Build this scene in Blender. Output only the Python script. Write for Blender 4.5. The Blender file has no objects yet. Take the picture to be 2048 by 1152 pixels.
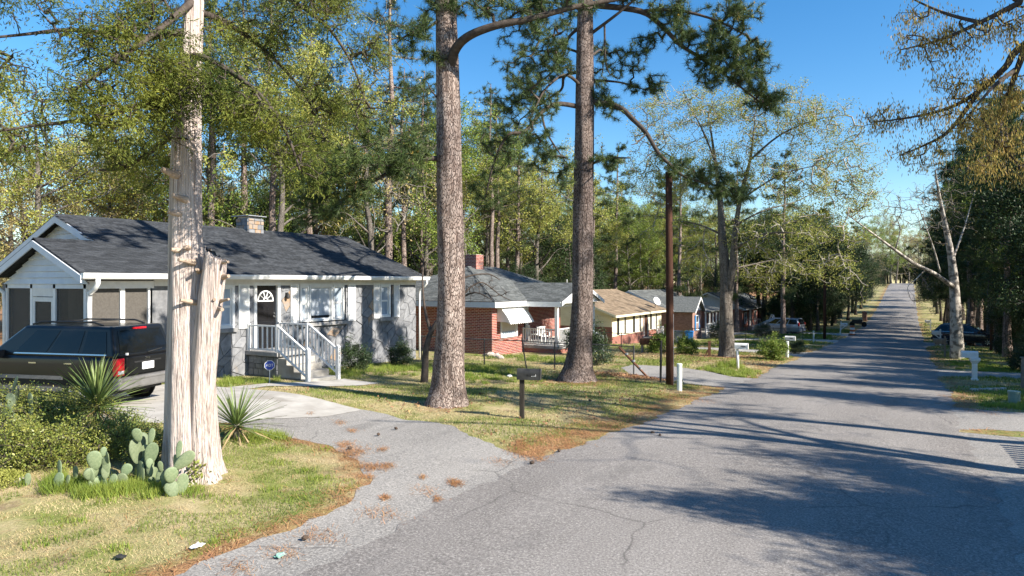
import bpy, math, random
import numpy as np
from mathutils import Vector, Matrix, Euler

# ---------------------------------------------------------------- camera, sky, sun, exposure
scene = bpy.context.scene
C = scene.collection
YAW = math.radians(30.2)
CAMH = 3.0
cam_d = bpy.data.cameras.new('camera')
cam_d.sensor_width = 36.0
cam_d.lens = 24.0
cam_d.shift_y = -0.0054
cam_d.clip_start = 0.05
cam_d.clip_end = 3000
cam = bpy.data.objects.new('camera', cam_d)
cam.location = (0, 0, CAMH)
cam.rotation_euler = (math.pi/2, 0, YAW)
C.objects.link(cam)
scene.camera = cam

SUN_EL = math.radians(33.0)
SUN_AZ = math.radians(0.5)          # from the +X axis, counter-clockwise
sun_dir = Vector((math.cos(SUN_EL)*math.cos(SUN_AZ), math.cos(SUN_EL)*math.sin(SUN_AZ), math.sin(SUN_EL)))
world = bpy.data.worlds.new('World')
scene.world = world
world.use_nodes = True
wn = world.node_tree.nodes
wl = world.node_tree.links
bg = wn['Background']
sky = wn.new('ShaderNodeTexSky')
sky.sky_type = 'NISHITA'
sky.sun_disc = False
sky.sun_elevation = SUN_EL
sky.sun_rotation = math.pi/2 - SUN_AZ
sky.air_density = 1.0
sky.dust_density = 0.25
sky.ozone_density = 2.2
hs_ = wn.new('ShaderNodeHueSaturation')          # the camera's vivid blue
hs_.inputs['Saturation'].default_value = 1.36
wl.new(sky.outputs[0], hs_.inputs['Color'])
wl.new(hs_.outputs[0], bg.inputs['Color'])
bg.inputs['Strength'].default_value = 0.09
sun_l = bpy.data.lights.new('sun', 'SUN')
sun_l.energy = 5.0
sun_l.angle = math.radians(0.5)
sun_l.color = (1.0, 0.925, 0.81)
sun_o = bpy.data.objects.new('sun', sun_l)
sun_o.rotation_euler = sun_dir.to_track_quat('Z', 'Y').to_euler()
sun_o.location = (30, 0, 30)
C.objects.link(sun_o)
vs = scene.view_settings
vs.view_transform = 'Standard'
vs.look = 'None'
vs.exposure = 1.25
vs.gamma = 1.0
scene.cycles.transparent_max_bounces = 8
scene.cycles.max_bounces = 6
scene.cycles.diffuse_bounces = 3
scene.cycles.glossy_bounces = 3

rnd = random.Random(11)
rng = np.random.default_rng(11)

# ---------------------------------------------------------------- pixel -> place helper (2048 x 1152 photograph, metres)
_F, _HV = 1365.0, 565.0
_s, _c = math.sin(YAW), math.cos(YAW)
def at(u, v, d):
    r = (u-1024)/_F
    return Vector((d*(-_s+_c*r), d*(_c+_s*r), CAMH-(v-_HV)*d/_F))

# ---------------------------------------------------------------- terrain height
_PY = [-80, 0, 12, 21, 40, 63, 90, 118, 145, 171, 228, 262, 330, 700]
_PZ = [.2, 0, 0, -.2, -1.0, -2.0, -2.6, -2.66, -1.9, -.8, 2.1, 2.7, 2.0, 2.0]
_ty = np.arange(-80, 700, 1.0)
_tz = np.interp(_ty, _PY, _PZ)
_k = np.exp(-np.linspace(-2.2, 2.2, 13)**2); _k /= _k.sum()
_tz = np.convolve(np.pad(_tz, 6, mode='edge'), _k, mode='valid')
def sm(t):
    t = np.clip(t, 0, 1)
    return t*t*(3-2*t)
def road_z(Y):
    return np.interp(Y, _ty, _tz)
def gz(X, Y):
    z = road_z(Y)
    z = z - .32*sm((-np.asarray(X)-8)/8)*sm((np.asarray(Y)-38)/15)
    z = z + .2*sm((-np.asarray(X)-9)/5)*(1-sm((np.asarray(Y)-10.5)/6))
    z = z + .04*sm((-np.asarray(X)-5.6)/1.2)*(1-sm((np.asarray(Y)-60)/20)) + .04*sm((np.asarray(X)-1.4)/1.2)
    z = z + .035*np.sin(np.asarray(X)*.9+1.3)*np.sin(np.asarray(Y)*.7)*sm((np.abs(np.asarray(X)+2.2)-4.5)/3)
    return z
def g(x, y):
    return float(gz(x, y))

# ---------------------------------------------------------------- objects
def link(o):
    C.objects.link(o); return o
def tag(o, label, cat, group=None, kind=None):
    if label: o['label'] = label
    if cat: o['category'] = cat
    if group: o['group'] = group
    if kind: o['kind'] = kind
    return o
def thing(name, label, cat, loc=(0, 0, 0), rz=0.0, group=None):
    o = bpy.data.objects.new(name, None)
    o.empty_display_size = .2
    o.location = loc; o.rotation_euler = (0, 0, rz)
    link(o)
    return tag(o, label, cat, group)
def place(name, me, mat, parent=None, loc=None, rot=None, scale=None):
    o = bpy.data.objects.new(name, me)
    if mat is not None and not me.materials: me.materials.append(mat)
    if parent is not None: o.parent = parent
    if loc is not None: o.location = loc
    if rot is not None: o.rotation_euler = rot
    if scale is not None: o.scale = scale
    return link(o)
def copy_tree(o, parent=None):
    c = o.copy(); link(c)
    if parent is not None: c.parent = parent
    for ch in list(o.children):
        copy_tree(ch, c)
    return c

class MB:
    def __init__(s): s.v = []; s.f = []
    def add(s, vs, fs, M=None):
        n = len(s.v)
        if M is not None: vs = [tuple(M @ Vector(p)) for p in vs]
        s.v.extend([tuple(p) for p in vs])
        s.f.extend([tuple(i+n for i in q) for q in fs])
        return s
    def box(s, x0, x1, y0, y1, z0, z1, M=None):
        return s.add([(x0,y0,z0),(x1,y0,z0),(x1,y1,z0),(x0,y1,z0),(x0,y0,z1),(x1,y0,z1),(x1,y1,z1),(x0,y1,z1)],
              [(0,3,2,1),(4,5,6,7),(0,1,5,4),(1,2,6,5),(2,3,7,6),(3,0,4,7)], M)
    def bar(s, a, b, w, h=None):
        """square bar from a to b"""
        a = Vector(a); b = Vector(b); h = h or w
        d = (b-a).normalized()
        up = Vector((0,0,1)) if abs(d.z) < .95 else Vector((1,0,0))
        x = d.cross(up).normalized(); y = x.cross(d).normalized()
        q = [x*(-w/2)+y*(-h/2), x*(w/2)+y*(-h/2), x*(w/2)+y*(h/2), x*(-w/2)+y*(h/2)]
        return s.add([a+p for p in q]+[b+p for p in q], [(0,1,2,3),(7,6,5,4),(0,4,5,1),(1,5,6,2),(2,6,7,3),(3,7,4,0)])
    def tube(s, pts, rads, n=8, cap=True, lob=None):
        pts = [Vector(p) for p in pts]
        if not hasattr(rads, '__len__'): rads = [rads]*len(pts)
        prev = None; vs = []
        for i, p in enumerate(pts):
            d = (pts[min(i+1, len(pts)-1)]-pts[max(i-1, 0)])
            if d.length < 1e-7: d = Vector((0,0,1))
            d.normalize()
            if prev is None:
                x = d.cross(Vector((.31,.87,.2))); 
                if x.length < 1e-3: x = d.cross(Vector((1,0,0)))
            else:
                x = prev - d*prev.dot(d)
            x.normalize(); y = d.cross(x); prev = x
            for k in range(n):
                a = 2*math.pi*k/n
                r = rads[i]*(lob(a, i/(len(pts)-1)) if lob else 1)
                vs.append(p + x*(math.cos(a)*r) + y*(math.sin(a)*r))
        fs = []
        for i in range(len(pts)-1):
            for k in range(n):
                fs.append((i*n+k, i*n+(k+1) % n, (i+1)*n+(k+1) % n, (i+1)*n+k))
        if cap:
            fs.append(tuple(reversed(range(n)))); fs.append(tuple(range((len(pts)-1)*n, len(pts)*n)))
        return s.add(vs, fs)
    def lathe(s, prof, n=24, M=None):
        vs = []; fs = []
        for r, z in prof:
            for k in range(n):
                a = 2*math.pi*k/n
                vs.append((r*math.cos(a), r*math.sin(a), z))
        for i in range(len(prof)-1):
            for k in range(n):
                fs.append((i*n+k, i*n+(k+1) % n, (i+1)*n+(k+1) % n, (i+1)*n+k))
        fs.append(tuple(reversed(range(n)))); fs.append(tuple(range((len(prof)-1)*n, len(prof)*n)))
        return s.add(vs, fs, M)
    def prism(s, poly, d, M=None):
        """closed prism: list of 3D points swept by vector d"""
        d = Vector(d); a = [Vector(p) for p in poly]; n = len(a)
        return s.add(a+[p+d for p in a], [tuple(reversed(range(n))), tuple(range(n, 2*n))]+[(i, (i+1) % n, n+(i+1) % n, n+i) for i in range(n)], M)
    def loft(s, rings, closed=True, cap=True):
        n = len(rings[0]); vs = [p for r in rings for p in r]; fs = []
        for i in range(len(rings)-1):
            for k in range(n if closed else n-1):
                fs.append((i*n+k, i*n+(k+1) % n, (i+1)*n+(k+1) % n, (i+1)*n+k))
        if cap:
            fs.append(tuple(reversed(range(n)))); fs.append(tuple(range((len(rings)-1)*n, len(rings)*n)))
        return s.add(vs, fs)
    def mesh(s, name, mat=None, smooth=False):
        me = bpy.data.meshes.new(name)
        me.from_pydata(s.v, [], s.f)
        if mat is not None: me.materials.append(mat)
        if smooth: me.polygons.foreach_set('use_smooth', [True]*len(me.polygons))
        me.update()
        return me
    def build(s, name, mat, parent=None, loc=None, rot=None, smooth=False, bevel=0, fix=True):
        me = s.mesh(name, mat, smooth)
        if fix: fix_normals(me)
        o = place(name, me, mat, parent, loc, rot)
        if bevel:
            m = o.modifiers.new('bevel', 'BEVEL'); m.width = bevel; m.segments = 2; m.limit_method = 'ANGLE'
        return o
import bmesh
def fix_normals(me):
    b = bmesh.new(); b.from_mesh(me)
    bmesh.ops.recalc_face_normals(b, faces=b.faces[:]); b.to_mesh(me); b.free()

def np_mesh(name, verts, faces, mat=None, smooth=False):
    """verts (n,3), faces (m,k)"""
    verts = np.ascontiguousarray(verts, dtype=np.float32).reshape(-1, 3)
    faces = np.ascontiguousarray(faces, dtype=np.int32)
    me = bpy.data.meshes.new(name)
    me.vertices.add(len(verts)); me.vertices.foreach_set('co', verts.ravel())
    m, k = faces.shape
    me.loops.add(m*k); me.loops.foreach_set('vertex_index', faces.ravel())
    me.polygons.add(m); me.polygons.foreach_set('loop_start', np.arange(0, m*k, k, dtype=np.int32))
    if smooth: me.polygons.foreach_set('use_smooth', np.ones(m, dtype=bool))
    me.update(calc_edges=True)
    if mat is not None: me.materials.append(mat)
    return me
def unit(a):
    return a/np.maximum(np.linalg.norm(a, axis=-1, keepdims=True), 1e-9)
def rand_dir(n):
    return unit(rng.normal(size=(n, 3)))
def leaf_quads(cen, dirs, L, W, flat=None):
    """rhombic leaves: base at cen, pointing along dirs"""
    n = len(cen)
    L = np.broadcast_to(np.asarray(L, float), (n,))[:, None]; W = np.broadcast_to(np.asarray(W, float), (n,))[:, None]
    nr = rand_dir(n) if flat is None else unit(flat + .5*rand_dir(n))
    side = unit(np.cross(dirs, nr))
    v = np.empty((n, 4, 3))
    v[:, 0] = cen; v[:, 1] = cen+dirs*L*.5+side*W*.5; v[:, 2] = cen+dirs*L; v[:, 3] = cen+dirs*L*.5-side*W*.5
    return v.reshape(-1, 3), np.arange(n*4).reshape(n, 4)
def needle_tris(cen, dirs, L, W):
    n = len(cen)
    L = np.broadcast_to(np.asarray(L, float), (n,))[:, None]; W = np.broadcast_to(np.asarray(W, float), (n,))[:, None]
    side = unit(np.cross(dirs, rand_dir(n)))
    v = np.empty((n, 3, 3))
    v[:, 0] = cen-side*W*.5; v[:, 1] = cen+side*W*.5; v[:, 2] = cen+dirs*L
    return v.reshape(-1, 3), np.arange(n*3).reshape(n, 3)

# ---------------------------------------------------------------- materials
def mat(name, c1, c2=None, scale=4.0, rough=.8, spec=.3, bump=0.0, bscale=30.0, stretch=(1,1,1), metal=0.0,
        island=0.0, objr=0.0, trans=0.0, c3=None, s3=1.0, t3=.6, detail=6.0, coat=0.0, bdist=.02, contrast=(.35,.65), hue=0.0, transcol=None):
    m = bpy.data.materials.new(name); m.use_nodes = True
    nt = m.node_tree; N = nt.nodes; Lk = nt.links
    b = N['Principled BSDF']
    b.inputs['Roughness'].default_value = rough
    b.inputs['Specular IOR Level'].default_value = spec
    b.inputs['Metallic'].default_value = metal
    if coat: b.inputs['Coat Weight'].default_value = coat; b.inputs['Coat Roughness'].default_value = .05
    tc = N.new('ShaderNodeTexCoord'); mp = N.new('ShaderNodeMapping')
    Lk.new(tc.outputs['Object'], mp.inputs['Vector']); mp.inputs['Scale'].default_value = stretch
    col = None
    if c2 is None: 
        r = N.new('ShaderNodeRGB'); r.outputs[0].default_value = (*c1, 1); col = r.outputs[0]
    else:
        nz = N.new('ShaderNodeTexNoise'); nz.inputs['Scale'].default_value = scale; nz.inputs['Detail'].default_value = detail
        nz.inputs['Roughness'].default_value = .62
        Lk.new(mp.outputs[0], nz.inputs['Vector'])
        rp = N.new('ShaderNodeValToRGB')
        rp.color_ramp.elements[0].position = contrast[0]; rp.color_ramp.elements[1].position = contrast[1]
        rp.color_ramp.elements[0].color = (*c1, 1); rp.color_ramp.elements[1].color = (*c2, 1)
        Lk.new(nz.outputs['Fac'], rp.inputs['Fac']); col = rp.outputs['Color']
    if c3 is not None:
        nz = N.new('ShaderNodeTexNoise'); nz.inputs['Scale'].default_value = s3; nz.inputs['Detail'].default_value = 5.0
        Lk.new(mp.outputs[0], nz.inputs['Vector'])
        rp = N.new('ShaderNodeValToRGB'); rp.color_ramp.elements[0].position = t3; rp.color_ramp.elements[1].position = t3+.1
        Lk.new(nz.outputs['Fac'], rp.inputs['Fac'])
        mx = N.new('ShaderNodeMix'); mx.data_type = 'RGBA'
        Lk.new(rp.outputs['Color'], mx.inputs['Factor']); Lk.new(col, mx.inputs['A']); mx.inputs['B'].default_value = (*c3, 1)
        col = mx.outputs['Result']
    if island or objr:
        hs = N.new('ShaderNodeHueSaturation')
        src = None
        if island:
            ge = N.new('ShaderNodeNewGeometry'); src = ge.outputs['Random Per Island']
        if objr:
            oi = N.new('ShaderNodeObjectInfo')
            if src is None: src = oi.outputs['Random']
            else:
                ad = N.new('ShaderNodeMath'); ad.operation = 'ADD'; Lk.new(src, ad.inputs[0]); Lk.new(oi.outputs['Random'], ad.inputs[1])
                fr = N.new('ShaderNodeMath'); fr.operation = 'FRACT'; Lk.new(ad.outputs[0], fr.inputs[0]); src = fr.outputs[0]
        a = max(island, objr)
        mr = N.new('ShaderNodeMapRange'); mr.inputs['To Min'].default_value = 1-a; mr.inputs['To Max'].default_value = 1+a
        Lk.new(src, mr.inputs['Value']); Lk.new(mr.outputs[0], hs.inputs['Value'])
        if hue:
            m2 = N.new('ShaderNodeMath'); m2.operation = 'MULTIPLY'; m2.inputs[1].default_value = 7.31; Lk.new(src, m2.inputs[0])
            f2 = N.new('ShaderNodeMath'); f2.operation = 'FRACT'; Lk.new(m2.outputs[0], f2.inputs[0])
            m3 = N.new('ShaderNodeMapRange'); m3.inputs['To Min'].default_value = .5-hue; m3.inputs['To Max'].default_value = .5+hue
            Lk.new(f2.outputs[0], m3.inputs['Value']); Lk.new(m3.outputs[0], hs.inputs['Hue'])
        Lk.new(col, hs.inputs['Color']); col = hs.outputs['Color']
    Lk.new(col, b.inputs['Base Color'])
    if bump:
        n2 = N.new('ShaderNodeTexNoise'); n2.inputs['Scale'].default_value = bscale; n2.inputs['Detail'].default_value = 5.0
        Lk.new(mp.outputs[0], n2.inputs['Vector'])
        bp = N.new('ShaderNodeBump'); bp.inputs['Strength'].default_value = bump; bp.inputs['Distance'].default_value = bdist
        Lk.new(n2.outputs['Fac'], bp.inputs['Height']); Lk.new(bp.outputs[0], b.inputs['Normal'])
    if trans:
        tr = N.new('ShaderNodeBsdfTranslucent'); ms = N.new('ShaderNodeMixShader'); ms.inputs[0].default_value = trans
        if transcol is not None:
            mx = N.new('ShaderNodeMix'); mx.data_type = 'RGBA'; mx.inputs['Factor'].default_value = .6
            Lk.new(col, mx.inputs['A']); mx.inputs['B'].default_value = (*transcol, 1); Lk.new(mx.outputs['Result'], tr.inputs['Color'])
        else: Lk.new(col, tr.inputs['Color'])
        Lk.new(b.outputs[0], ms.inputs[1]); Lk.new(tr.outputs[0], ms.inputs[2])
        Lk.new(ms.outputs[0], N['Material Output'].inputs['Surface'])
    return m

MT = {}
MT['white'] = mat('white_paint', (.66,.66,.645), (.74,.74,.73), 6, .5, .4, .05, 60)
MT['white_dirty'] = mat('white_paint_worn', (.6,.59,.56), (.78,.78,.76), 5, .6, .3, .1, 50)
MT['trim'] = mat('cream_trim', (.58,.57,.54), (.68,.67,.64), 4, .6, .3)
MT['siding'] = mat('siding_blue_white', (.52,.56,.62), (.6,.64,.69), 3, .55, .3)
MT['shingle'] = mat('asphalt_shingle_charcoal', (.026,.029,.033), (.062,.066,.072), 9, .95, .15, .3, 220, island=.3, objr=.3, bdist=.004)
MT['shingle2'] = mat('asphalt_shingle_grey', (.075,.083,.083), (.15,.155,.15), 9, .95, .15, .3, 200, island=.32, objr=.32, bdist=.004)
MT['shingle_tan'] = mat('asphalt_shingle_tan', (.155,.115,.078), (.26,.2,.14), 2.2, .95, .15, .3, 120, island=.16, bdist=.004, c3=(.1,.078,.056), s3=.9, t3=.55)
MT['roof_under'] = mat('roof_felt', (.04,.04,.045), None, rough=.95)
MT['stone'] = mat('painted_grey_stone', (.155,.16,.172), (.235,.24,.252), 5, .85, .2, .5, 35, objr=.16, island=.1, c3=(.27,.235,.2), s3=1.1, t3=.66)
MT['stone_tan'] = mat('tan_fieldstone', (.34,.22,.13), (.27,.25,.23), 6, .85, .2, .5, 35, objr=.12)
MT['mortar'] = mat('grey_mortar', (.13,.133,.14), (.2,.203,.21), 8, .95, .1, .3, 60)
MT['brick'] = mat('red_brick', (.2,.05,.036), (.31,.09,.062), 9, .9, .2, .3, 90, island=.25, objr=.25, hue=.012)
MT['brick_mortar'] = mat('pale_mortar', (.5,.45,.41), (.6,.55,.5), 9, .95, .1)
MT['concrete'] = mat('pale_concrete', (.33,.31,.28), (.44,.42,.385), 2.2, .9, .2, .25, 70, c3=(.26,.24,.21), s3=.7, t3=.58, bdist=.006)
MT['concrete_dark'] = mat('weathered_concrete', (.2,.2,.2), (.34,.33,.32), 3, .9, .2, .3, 60)
MT['glass'] = mat('dark_window_glass', (.02,.025,.03), None, rough=.04, spec=.9)
MT['blind'] = mat('window_with_white_blind', (.2,.25,.31), (.42,.48,.54), 1.6, .06, .7, stretch=(1,1,.3))
MT['curtain'] = mat('picture_window_curtain', (.3,.34,.4), (.6,.64,.68), 1.3, .08, .7, stretch=(1,1.6,.5))
MT['screen'] = mat('grey_insect_screen', (.075,.068,.06), (.1,.092,.082), 20, .85, .2)
MT['black'] = mat('black_metal', (.015,.015,.016), (.03,.03,.03), 8, .5, .4)
MT['door'] = mat('black_door_paint', (.012,.012,.014), None, rough=.18, spec=.6)
MT['rubber'] = mat('tyre_rubber', (.018,.018,.018), (.03,.029,.027), 12, .85, .2)
MT['chrome'] = mat('bare_metal', (.6,.6,.6), None, rough=.25, metal=1.0)
MT['steel'] = mat('galvanised_steel', (.3,.31,.32), (.42,.43,.44), 10, .5, .4, metal=.6)
MT['rust'] = mat('rusty_iron', (.1,.05,.03), (.2,.1,.06), 12, .9, .2)
MT['wood_pole'] = mat('brown_treated_pole', (.045,.022,.015), (.09,.043,.028), 3, .9, .15, .5, 22, stretch=(6,6,.35), c3=(.05,.03,.022), s3=1.2, t3=.6)
MT['wood_grey'] = mat('weathered_wood', (.14,.12,.1), (.24,.21,.18), 4, .9, .15, .4, 25, stretch=(5,5,.5))
MT['red'] = mat('red_lens', (.42,.012,.02), (.55,.02,.03), 8, .12, .6)
MT['blue'] = mat('blue_plastic', (.03,.2,.5), None, rough=.45)
MT['signblue'] = mat('blue_sign', (.02,.055,.3), None, rough=.35)
MT['plate'] = mat('white_plate', (.8,.8,.8), None, rough=.4)
MT['greyplastic'] = mat('grey_plastic', (.13,.15,.15), (.17,.19,.19), 5, .55, .3)
MT['bark_pine'] = None
# ---------------------------------------------------------------- special materials
def bark(name, plate, gap, light, sx=6.0, sz=1.7, bump=.9, dist=.04):
    """bark plates: two scales of warped, stretched cells with dark furrows, stained with noise"""
    m = bpy.data.materials.new(name); m.use_nodes = True
    nt = m.node_tree; N = nt.nodes; L = nt.links; b = N['Principled BSDF']
    b.inputs['Roughness'].default_value = .95; b.inputs['Specular IOR Level'].default_value = .15
    tc = N.new('ShaderNodeTexCoord')
    def noise(s, d=5, vec=None):
        n = N.new('ShaderNodeTexNoise'); n.inputs['Scale'].default_value = s; n.inputs['Detail'].default_value = d; n.inputs['Roughness'].default_value = .65
        L.new(vec or tc.outputs['Object'], n.inputs['Vector']); return n
    def cells(kx, kz, warp):
        mp = N.new('ShaderNodeMapping'); mp.inputs['Scale'].default_value = (kx, kx, kz); L.new(tc.outputs['Object'], mp.inputs['Vector'])
        nz = noise(.8, 2, mp.outputs[0]); mv = N.new('ShaderNodeMix'); mv.data_type = 'RGBA'; mv.blend_type = 'ADD'; mv.inputs['Factor'].default_value = warp
        L.new(mp.outputs[0], mv.inputs['A']); L.new(nz.outputs['Color'], mv.inputs['B'])
        vo = N.new('ShaderNodeTexVoronoi'); vo.feature = 'DISTANCE_TO_EDGE'; L.new(mv.outputs['Result'], vo.inputs['Vector'])
        return vo.outputs['Distance']
    def rng_(v, a0, a1):
        r = N.new('ShaderNodeMapRange'); r.inputs['From Min'].default_value = a0; r.inputs['From Max'].default_value = a1; L.new(v, r.inputs['Value']); return r.outputs[0]
    def mth(op, p, q):
        x = N.new('ShaderNodeMath'); x.operation = op
        for k, w in ((0, p), (1, q)):
            if isinstance(w, (int, float)): x.inputs[k].default_value = w
            else: L.new(w, x.inputs[k])
        return x.outputs[0]
    big = rng_(cells(sx, sz, .45), .01, .13); fine = rng_(cells(sx*1.8, sz*2.2, .45), .0, .08)
    rp = N.new('ShaderNodeValToRGB'); rp.color_ramp.elements[0].position = .36; rp.color_ramp.elements[1].position = .66
    rp.color_ramp.elements[0].color = (*plate, 1); rp.color_ramp.elements[1].color = (*light, 1)
    L.new(noise(5, 6).outputs['Fac'], rp.inputs['Fac'])
    mpv = N.new('ShaderNodeMapping'); mpv.inputs['Scale'].default_value = (sx*1.15, sx*1.15, sz*.45); L.new(tc.outputs['Object'], mpv.inputs['Vector'])
    fur = rng_(noise(1.6, 3, mpv.outputs[0]).outputs['Fac'], .36, .5)
    h = mth('MULTIPLY', mth('MULTIPLY', big, mth('ADD', mth('MULTIPLY', fine, .15), .85)), mth('ADD', mth('MULTIPLY', fur, .75), .25))
    cx = N.new('ShaderNodeMix'); cx.data_type = 'RGBA'; L.new(h, cx.inputs['Factor']); cx.inputs['A'].default_value = (*gap, 1); L.new(rp.outputs['Color'], cx.inputs['B'])
    h = mth('ADD', mth('MULTIPLY', h, .8), mth('MULTIPLY', noise(7, 5).outputs['Fac'], .3))
    st = N.new('ShaderNodeMix'); st.data_type = 'RGBA'; st.blend_type = 'MULTIPLY'; st.inputs['Factor'].default_value = 1
    rs = N.new('ShaderNodeValToRGB'); rs.color_ramp.elements[0].position = .3; rs.color_ramp.elements[1].position = .7
    rs.color_ramp.elements[0].color = (.62,.6,.6,1); rs.color_ramp.elements[1].color = (1.1,1.08,1.05,1)
    L.new(noise(1.1, 4).outputs['Fac'], rs.inputs['Fac']); L.new(cx.outputs['Result'], st.inputs['A']); L.new(rs.outputs['Color'], st.inputs['B'])
    L.new(st.outputs['Result'], b.inputs['Base Color'])
    bp = N.new('ShaderNodeBump'); bp.inputs['Strength'].default_value = bump; bp.inputs['Distance'].default_value = dist
    L.new(h, bp.inputs['Height']); L.new(bp.outputs[0], b.inputs['Normal'])
    return m
MT['bark_pine'] = bark('pine_bark', (.35,.27,.235), (.075,.052,.044), (.56,.475,.43))
MT['bark_pine_dark'] = bark('dark_pine_bark', (.225,.175,.155), (.05,.036,.031), (.36,.3,.275))
MT['bark_grey'] = bark('grey_bark', (.2,.175,.15), (.07,.06,.05), (.3,.28,.25), 7, 1.8, .8, .03)
MT['bark_dark'] = mat('dark_branch_bark', (.05,.04,.034), (.1,.082,.07), 8, .95, .1, .4, 30)
MT['twig_pale'] = mat('pale_grey_twig', (.13,.115,.1), (.25,.225,.195), 5, .9, .15)
MT['twig_light'] = mat('very_pale_twig', (.24,.215,.185), (.4,.365,.32), 5, .9, .15)  # naturally paler twigs of the fork-trunked tree
MT['cedar'] = mat('cedar_bark_stringy', (.27,.205,.175), (.58,.5,.455), 4.0, .95, .12, 1.0, 6, stretch=(9,9,.3), bdist=.05, contrast=(.3,.58), c3=(.12,.085,.07), s3=2.4, t3=.6)
MT['cut_wood'] = mat('cut_branch_wood', (.3,.22,.16), (.42,.33,.26), 9, .9, .1)
MT['sycamore'] = mat('peeling_sycamore_bark', (.13,.115,.1), (.45,.41,.36), 3.2, .9, .15, .4, 20, contrast=(.42,.55))

def asphalt(name, a, b_, speck, patch, pt=.62):
    m = bpy.data.materials.new(name); m.use_nodes = True
    nt = m.node_tree; N = nt.nodes; L = nt.links; b = N['Principled BSDF']
    b.inputs['Roughness'].default_value = .88; b.inputs['Specular IOR Level'].default_value = .25
    tc = N.new('ShaderNodeTexCoord')
    def noise(s, d=5, st=(1,1,1), rough=.6):
        mp = N.new('ShaderNodeMapping'); mp.inputs['Scale'].default_value = st; L.new(tc.outputs['Object'], mp.inputs['Vector'])
        n = N.new('ShaderNodeTexNoise'); n.inputs['Scale'].default_value = s; n.inputs['Detail'].default_value = d; n.inputs['Roughness'].default_value = rough
        L.new(mp.outputs[0], n.inputs['Vector']); return n.outputs['Fac']
    def ramp(f, p0, p1, c0, c1):
        r = N.new('ShaderNodeValToRGB'); r.color_ramp.elements[0].position = p0; r.color_ramp.elements[1].position = p1
        r.color_ramp.elements[0].color = (*c0, 1); r.color_ramp.elements[1].color = (*c1, 1); L.new(f, r.inputs['Fac']); return r.outputs['Color']
    def mix(f, A, B):
        x = N.new('ShaderNodeMix'); x.data_type = 'RGBA'; L.new(f, x.inputs['Factor'])
        for k, q in (('A', A), ('B', B)):
            if isinstance(q, tuple): x.inputs[k].default_value = (*q, 1)
            else: L.new(q, x.inputs[k])
        return x.outputs['Result']
    col = ramp(noise(.5, 6, (1,.25,1)), .35, .68, a, b_)                       # long wear along the road
    col = mix(ramp(noise(.22, 4), .5, .75, (0,0,0), (.6,.6,.6)), col, patch)
    sp = noise(34, 4, (1,1,1), .85)
    col = mix(ramp(sp, .5, .68, (0,0,0), (.85,.85,.85)), col, speck)
    col = mix(ramp(sp, .32, .47, (.8,.8,.8), (0,0,0)), col, (.05,.048,.046))
    col = mix(ramp(noise(1.1, 6, (1,.3,1), .7), .56, .72, (0,0,0), (.55,.55,.55)), col, (.11,.105,.1))
    col = mix(ramp(noise(.75, 5, (1,1,1), .7), .67, .73, (0,0,0), (.6,.6,.6)), col, (.07,.068,.066))
    vo = N.new('ShaderNodeTexVoronoi'); vo.feature = 'DISTANCE_TO_EDGE'; vo.inputs['Scale'].default_value = .42
    nv = N.new('ShaderNodeTexNoise'); nv.inputs['Scale'].default_value = 1.6; nv.inputs['Detail'].default_value = 5; L.new(tc.outputs['Object'], nv.inputs['Vector'])
    mv = N.new('ShaderNodeMix'); mv.data_type = 'RGBA'; mv.inputs['Factor'].default_value = .3; L.new(tc.outputs['Object'], mv.inputs['A']); L.new(nv.outputs['Color'], mv.inputs['B'])
    L.new(mv.outputs['Result'], vo.inputs['Vector'])
    cr = ramp(vo.outputs['Distance'], .0, .007, (1,1,1), (0,0,0))
    br = ramp(noise(.35, 3), .46, .56, (0,0,0), (.7,.7,.7))
    mm = N.new('ShaderNodeMath'); mm.operation = 'MULTIPLY'; L.new(cr, mm.inputs[0]); L.new(br, mm.inputs[1])
    col = mix(mm.outputs[0], col, (.075,.07,.066))
    L.new(col, b.inputs['Base Color'])
    bp = N.new('ShaderNodeBump'); bp.inputs['Strength'].default_value = .5; bp.inputs['Distance'].default_value = .01
    L.new(sp, bp.inputs['Height']); L.new(bp.outputs[0], b.inputs['Normal'])
    return m
MT['asphalt'] = asphalt('road_asphalt_worn', (.155,.142,.132), (.24,.223,.208), (.45,.42,.39), (.19,.176,.165))
MT['asphalt_old'] = asphalt('driveway_asphalt_pale', (.2,.19,.178), (.29,.275,.255), (.5,.47,.43), (.24,.225,.205))

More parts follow.
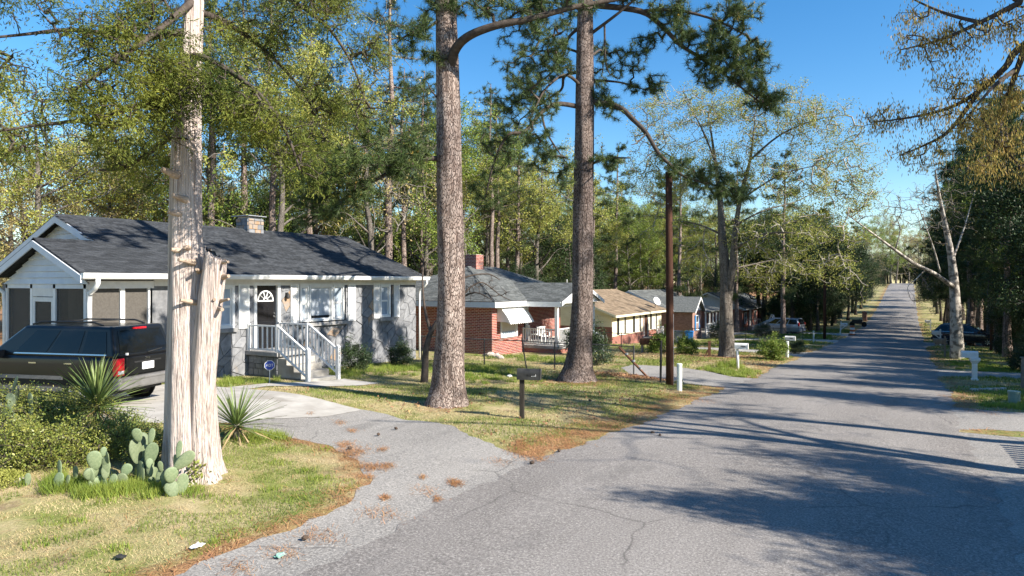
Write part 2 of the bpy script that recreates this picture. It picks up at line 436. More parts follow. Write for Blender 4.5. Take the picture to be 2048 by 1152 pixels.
def lawn_mat():
    m = bpy.data.materials.new('lawn_ground'); m.use_nodes = True
    nt = m.node_tree; N = nt.nodes; L = nt.links; b = N['Principled BSDF']
    b.inputs['Roughness'].default_value = .97; b.inputs['Specular IOR Level'].default_value = .1
    tc = N.new('ShaderNodeTexCoord')
    def noise(s, d=6, rough=.62):
        n = N.new('ShaderNodeTexNoise'); n.inputs['Scale'].default_value = s; n.inputs['Detail'].default_value = d; n.inputs['Roughness'].default_value = rough
        L.new(tc.outputs['Object'], n.inputs['Vector']); return n.outputs['Fac']
    def ramp(f, p0, p1, c0, c1):
        r = N.new('ShaderNodeValToRGB'); r.color_ramp.elements[0].position = p0; r.color_ramp.elements[1].position = p1
        r.color_ramp.elements[0].color = (*c0, 1); r.color_ramp.elements[1].color = (*c1, 1); L.new(f, r.inputs['Fac']); return r.outputs['Color']
    def mix(f, A, B):
        x = N.new('ShaderNodeMix'); x.data_type = 'RGBA'; L.new(f, x.inputs['Factor'])
        for k, q in (('A', A), ('B', B)):
            if isinstance(q, tuple): x.inputs[k].default_value = (*q, 1)
            else: L.new(q, x.inputs[k])
        return x.outputs['Result']
    dirt = ramp(noise(9), .35, .7, (.17,.115,.07), (.34,.255,.165))
    straw = ramp(noise(28, 4), .3, .7, (.2,.105,.05), (.36,.21,.11))
    grass = ramp(noise(22, 5), .3, .72, (.13,.155,.04), (.29,.29,.1))
    dry = ramp(noise(26, 5), .3, .72, (.3,.24,.125), (.52,.43,.25))
    col = mix(ramp(noise(.8, 6), .4, .6, (0,0,0), (1,1,1)), grass, dry)
    col = mix(ramp(noise(1.7, 6), .56, .68, (0,0,0), (.8,.8,.8)), col, dirt)
    at_ = N.new('ShaderNodeAttribute'); at_.attribute_name = 'litter'
    ad = N.new('ShaderNodeMath'); ad.operation = 'MULTIPLY_ADD'; ad.inputs[1].default_value = .9
    L.new(noise(1.3, 6), ad.inputs[0]); L.new(at_.outputs['Fac'], ad.inputs[2])
    col = mix(ramp(ad.outputs[0], .78, 1.0, (0,0,0), (1,1,1)), col, straw)
    L.new(col, b.inputs['Base Color'])
    bp = N.new('ShaderNodeBump'); bp.inputs['Strength'].default_value = .8; bp.inputs['Distance'].default_value = .03
    L.new(noise(30, 4), bp.inputs['Height']); L.new(bp.outputs[0], b.inputs['Normal'])
    return m
MT['lawn'] = lawn_mat()

# ---------------------------------------------------------------- regions on the ground
def inpoly(X, Y, poly):
    X = np.asarray(X, float); Y = np.asarray(Y, float); r = np.zeros(X.shape, bool); n = len(poly)
    for i in range(n):
        x0, y0 = poly[i]; x1, y1 = poly[(i+1) % n]
        c = ((y0 > Y) != (y1 > Y)) & (X < (x1-x0)*(Y-y0)/((y1-y0) if y1 != y0 else 1e-9)+x0)
        r ^= c
    return r
_LY = [-80, 0, 10, 20, 40, 63, 120, 230, 700]
_LX = [-5.3, -5.35, -5.4, -4.7, -5.0, -5.25, -5.2, -5.3, -5.3]
_RX = [1.0, 1.0, 1.0, 1.0, 1.0, 1.15, 1.15, 1.2, 1.2]
def edgeL(Y): return np.interp(Y, _LY, _LX) + .10*np.sin(np.asarray(Y)*.55)+.05*np.sin(np.asarray(Y)*2.3)+.04*np.sin(np.asarray(Y)*7.3)+.03*np.sin(np.asarray(Y)*13.1)
def edgeR(Y): return np.interp(Y, _LY, _RX) + .08*np.sin(np.asarray(Y)*.5+2)+.04*np.sin(np.asarray(Y)*2.1)+.04*np.sin(np.asarray(Y)*6.7)+.03*np.sin(np.asarray(Y)*12.1)
APRON = [(-4.7,-12),(-6.35,-12),(-6.3,0),(-6.4,3.6),(-6.5,5.1),(-6.43,5.7),(-6.48,6.8),(-6.8,7.3),(-6.95,7.75),(-7.5,8.05),(-7.9,8.55),(-8.5,8.8),(-9.2,9.0),(-9.9,9.05),(-11.7,9.0),
         (-11.75,9.6),(-11.05,10.7),(-10.95,11.9),(-10.2,11.95),(-9.6,11.7),(-8.9,11.75),(-8.2,11.6),(-7.5,11.1),(-6.9,10.75),(-6.2,10.4),(-5.8,10.3),(-4.7,10.6)]
CONC = [(-11.72,9.15),(-11.69,9.62),(-10.98,10.72),(-10.88,11.85),(-13.1,12.02),(-14.7,11.95),(-17.7,11.85),(-17.7,9.55),(-22.5,8.9),(-22.5,5.4),(-16,6.9),(-12.6,8.3)]
WALK = [(-14.9,11.9),(-15.15,12.8),(-14.3,13.75),(-13.9,14.95),(-13.9,15.9),(-15.35,15.9),(-15.4,14.3),(-15.8,13.2),(-15.7,11.9)]
DRIVES = [   # (name, label, material, polygon)
 ('driveway', None, 'asphalt_old', [(-4.3,21.2),(-6.2,21.6),(-8.5,22.9),(-9.6,24.8),(-9.9,27),(-8.2,27.3),(-6.6,26.2),(-5.4,25.0),(-4.3,24.9)]),
 ('driveway', None, 'concrete', [(-4.5,38.6),(-6.6,40.4),(-13.5,41.3),(-13.5,44.2),(-6.6,43.4),(-4.5,44.8)]),
 ('driveway', None, 'concrete', [(-4.7,60.5),(-7,62.0),(-15,62.6),(-15,66),(-7,65.3),(-4.7,67)]),
 ('driveway', None, 'concrete', [(-4.7,73.5),(-7,75),(-17,75.6),(-17,79.6),(-7,79),(-4.7,80.5)]),
 ('driveway', None, 'asphalt_old', [(.6,17.0),(1.4,17.6),(7.5,18.0),(7.5,20.7),(2.2,20.6),(.6,21.2)]),
 ('driveway', None, 'asphalt_old', [(.6,30.8),(2.0,31.6),(9,32),(9,34.8),(2.2,34.6),(.6,35.6)]),
 ('driveway', None, 'asphalt_old', [(.6,62),(2.4,63),(9,63.2),(9,67.6),(2.4,67.4),(.6,68.6)]),
]
SHOULDER = [(.6,-12),(2.6,-12),(2.55,4),(2.35,12),(2.0,16.9),(.6,16.9)]
PAVED = [APRON, CONC, WALK, SHOULDER]+[d[3] for d in DRIVES]
HOUSES = [[(-27.5,9.4),(-18.1,9.4),(-18.1,23.2),(-27.5,23.2)], [(-16.7,14.4),(-15.2,14.4),(-15.2,15.9),(-18.2,15.9),(-18.2,13.6),(-16.7,13.6)], [(-26,27.5),(-17.1,27.5),(-14.7,29.6),(-14.7,34),(-17,38),(-26,38)]]
def paved(X, Y, grow=0.0):
    X = np.asarray(X, float); Y = np.asarray(Y, float)
    r = (X > edgeL(Y)-grow) & (X < edgeR(Y)+grow)
    for p in PAVED: r |= inpoly(X, Y, p)
    return r
def blocked(X, Y):
    r = paved(X, Y)
    for p in HOUSES: r |= inpoly(X, Y, p)
    return r

# ---------------------------------------------------------------- ground sheet
def axis(parts):
    out = []
    for a, b, s in parts: out.extend(np.arange(a, b, s))
    out.append(parts[-1][1]); return np.array(out)
gx = axis([(-700,-120,40),(-120,-40,8),(-40,-24,1.6),(-24,-5.4,.3),(-5.4,1.2,.66),(1.2,9,.4),(9,30,2),(30,120,9),(120,700,60)])
gy = axis([(-300,-30,30),(-30,0,3),(0,30,.33),(30,60,.8),(60,250,3),(250,900,50)])
GX, GY = np.meshgrid(gx, gy)
GZ = gz(GX, GY)
inside = np.zeros(GX.shape, bool)
inside |= (GX > edgeL(GY)+.1) & (GX < edgeR(GY)-.1)
for p in PAVED:
    cx = np.mean([q[0] for q in p]); cy = np.mean([q[1] for q in p])
    inside |= inpoly(GX, GY, p)
er = inside.copy()
er[1:-1,1:-1] = inside[1:-1,1:-1] & inside[:-2,1:-1] & inside[2:,1:-1] & inside[1:-1,:-2] & inside[1:-1,2:] & inside[:-2,:-2] & inside[2:,2:] & inside[:-2,2:] & inside[2:,:-2]
GZ = GZ - .06*er
ny, nx = GX.shape
V = np.stack([GX, GY, GZ], -1).reshape(-1, 3)
idx = np.arange(ny*nx).reshape(ny, nx)
Fq = np.stack([idx[:-1,:-1], idx[:-1,1:], idx[1:,1:], idx[1:,:-1]], -1).reshape(-1, 4)
gm = np_mesh('ground', V, Fq, MT['lawn'], True)
# where needles and leaf litter gather: road edge, under the pines, in the wood behind
def litter(X, Y):
    dl = edgeL(Y)-X; dr = X-edgeR(Y)
    a = np.where((dl > 0) & (dl < 2.6), .52*(1-dl/2.6), 0)+np.where((dr > 0) & (dr < 2.0), .5*(1-dr/2.0), 0)
    ap = np.full(np.shape(X), 9.0)
    for (x0, y0), (x1, y1) in zip(APRON[3:14], APRON[4:15]):
        t = np.clip(((X-x0)*(x1-x0)+(Y-y0)*(y1-y0))/max((x1-x0)**2+(y1-y0)**2, 1e-6), 0, 1)
        ap = np.minimum(ap, np.hypot(X-x0-t*(x1-x0), Y-y0-t*(y1-y0)))
    a = np.maximum(a, .55*np.clip(1-ap/.9, 0, 1))
    for (x, y, r, k) in [(-9.8,13.6,2.2,.3),(-9.2,20,3.0,.42),(-7.6,22.6,2.2,.6),(-8,35.4,4,.5),(-9,17.5,3.0,.16),(-6.5,17,2,.3)]:
        a = np.maximum(a, k*np.clip(1-np.hypot(X-x, Y-y)/r, 0, 1)*1.3)
    a = np.maximum(a, np.clip((-X-27)/4, 0, 1)*.7)
    a = np.maximum(a, np.clip((X-7)/4, 0, 1)*.5)
    return a
att = gm.attributes.new('litter', 'FLOAT', 'POINT')
att.data.foreach_set('value', litter(V[:,0], V[:,1]).astype(np.float32))
ground = place('ground', gm, None); ground['kind'] = 'structure'

def strip(name, material, ys, xl, xr, lift, nx=10):
    v = []; 
    for y in ys:
        a, b_ = float(xl(y)), float(xr(y))
        for k in range(nx+1):
            x = a+(b_-a)*k/nx
            crown = .05*(1-(2*k/nx-1)**2)
            v.append((x, y, float(road_z(y))+lift+crown))
    n = nx+1
    f = [(i*n+k, i*n+k+1, (i+1)*n+k+1, (i+1)*n+k) for i in range(len(ys)-1) for k in range(nx)]
    o = place(name, np_mesh(name, np.array(v), np.array(f), material, True), None)
    o['kind'] = 'structure'
    return o
road = strip('road', MT['asphalt'], axis([(-40,0,2),(0,40,.12),(40,60,.4),(60,330,2)]), edgeL, edgeR, .012)

def rough_poly(poly, amp=.07, step=.25, seed=0):
    r = random.Random(seed); out = []
    for i in range(len(poly)):
        a = Vector(poly[i]); b_ = Vector(poly[(i+1) % len(poly)]); n = max(1, int((b_-a).length/step))
        for k in range(n):
            p = a.lerp(b_, k/n); out.append((p.x+r.uniform(-amp, amp), p.y+r.uniform(-amp, amp)))
    return out
def sheet(name, poly, material, lift, amp=.05, seed=0, res=.4):
    """flat paving laid over the terrain: triangulated and cut along a grid so that it follows the ground"""
    bm = bmesh.new()
    f = bm.faces.new([bm.verts.new((x, y, 0)) for x, y in rough_poly(poly, amp, .22, seed)])
    xs = [p[0] for p in poly]; ys = [p[1] for p in poly]
    for ax, lo, hi in ((0, min(xs), max(xs)), (1, min(ys), max(ys))):
        q = lo+res
        while q < hi:
            co = Vector((q, 0, 0)) if ax == 0 else Vector((0, q, 0)); no = Vector((1, 0, 0)) if ax == 0 else Vector((0, 1, 0))
            bmesh.ops.bisect_plane(bm, geom=bm.verts[:]+bm.edges[:]+bm.faces[:], plane_co=co, plane_no=no)
            q += res
    for v in bm.verts: v.co.z = g(v.co.x, v.co.y)+lift
    bmesh.ops.recalc_face_normals(bm, faces=bm.faces[:])
    if sum(q.normal.z for q in bm.faces) < 0: bmesh.ops.reverse_faces(bm, faces=bm.faces[:])
    me = bpy.data.meshes.new(name); bm.to_mesh(me); bm.free()
    me.polygons.foreach_set('use_smooth', [True]*len(me.polygons))
    o = place(name, me, material); o['kind'] = 'structure'
    return o
sheet('driveway', APRON, MT['asphalt_old'], .006, .07, 3)
sheet('driveway', CONC, MT['concrete'], .014, .015, 4)
sheet('path', WALK, MT['concrete'], .020, .01, 5)
sheet('shoulder', SHOULDER, MT['asphalt_old'], .005, .05, 6)
for k, d in enumerate(DRIVES): sheet(d[0], d[3], MT[d[2]], .004, .05, 10+k, .6)
# ---------------------------------------------------------------- building kit (house-local: +x to the street, +y along it)
def text_mesh(body, size, extrude=.002):
    cu = bpy.data.curves.new('txt', 'FONT'); cu.body = body; cu.size = size; cu.extrude = extrude; cu.align_x = 'CENTER'; cu.align_y = 'CENTER'
    o = bpy.data.objects.new('txt', cu); C.objects.link(o)
    bpy.context.view_layer.update()
    me = bpy.data.meshes.new_from_object(o.evaluated_get(bpy.context.evaluated_depsgraph_get()))
    bpy.data.objects.remove(o)
    return me
def lettering(name, body, size, material, parent, M):
    me = text_mesh(body, size); me.materials.clear(); me.materials.append(material)
    o = place(name, me, None, parent); o.matrix_local = M
    return o
FRONT = Matrix(((0,0,1,0),(1,0,0,0),(0,1,0,0),(0,0,0,1)))      # text in the y-z plane facing +x

def clip_rect(poly, y0, y1, z0, z1):
    def cut(p, f, inter):
        o = []
        for i in range(len(p)):
            a, b_ = p[i], p[(i+1) % len(p)]
            if f(a): o.append(a)
            if f(a) != f(b_): o.append(inter(a, b_))
        return o
    for ax, lim, sg in ((0,y0,1),(0,y1,-1),(1,z0,1),(1,z1,-1)):
        if len(poly) < 3: return []
        f = lambda a: sg*(a[ax]-lim) >= 0
        def inter(a, b_):
            t = (lim-a[ax])/(b_[ax]-a[ax]); return tuple(a[k]+(b_[k]-a[k])*t for k in (0,1))
        poly = cut(poly, f, inter)
    return poly if len(poly) >= 3 else []
def free_rects(y0, y1, z0, z1, holes):
    """split a wall into rectangles around its openings"""
    ys = sorted({y0, y1, *[h[0] for h in holes], *[h[1] for h in holes]})
    ys = [y for y in ys if y0 <= y <= y1]; out = []
    for a, b_ in zip(ys[:-1], ys[1:]):
        hs = sorted([(h[2], h[3]) for h in holes if h[0] < (a+b_)/2 < h[1]])
        z = z0
        for (p, q) in hs:
            if p > z: out.append((a, b_, z, p))
            z = max(z, q)
        if z < z1: out.append((a, b_, z, z1))
    return out
def area(p):
    return abs(sum(p[i][0]*p[(i+1) % len(p)][1]-p[(i+1) % len(p)][0]*p[i][1] for i in range(len(p)))/2)
def rubble(parent, x, y0, y1, z0, z1, holes, cell=(.44,.33), seed=1, to3=None, ang=.72, prob_tan=.07):
    r = random.Random(seed); rects = free_rects(y0, y1, z0, z1, holes)
    ca, sa = math.cos(ang), math.sin(ang); pts = {}
    def P(i, j):
        if (i, j) not in pts:
            a = i*cell[0]+r.uniform(-.1, .1)+(.5*cell[0] if j % 2 else 0); b_ = j*cell[1]+r.uniform(-.07, .07)
            pts[(i, j)] = (y0+ca*a-sa*b_, z0+sa*a+ca*b_)
        return pts[(i, j)]
    for i in range(-40, 60):
        for j in range(-60, 60):
            q = [P(i, j), P(i+1, j), P(i+1, j+1), P(i, j+1)]
            cy = sum(p[0] for p in q)/4; cz = sum(p[1] for p in q)/4
            if cy < y0-.6 or cy > y1+.6 or cz < z0-.6 or cz > z1+.6: continue
            q = [(cy+(p[0]-cy)*.93, cz+(p[1]-cz)*.93) for p in q]
            m = MB(); t = r.uniform(.018, .042); tot = 0
            for rc in rects:
                c = clip_rect(q, *rc)
                if not c or area(c) < .0015: continue
                tot += area(c)
                P3 = [to3(p[0], p[1], 0) if to3 else (x, p[0], p[1]) for p in c]
                D3 = [to3(p[0], p[1], t) if to3 else (x+t, p[0], p[1]) for p in c]
                n = len(c); m.add(P3+D3, [tuple(range(n)), tuple(range(n, 2*n))]+[(k, (k+1) % n, n+(k+1) % n, n+k) for k in range(n)])
            if tot > .004:
                m.build('stone', MT['stone_tan'] if r.random() < prob_tan else MT['stone'], parent)
def wall_slab(parent, name, material, x0, x1, y0, y1, z0, z1, holes=()):
    m = MB()
    for k, (a, b_, c, d) in enumerate(free_rects(y0, y1, z0, z1, list(holes))): m.box(x0, x1, a, b_, c, d)
    return m.build(name, material, parent)
def sash_window(parent, x, y0, y1, z0, z1, glass=None, casing=.09, name='window', mid=True, depth=.05):
    """casing, two sashes and panes; x is the wall face"""
    m = MB(); c = casing
    m.box(x-.06, x+depth, y0-c, y0, z0-c, z1+c); m.box(x-.06, x+depth, y1, y1+c, z0-c, z1+c)
    m.box(x-.06, x+depth-.003, y0, y1, z1, z1+c); m.box(x-.06, x+depth+.03, y0, y1, z0-c, z0)
    w = m.build(name, MT['white'], parent)
    s = MB(); q = .035; zm = (z0+z1)/2
    for (a, b_, dx) in ([(z0, zm, .0), (zm, z1, .018)] if mid else [(z0, z1, 0)]):
        s.box(x-.05+dx, x-.02+dx, y0, y0+q, a, b_); s.box(x-.05+dx, x-.02+dx, y1-q, y1, a, b_)
        s.box(x-.05+dx, x-.02+dx, y0+q, y1-q, a, a+q); s.box(x-.05+dx, x-.02+dx, y0+q, y1-q, b_-q, b_)
    s.build('sash', MT['white'], w)
    for (a, b_, dx) in ([(z0, zm, .0), (zm, z1, .018)] if mid else [(z0, z1, 0)]):
        MB().box(x-.045+dx, x-.035+dx, y0+q, y1-q, a+q, b_-q).build('pane', glass or MT['blind'], w)
    return w
def shutter(parent, x, y0, y1, z0, z1, material=None):
    f = MB(); q = .05
    f.box(x, x+.04, y0, y0+q, z0, z1); f.box(x, x+.04, y1-q, y1, z0, z1)
    f.box(x, x+.04, y0+q, y1-q, z0, z0+q); f.box(x, x+.04, y0+q, y1-q, z1-q, z1)
    zm = (z0+z1)/2; f.box(x, x+.04, y0+q, y1-q, zm-.03, zm+.03)
    f.box(x, x+.008, y0+q, y1-q, z0+q, z1-q)
    s = f.build('shutter', material or MT['white'], parent)
    l = MB(); z = z0+q+.01
    while z < z1-q-.03:
        if abs(z-zm) > .06:
            l.add([(x+.01,y0+q,z+.03),(x+.01,y1-q,z+.03),(x+.034,y1-q,z),(x+.034,y0+q,z),(x+.01,y0+q,z+.02),(x+.01,y1-q,z+.02)], [(0,1,2,3),(3,2,5,4)])
        z += .045
    lo = l.build('louvre', material or MT['white'], s, fix=False); lo['kind'] = 'stuff'
    return s
def shingles(parent, o, a, u, la, lu, material, n_single=300, cam_pt=None, w=.33, ex=.145, seed=2, clip=None):
    """courses of tabs: o eave corner, a along the eave, u up the slope (unit vectors)"""
    r = random.Random(seed); o = Vector(o); a = Vector(a); u = Vector(u); n = a.cross(u)
    if n.z < 0: n = -n
    items = []
    rows = int(lu/ex)+1
    for j in range(rows):
        s = -(j % 2)*w*.5+r.uniform(-.03, .03)
        while s < la:
            s0 = max(s, 0); s1 = min(s+w-.006, la); t0 = j*ex; t1 = min(t0+ex+.03, lu)
            if s1-s0 > .04 and t1-t0 > .02:
                if clip is None or clip((s0+s1)/2, (t0+t1)/2): items.append((s0, s1, t0, t1, r.uniform(.008, .014)))
            s += w
    if cam_pt is not None:
        cp = Vector(cam_pt); items.sort(key=lambda k: (o+a*((k[0]+k[1])/2)+u*((k[2]+k[3])/2)-cp).length)
    unit_me = None; rest = MB()
    for k, (s0, s1, t0, t1, h) in enumerate(items):
        full = abs((s1-s0)-(w-.006)) < 1e-6 and abs((t1-t0)-(ex+.03)) < 1e-6
        if k < n_single and full:
            if unit_me is None:
                W = w-.006; U = ex+.03
                q = MB(); P = [(0,0,0),(W,0,0),(W,U,-.004),(0,U,-.004),(0,0,.012),(W,0,.012),(W,U,.001),(0,U,.001)]
                q.add(P, [(0,3,2,1),(4,5,6,7),(0,1,5,4),(1,2,6,5),(2,3,7,6),(3,0,4,7)])
                unit_me = q.mesh('shingle', material); fix_normals(unit_me)
            ob = place('shingle', unit_me, None, parent)
            p = o+a*s0+u*t0
            ob.matrix_local = Matrix(((a.x,u.x,n.x,p.x),(a.y,u.y,n.y,p.y),(a.z,u.z,n.z,p.z),(0,0,0,1)))
        else:
            c = [o+a*s0+u*t0, o+a*s1+u*t0, o+a*s1+u*t1, o+a*s0+u*t1]
            rest.add([c[0]+n*h, c[1]+n*h, c[2]+n*.001, c[3]+n*.001, c[0], c[1]], [(0,1,2,3),(4,5,1,0)])
    if rest.f:
        q = rest.build('shingle_courses', material, parent, fix=False); q['kind'] = 'stuff'
def lay_bricks(parent, frame, y0, y1, z0, z1, holes, n_single=0, material=None, seed=3, bw=.2, bh=.06, jt=.019):
    """running bond on a wall plane; frame(y, z, out) -> 3D"""
    r = random.Random(seed); rects = free_rects(y0, y1, z0, z1, list(holes)); rest = MB(); k = 0; row = 0; z = z0
    me = None
    while z+bh <= z1+1e-6:
        y = y0-(row % 2)*(bw+jt)/2
        while y < y1:
            q = [(y, z), (y+bw, z), (y+bw, z+bh), (y, z+bh)]
            for rc in rects:
                c = clip_rect(q, *rc)
                if not c or area(c) < .002: continue
                ya = min(p[0] for p in c); yb = max(p[0] for p in c); za = min(p[1] for p in c); zb = max(p[1] for p in c)
                t = r.uniform(.006, .011)
                if k < n_single and yb-ya > bw-1e-4:
                    if me is None:
                        b_ = MB(); O = Vector(frame(0, 0, 0))
                        cs = [Vector(frame(p, s, d))-O for d in (0, .009) for p, s in ((0,0),(bw,0),(bw,bh),(0,bh))]
                        b_.add(cs, [(0,1,2,3),(4,5,6,7),(0,1,5,4),(1,2,6,5),(2,3,7,6),(3,0,4,7)]); me = b_.mesh('brick', material); fix_normals(me)
                    place('brick', me, None, parent, loc=frame(ya, za, 0)); k += 1
                else:
                    A = [frame(ya,za,0),frame(yb,za,0),frame(yb,zb,0),frame(ya,zb,0),frame(ya,za,t),frame(yb,za,t),frame(yb,zb,t),frame(ya,zb,t)]
                    rest.add(A, [(4,5,6,7),(0,1,5,4),(1,2,6,5),(2,3,7,6),(3,0,4,7)])
            y += bw+jt
        z += bh+jt; row += 1
    if rest.f:
        q = rest.build('brick_courses', material, parent); q['kind'] = 'stuff'

# ---------------------------------------------------------------- house with the screened porch and stone front
H1 = thing('stone_house', 'one storey house with grey stone front, white shutters, dark shingle roof and screened porch', 'house', (-18.2, 9.67, 0))
YE = 13.4; YP = 1.65; ZE = 3.22; SL = .40; XR = -4.2; XE = .42
HO = Vector((-18.2, 9.67, 0))
def yy(Y): return Y-9.67
win_holes = [(yy(13.0),yy(14.0),1.62,2.92),(yy(14.86),yy(15.7),.85,2.9),(yy(16.68),yy(18.85),1.62,2.93),(yy(20.8),yy(21.5),1.64,2.95)]
# main front wall: mortar backing with stones set on it
wall_holes = [(a-.05,b_+.05,c-.05,d+.02) for a,b_,c,d in win_holes]+[(yy(19.22),yy(19.63),.4,.64)]
wall = wall_slab(H1, 'wall', MT['mortar'], -.25, 0, YP, YE, -.7, 3.0, wall_holes)
rubble(wall, 0.0, YP+.6, YE, -.7, 2.86, wall_holes, seed=4)
# end wall, rear wall and the gable above it
MB().box(-8.4, -.25, YE-.25, YE, -.7, 3.0).build('side_wall', MT['mortar'], H1)
MB().box(-8.4, -8.15, YP, YE-.25, -.7, 3.0).build('rear_wall', MT['mortar'], H1)
MB().prism([(-.25,YE-.25,3.0),(-8.15,YE-.25,3.0),(XR,YE-.25,ZE+(XE-XR)*SL-.16)], (0,.25,0)).build('gable_wall', MT['siding'], H1)
rubble(wall, 0, -8.4, -.25, -.7, 2.86, [], seed=9, to3=lambda p, q, t: (p, YE+t, q), ang=.2)
# inner wall between porch and house (with window and door seen through the screen)
MB().box(-4.2, -.2, YP-.02, YP+.2, 0, 3.1).build('porch_inner_wall', MT['wood_grey'], H1)
# roof planes
def roof_slab(name, pts, material, parent, th=.06):
    a, b_, c = Vector(pts[0]), Vector(pts[1]), Vector(pts[2]); n = (b_-a).cross(c-a).normalized()
    if n.z < 0: n = -n
    return MB().prism(pts, n*-th).build(name, material, parent)
ZR = ZE+(XE-XR)*SL
y_l, y_r = -.38, YE+.32
XPR = -1.95; ZPR = ZE+(XE-XPR)*SL
roof = roof_slab('roof', [(XE,y_l,ZE),(XE,y_r,ZE),(XR,y_r,ZR),(XR,YP-.38,ZR),(XPR,YP-.38,ZPR),(XPR,y_l,ZPR)], MT['roof_under'], H1)
roof_slab('rear_roof', [(XR,YP-.38,ZR),(XR,y_r,ZR),(-8.82,y_r,ZR-(XR+8.82)*SL),(-8.82,YP-.38,ZR-(XR+8.82)*SL)], MT['shingle'], H1)
roof_slab('porch_roof', [(XPR,y_l,ZPR),(XPR,YP-.1,ZPR),(-4.4,YP-.1,ZPR-(XPR+4.4)*SL),(-4.4,y_l,ZPR-(XPR+4.4)*SL)], MT['shingle'], H1)
up = Vector((XR-XE, 0, ZR-ZE)); lu = up.length; up.normalize()
def clip1(s, t):
    x = XE+up.x*t
    return not (x < XPR and s < YP-.38-y_l)
shingles(roof, (XE,y_l,ZE+.003), (0,1,0), up, y_r-y_l, lu, MT['shingle'], 300, Vector((0,0,3))-HO, clip=clip1)
MB().prism([(XR-.16,YP-.38,ZR-.05),(XR,YP-.38,ZR+.03),(XR+.16,YP-.38,ZR-.05)], (0,y_r-YP+.38,0)).build('ridge_cap', MT['shingle'], roof)
MB().prism([(XPR-.14,y_l,ZPR-.04),(XPR,y_l,ZPR+.03),(XPR+.14,y_l,ZPR-.04)], (0,YP-y_l-.4,0)).build('ridge_cap', MT['shingle'], roof)
# rake boards
def rake(a, b_, w=.2, t=.035, parent=None):
    a = Vector(a); b_ = Vector(b_)
    m = MB(); m.prism([a+Vector((0,0,-.02)), b_+Vector((0,0,-.02)), b_+Vector((0,0,-w)), a+Vector((0,0,-w))], (0,-t,0)); return m.build('rake_board', MT['siding'], parent)
rake((XE,y_l,ZE-.03), (XPR,y_l,ZPR-.03), .2, .035, H1); rake((XPR,y_l,ZPR-.03), (-4.4,y_l,ZPR-.03-(XPR+4.4)*SL), .2, .035, H1)
rake((XPR,YP-.38,ZPR), (XR,YP-.38,ZR-.03), .22, .035, H1); rake((XR,YP-.38,ZR-.03), (-8.82,YP-.38,ZR-.03-(XR+8.82)*SL), .22, .035, H1)
# gable siding boards, porch and main
def gable_boards(parent, y, xa, xb, z0, apex_x, apex_z, bh=.17):
    """clapboards filling the triangle between xa and xb"""
    z = z0; k = 0
    while z < apex_z-.06:
        z1 = min(z+bh, apex_z-.02)
        def ends(zz):
            t = (zz-z0)/(apex_z-z0); return xa+(apex_x-xa)*t, xb+(apex_x-xb)*t
        l0, r0 = ends(z); l1, r1 = ends(z1)
        m = MB(); m.add([(l0,y-.05,z+.012),(r0,y-.05,z+.012),(r1,y-.006,z1),(l1,y-.006,z1),(l0,y,z),(r0,y,z),(r1,y,z1),(l1,y,z1)], [(0,1,2,3),(7,6,5,4),(0,4,5,1),(1,5,6,2),(2,6,7,3),(3,7,4,0)])
        m.build('siding_board', MT['siding'], parent); z = z1
gb = MB().prism([(.1,-.06,2.98),(XPR,-.06,ZPR-.1),(-4.2,-.06,2.98)], (0,.05,0)).build('porch_gable', MT['siding'], H1)
gable_boards(gb, -.065, .2, -4.2, 2.95, XPR, ZPR-.12)
ug = MB().prism([(-.25,YP-.05,ZE+.1),(XR,YP-.05,ZR-.1),(-8.2,YP-.05,ZE+.1)], (0,.05,0)).build('upper_gable', MT['siding'], H1)
gable_boards(ug, YP-.055, -.3, -8.1, 3.3, XR, ZR-.14)
# screened porch: posts, rails, screens, knee wall
for (x, y) in ((-.06, .0),(-.06, YP/2+.06),(-.06,YP),(-1.55,-.0),(-2.75,-.0),(-4.15,-.0)):
    MB().box(x-.06, x+.06, y-.06, y+.06, 0, 3.02).build('porch_post', MT['white'], H1)
MB().box(-.12, 0.02, -.06, YP+.1, 2.84, 3.04).build('porch_beam', MT['white'], H1)
MB().box(-4.2, -.13, -.06, .05, 2.84, 2.96).build('porch_beam', MT['siding'], H1)
MB().box(-.1, -.0, .06, YP-.06, 0, .95).build('knee_wall', MT['white'], H1)
MB().box(-.075, -.065, .06, YP/2, .95, 2.84).build('screen_panel', MT['screen'], H1)
MB().box(-.075, -.065, YP/2+.12, YP-.06, .95, 2.84).build('screen_panel', MT['screen'], H1)
MB().box(-4.15, -.1, -.055, .0, -.05, .22).build('porch_sill', MT['siding'], H1)
kw = MB().box(-4.15, -2.8, -.05, 0, .22, .95).build('knee_wall', MT['siding'], H1)
for k in range(4): MB().add([(-4.15,-.085,.24+.18*k),(-2.8,-.085,.24+.18*k),(-2.8,-.055,.41+.18*k),(-4.15,-.055,.41+.18*k),(-4.15,-.05,.24+.18*k),(-2.8,-.05,.24+.18*k)],[(0,1,2,3),(4,5,1,0)]).build('siding_board', MT['siding'], kw)
def glassy_screen():
    m = mat('dark_porch_screen', (.03,.03,.03), None, rough=.5, spec=.3)
    nt = m.node_tree; N = nt.nodes; L = nt.links
    tr = N.new('ShaderNodeBsdfTransparent'); ms = N.new('ShaderNodeMixShader'); ms.inputs[0].default_value = .5
    L.new(N['Principled BSDF'].outputs[0], ms.inputs[1]); L.new(tr.outputs[0], ms.inputs[2]); L.new(ms.outputs[0], N['Material Output'].inputs['Surface'])
    return m
MT['mesh_screen'] = glassy_screen()
for a, b_ in ((-4.09,-2.81),(-1.49,-.13)):
    MB().box(a, b_, -.02, -.015, .95 if a < -3 else .22, 2.84).build('screen_panel', MT['mesh_screen'], H1)
sd = MB()      # screen door in the porch end
for a, b_ in ((-2.69,-2.58),(-1.72,-1.61)): sd.box(a, b_, -.05, -.01, .2, 2.6)
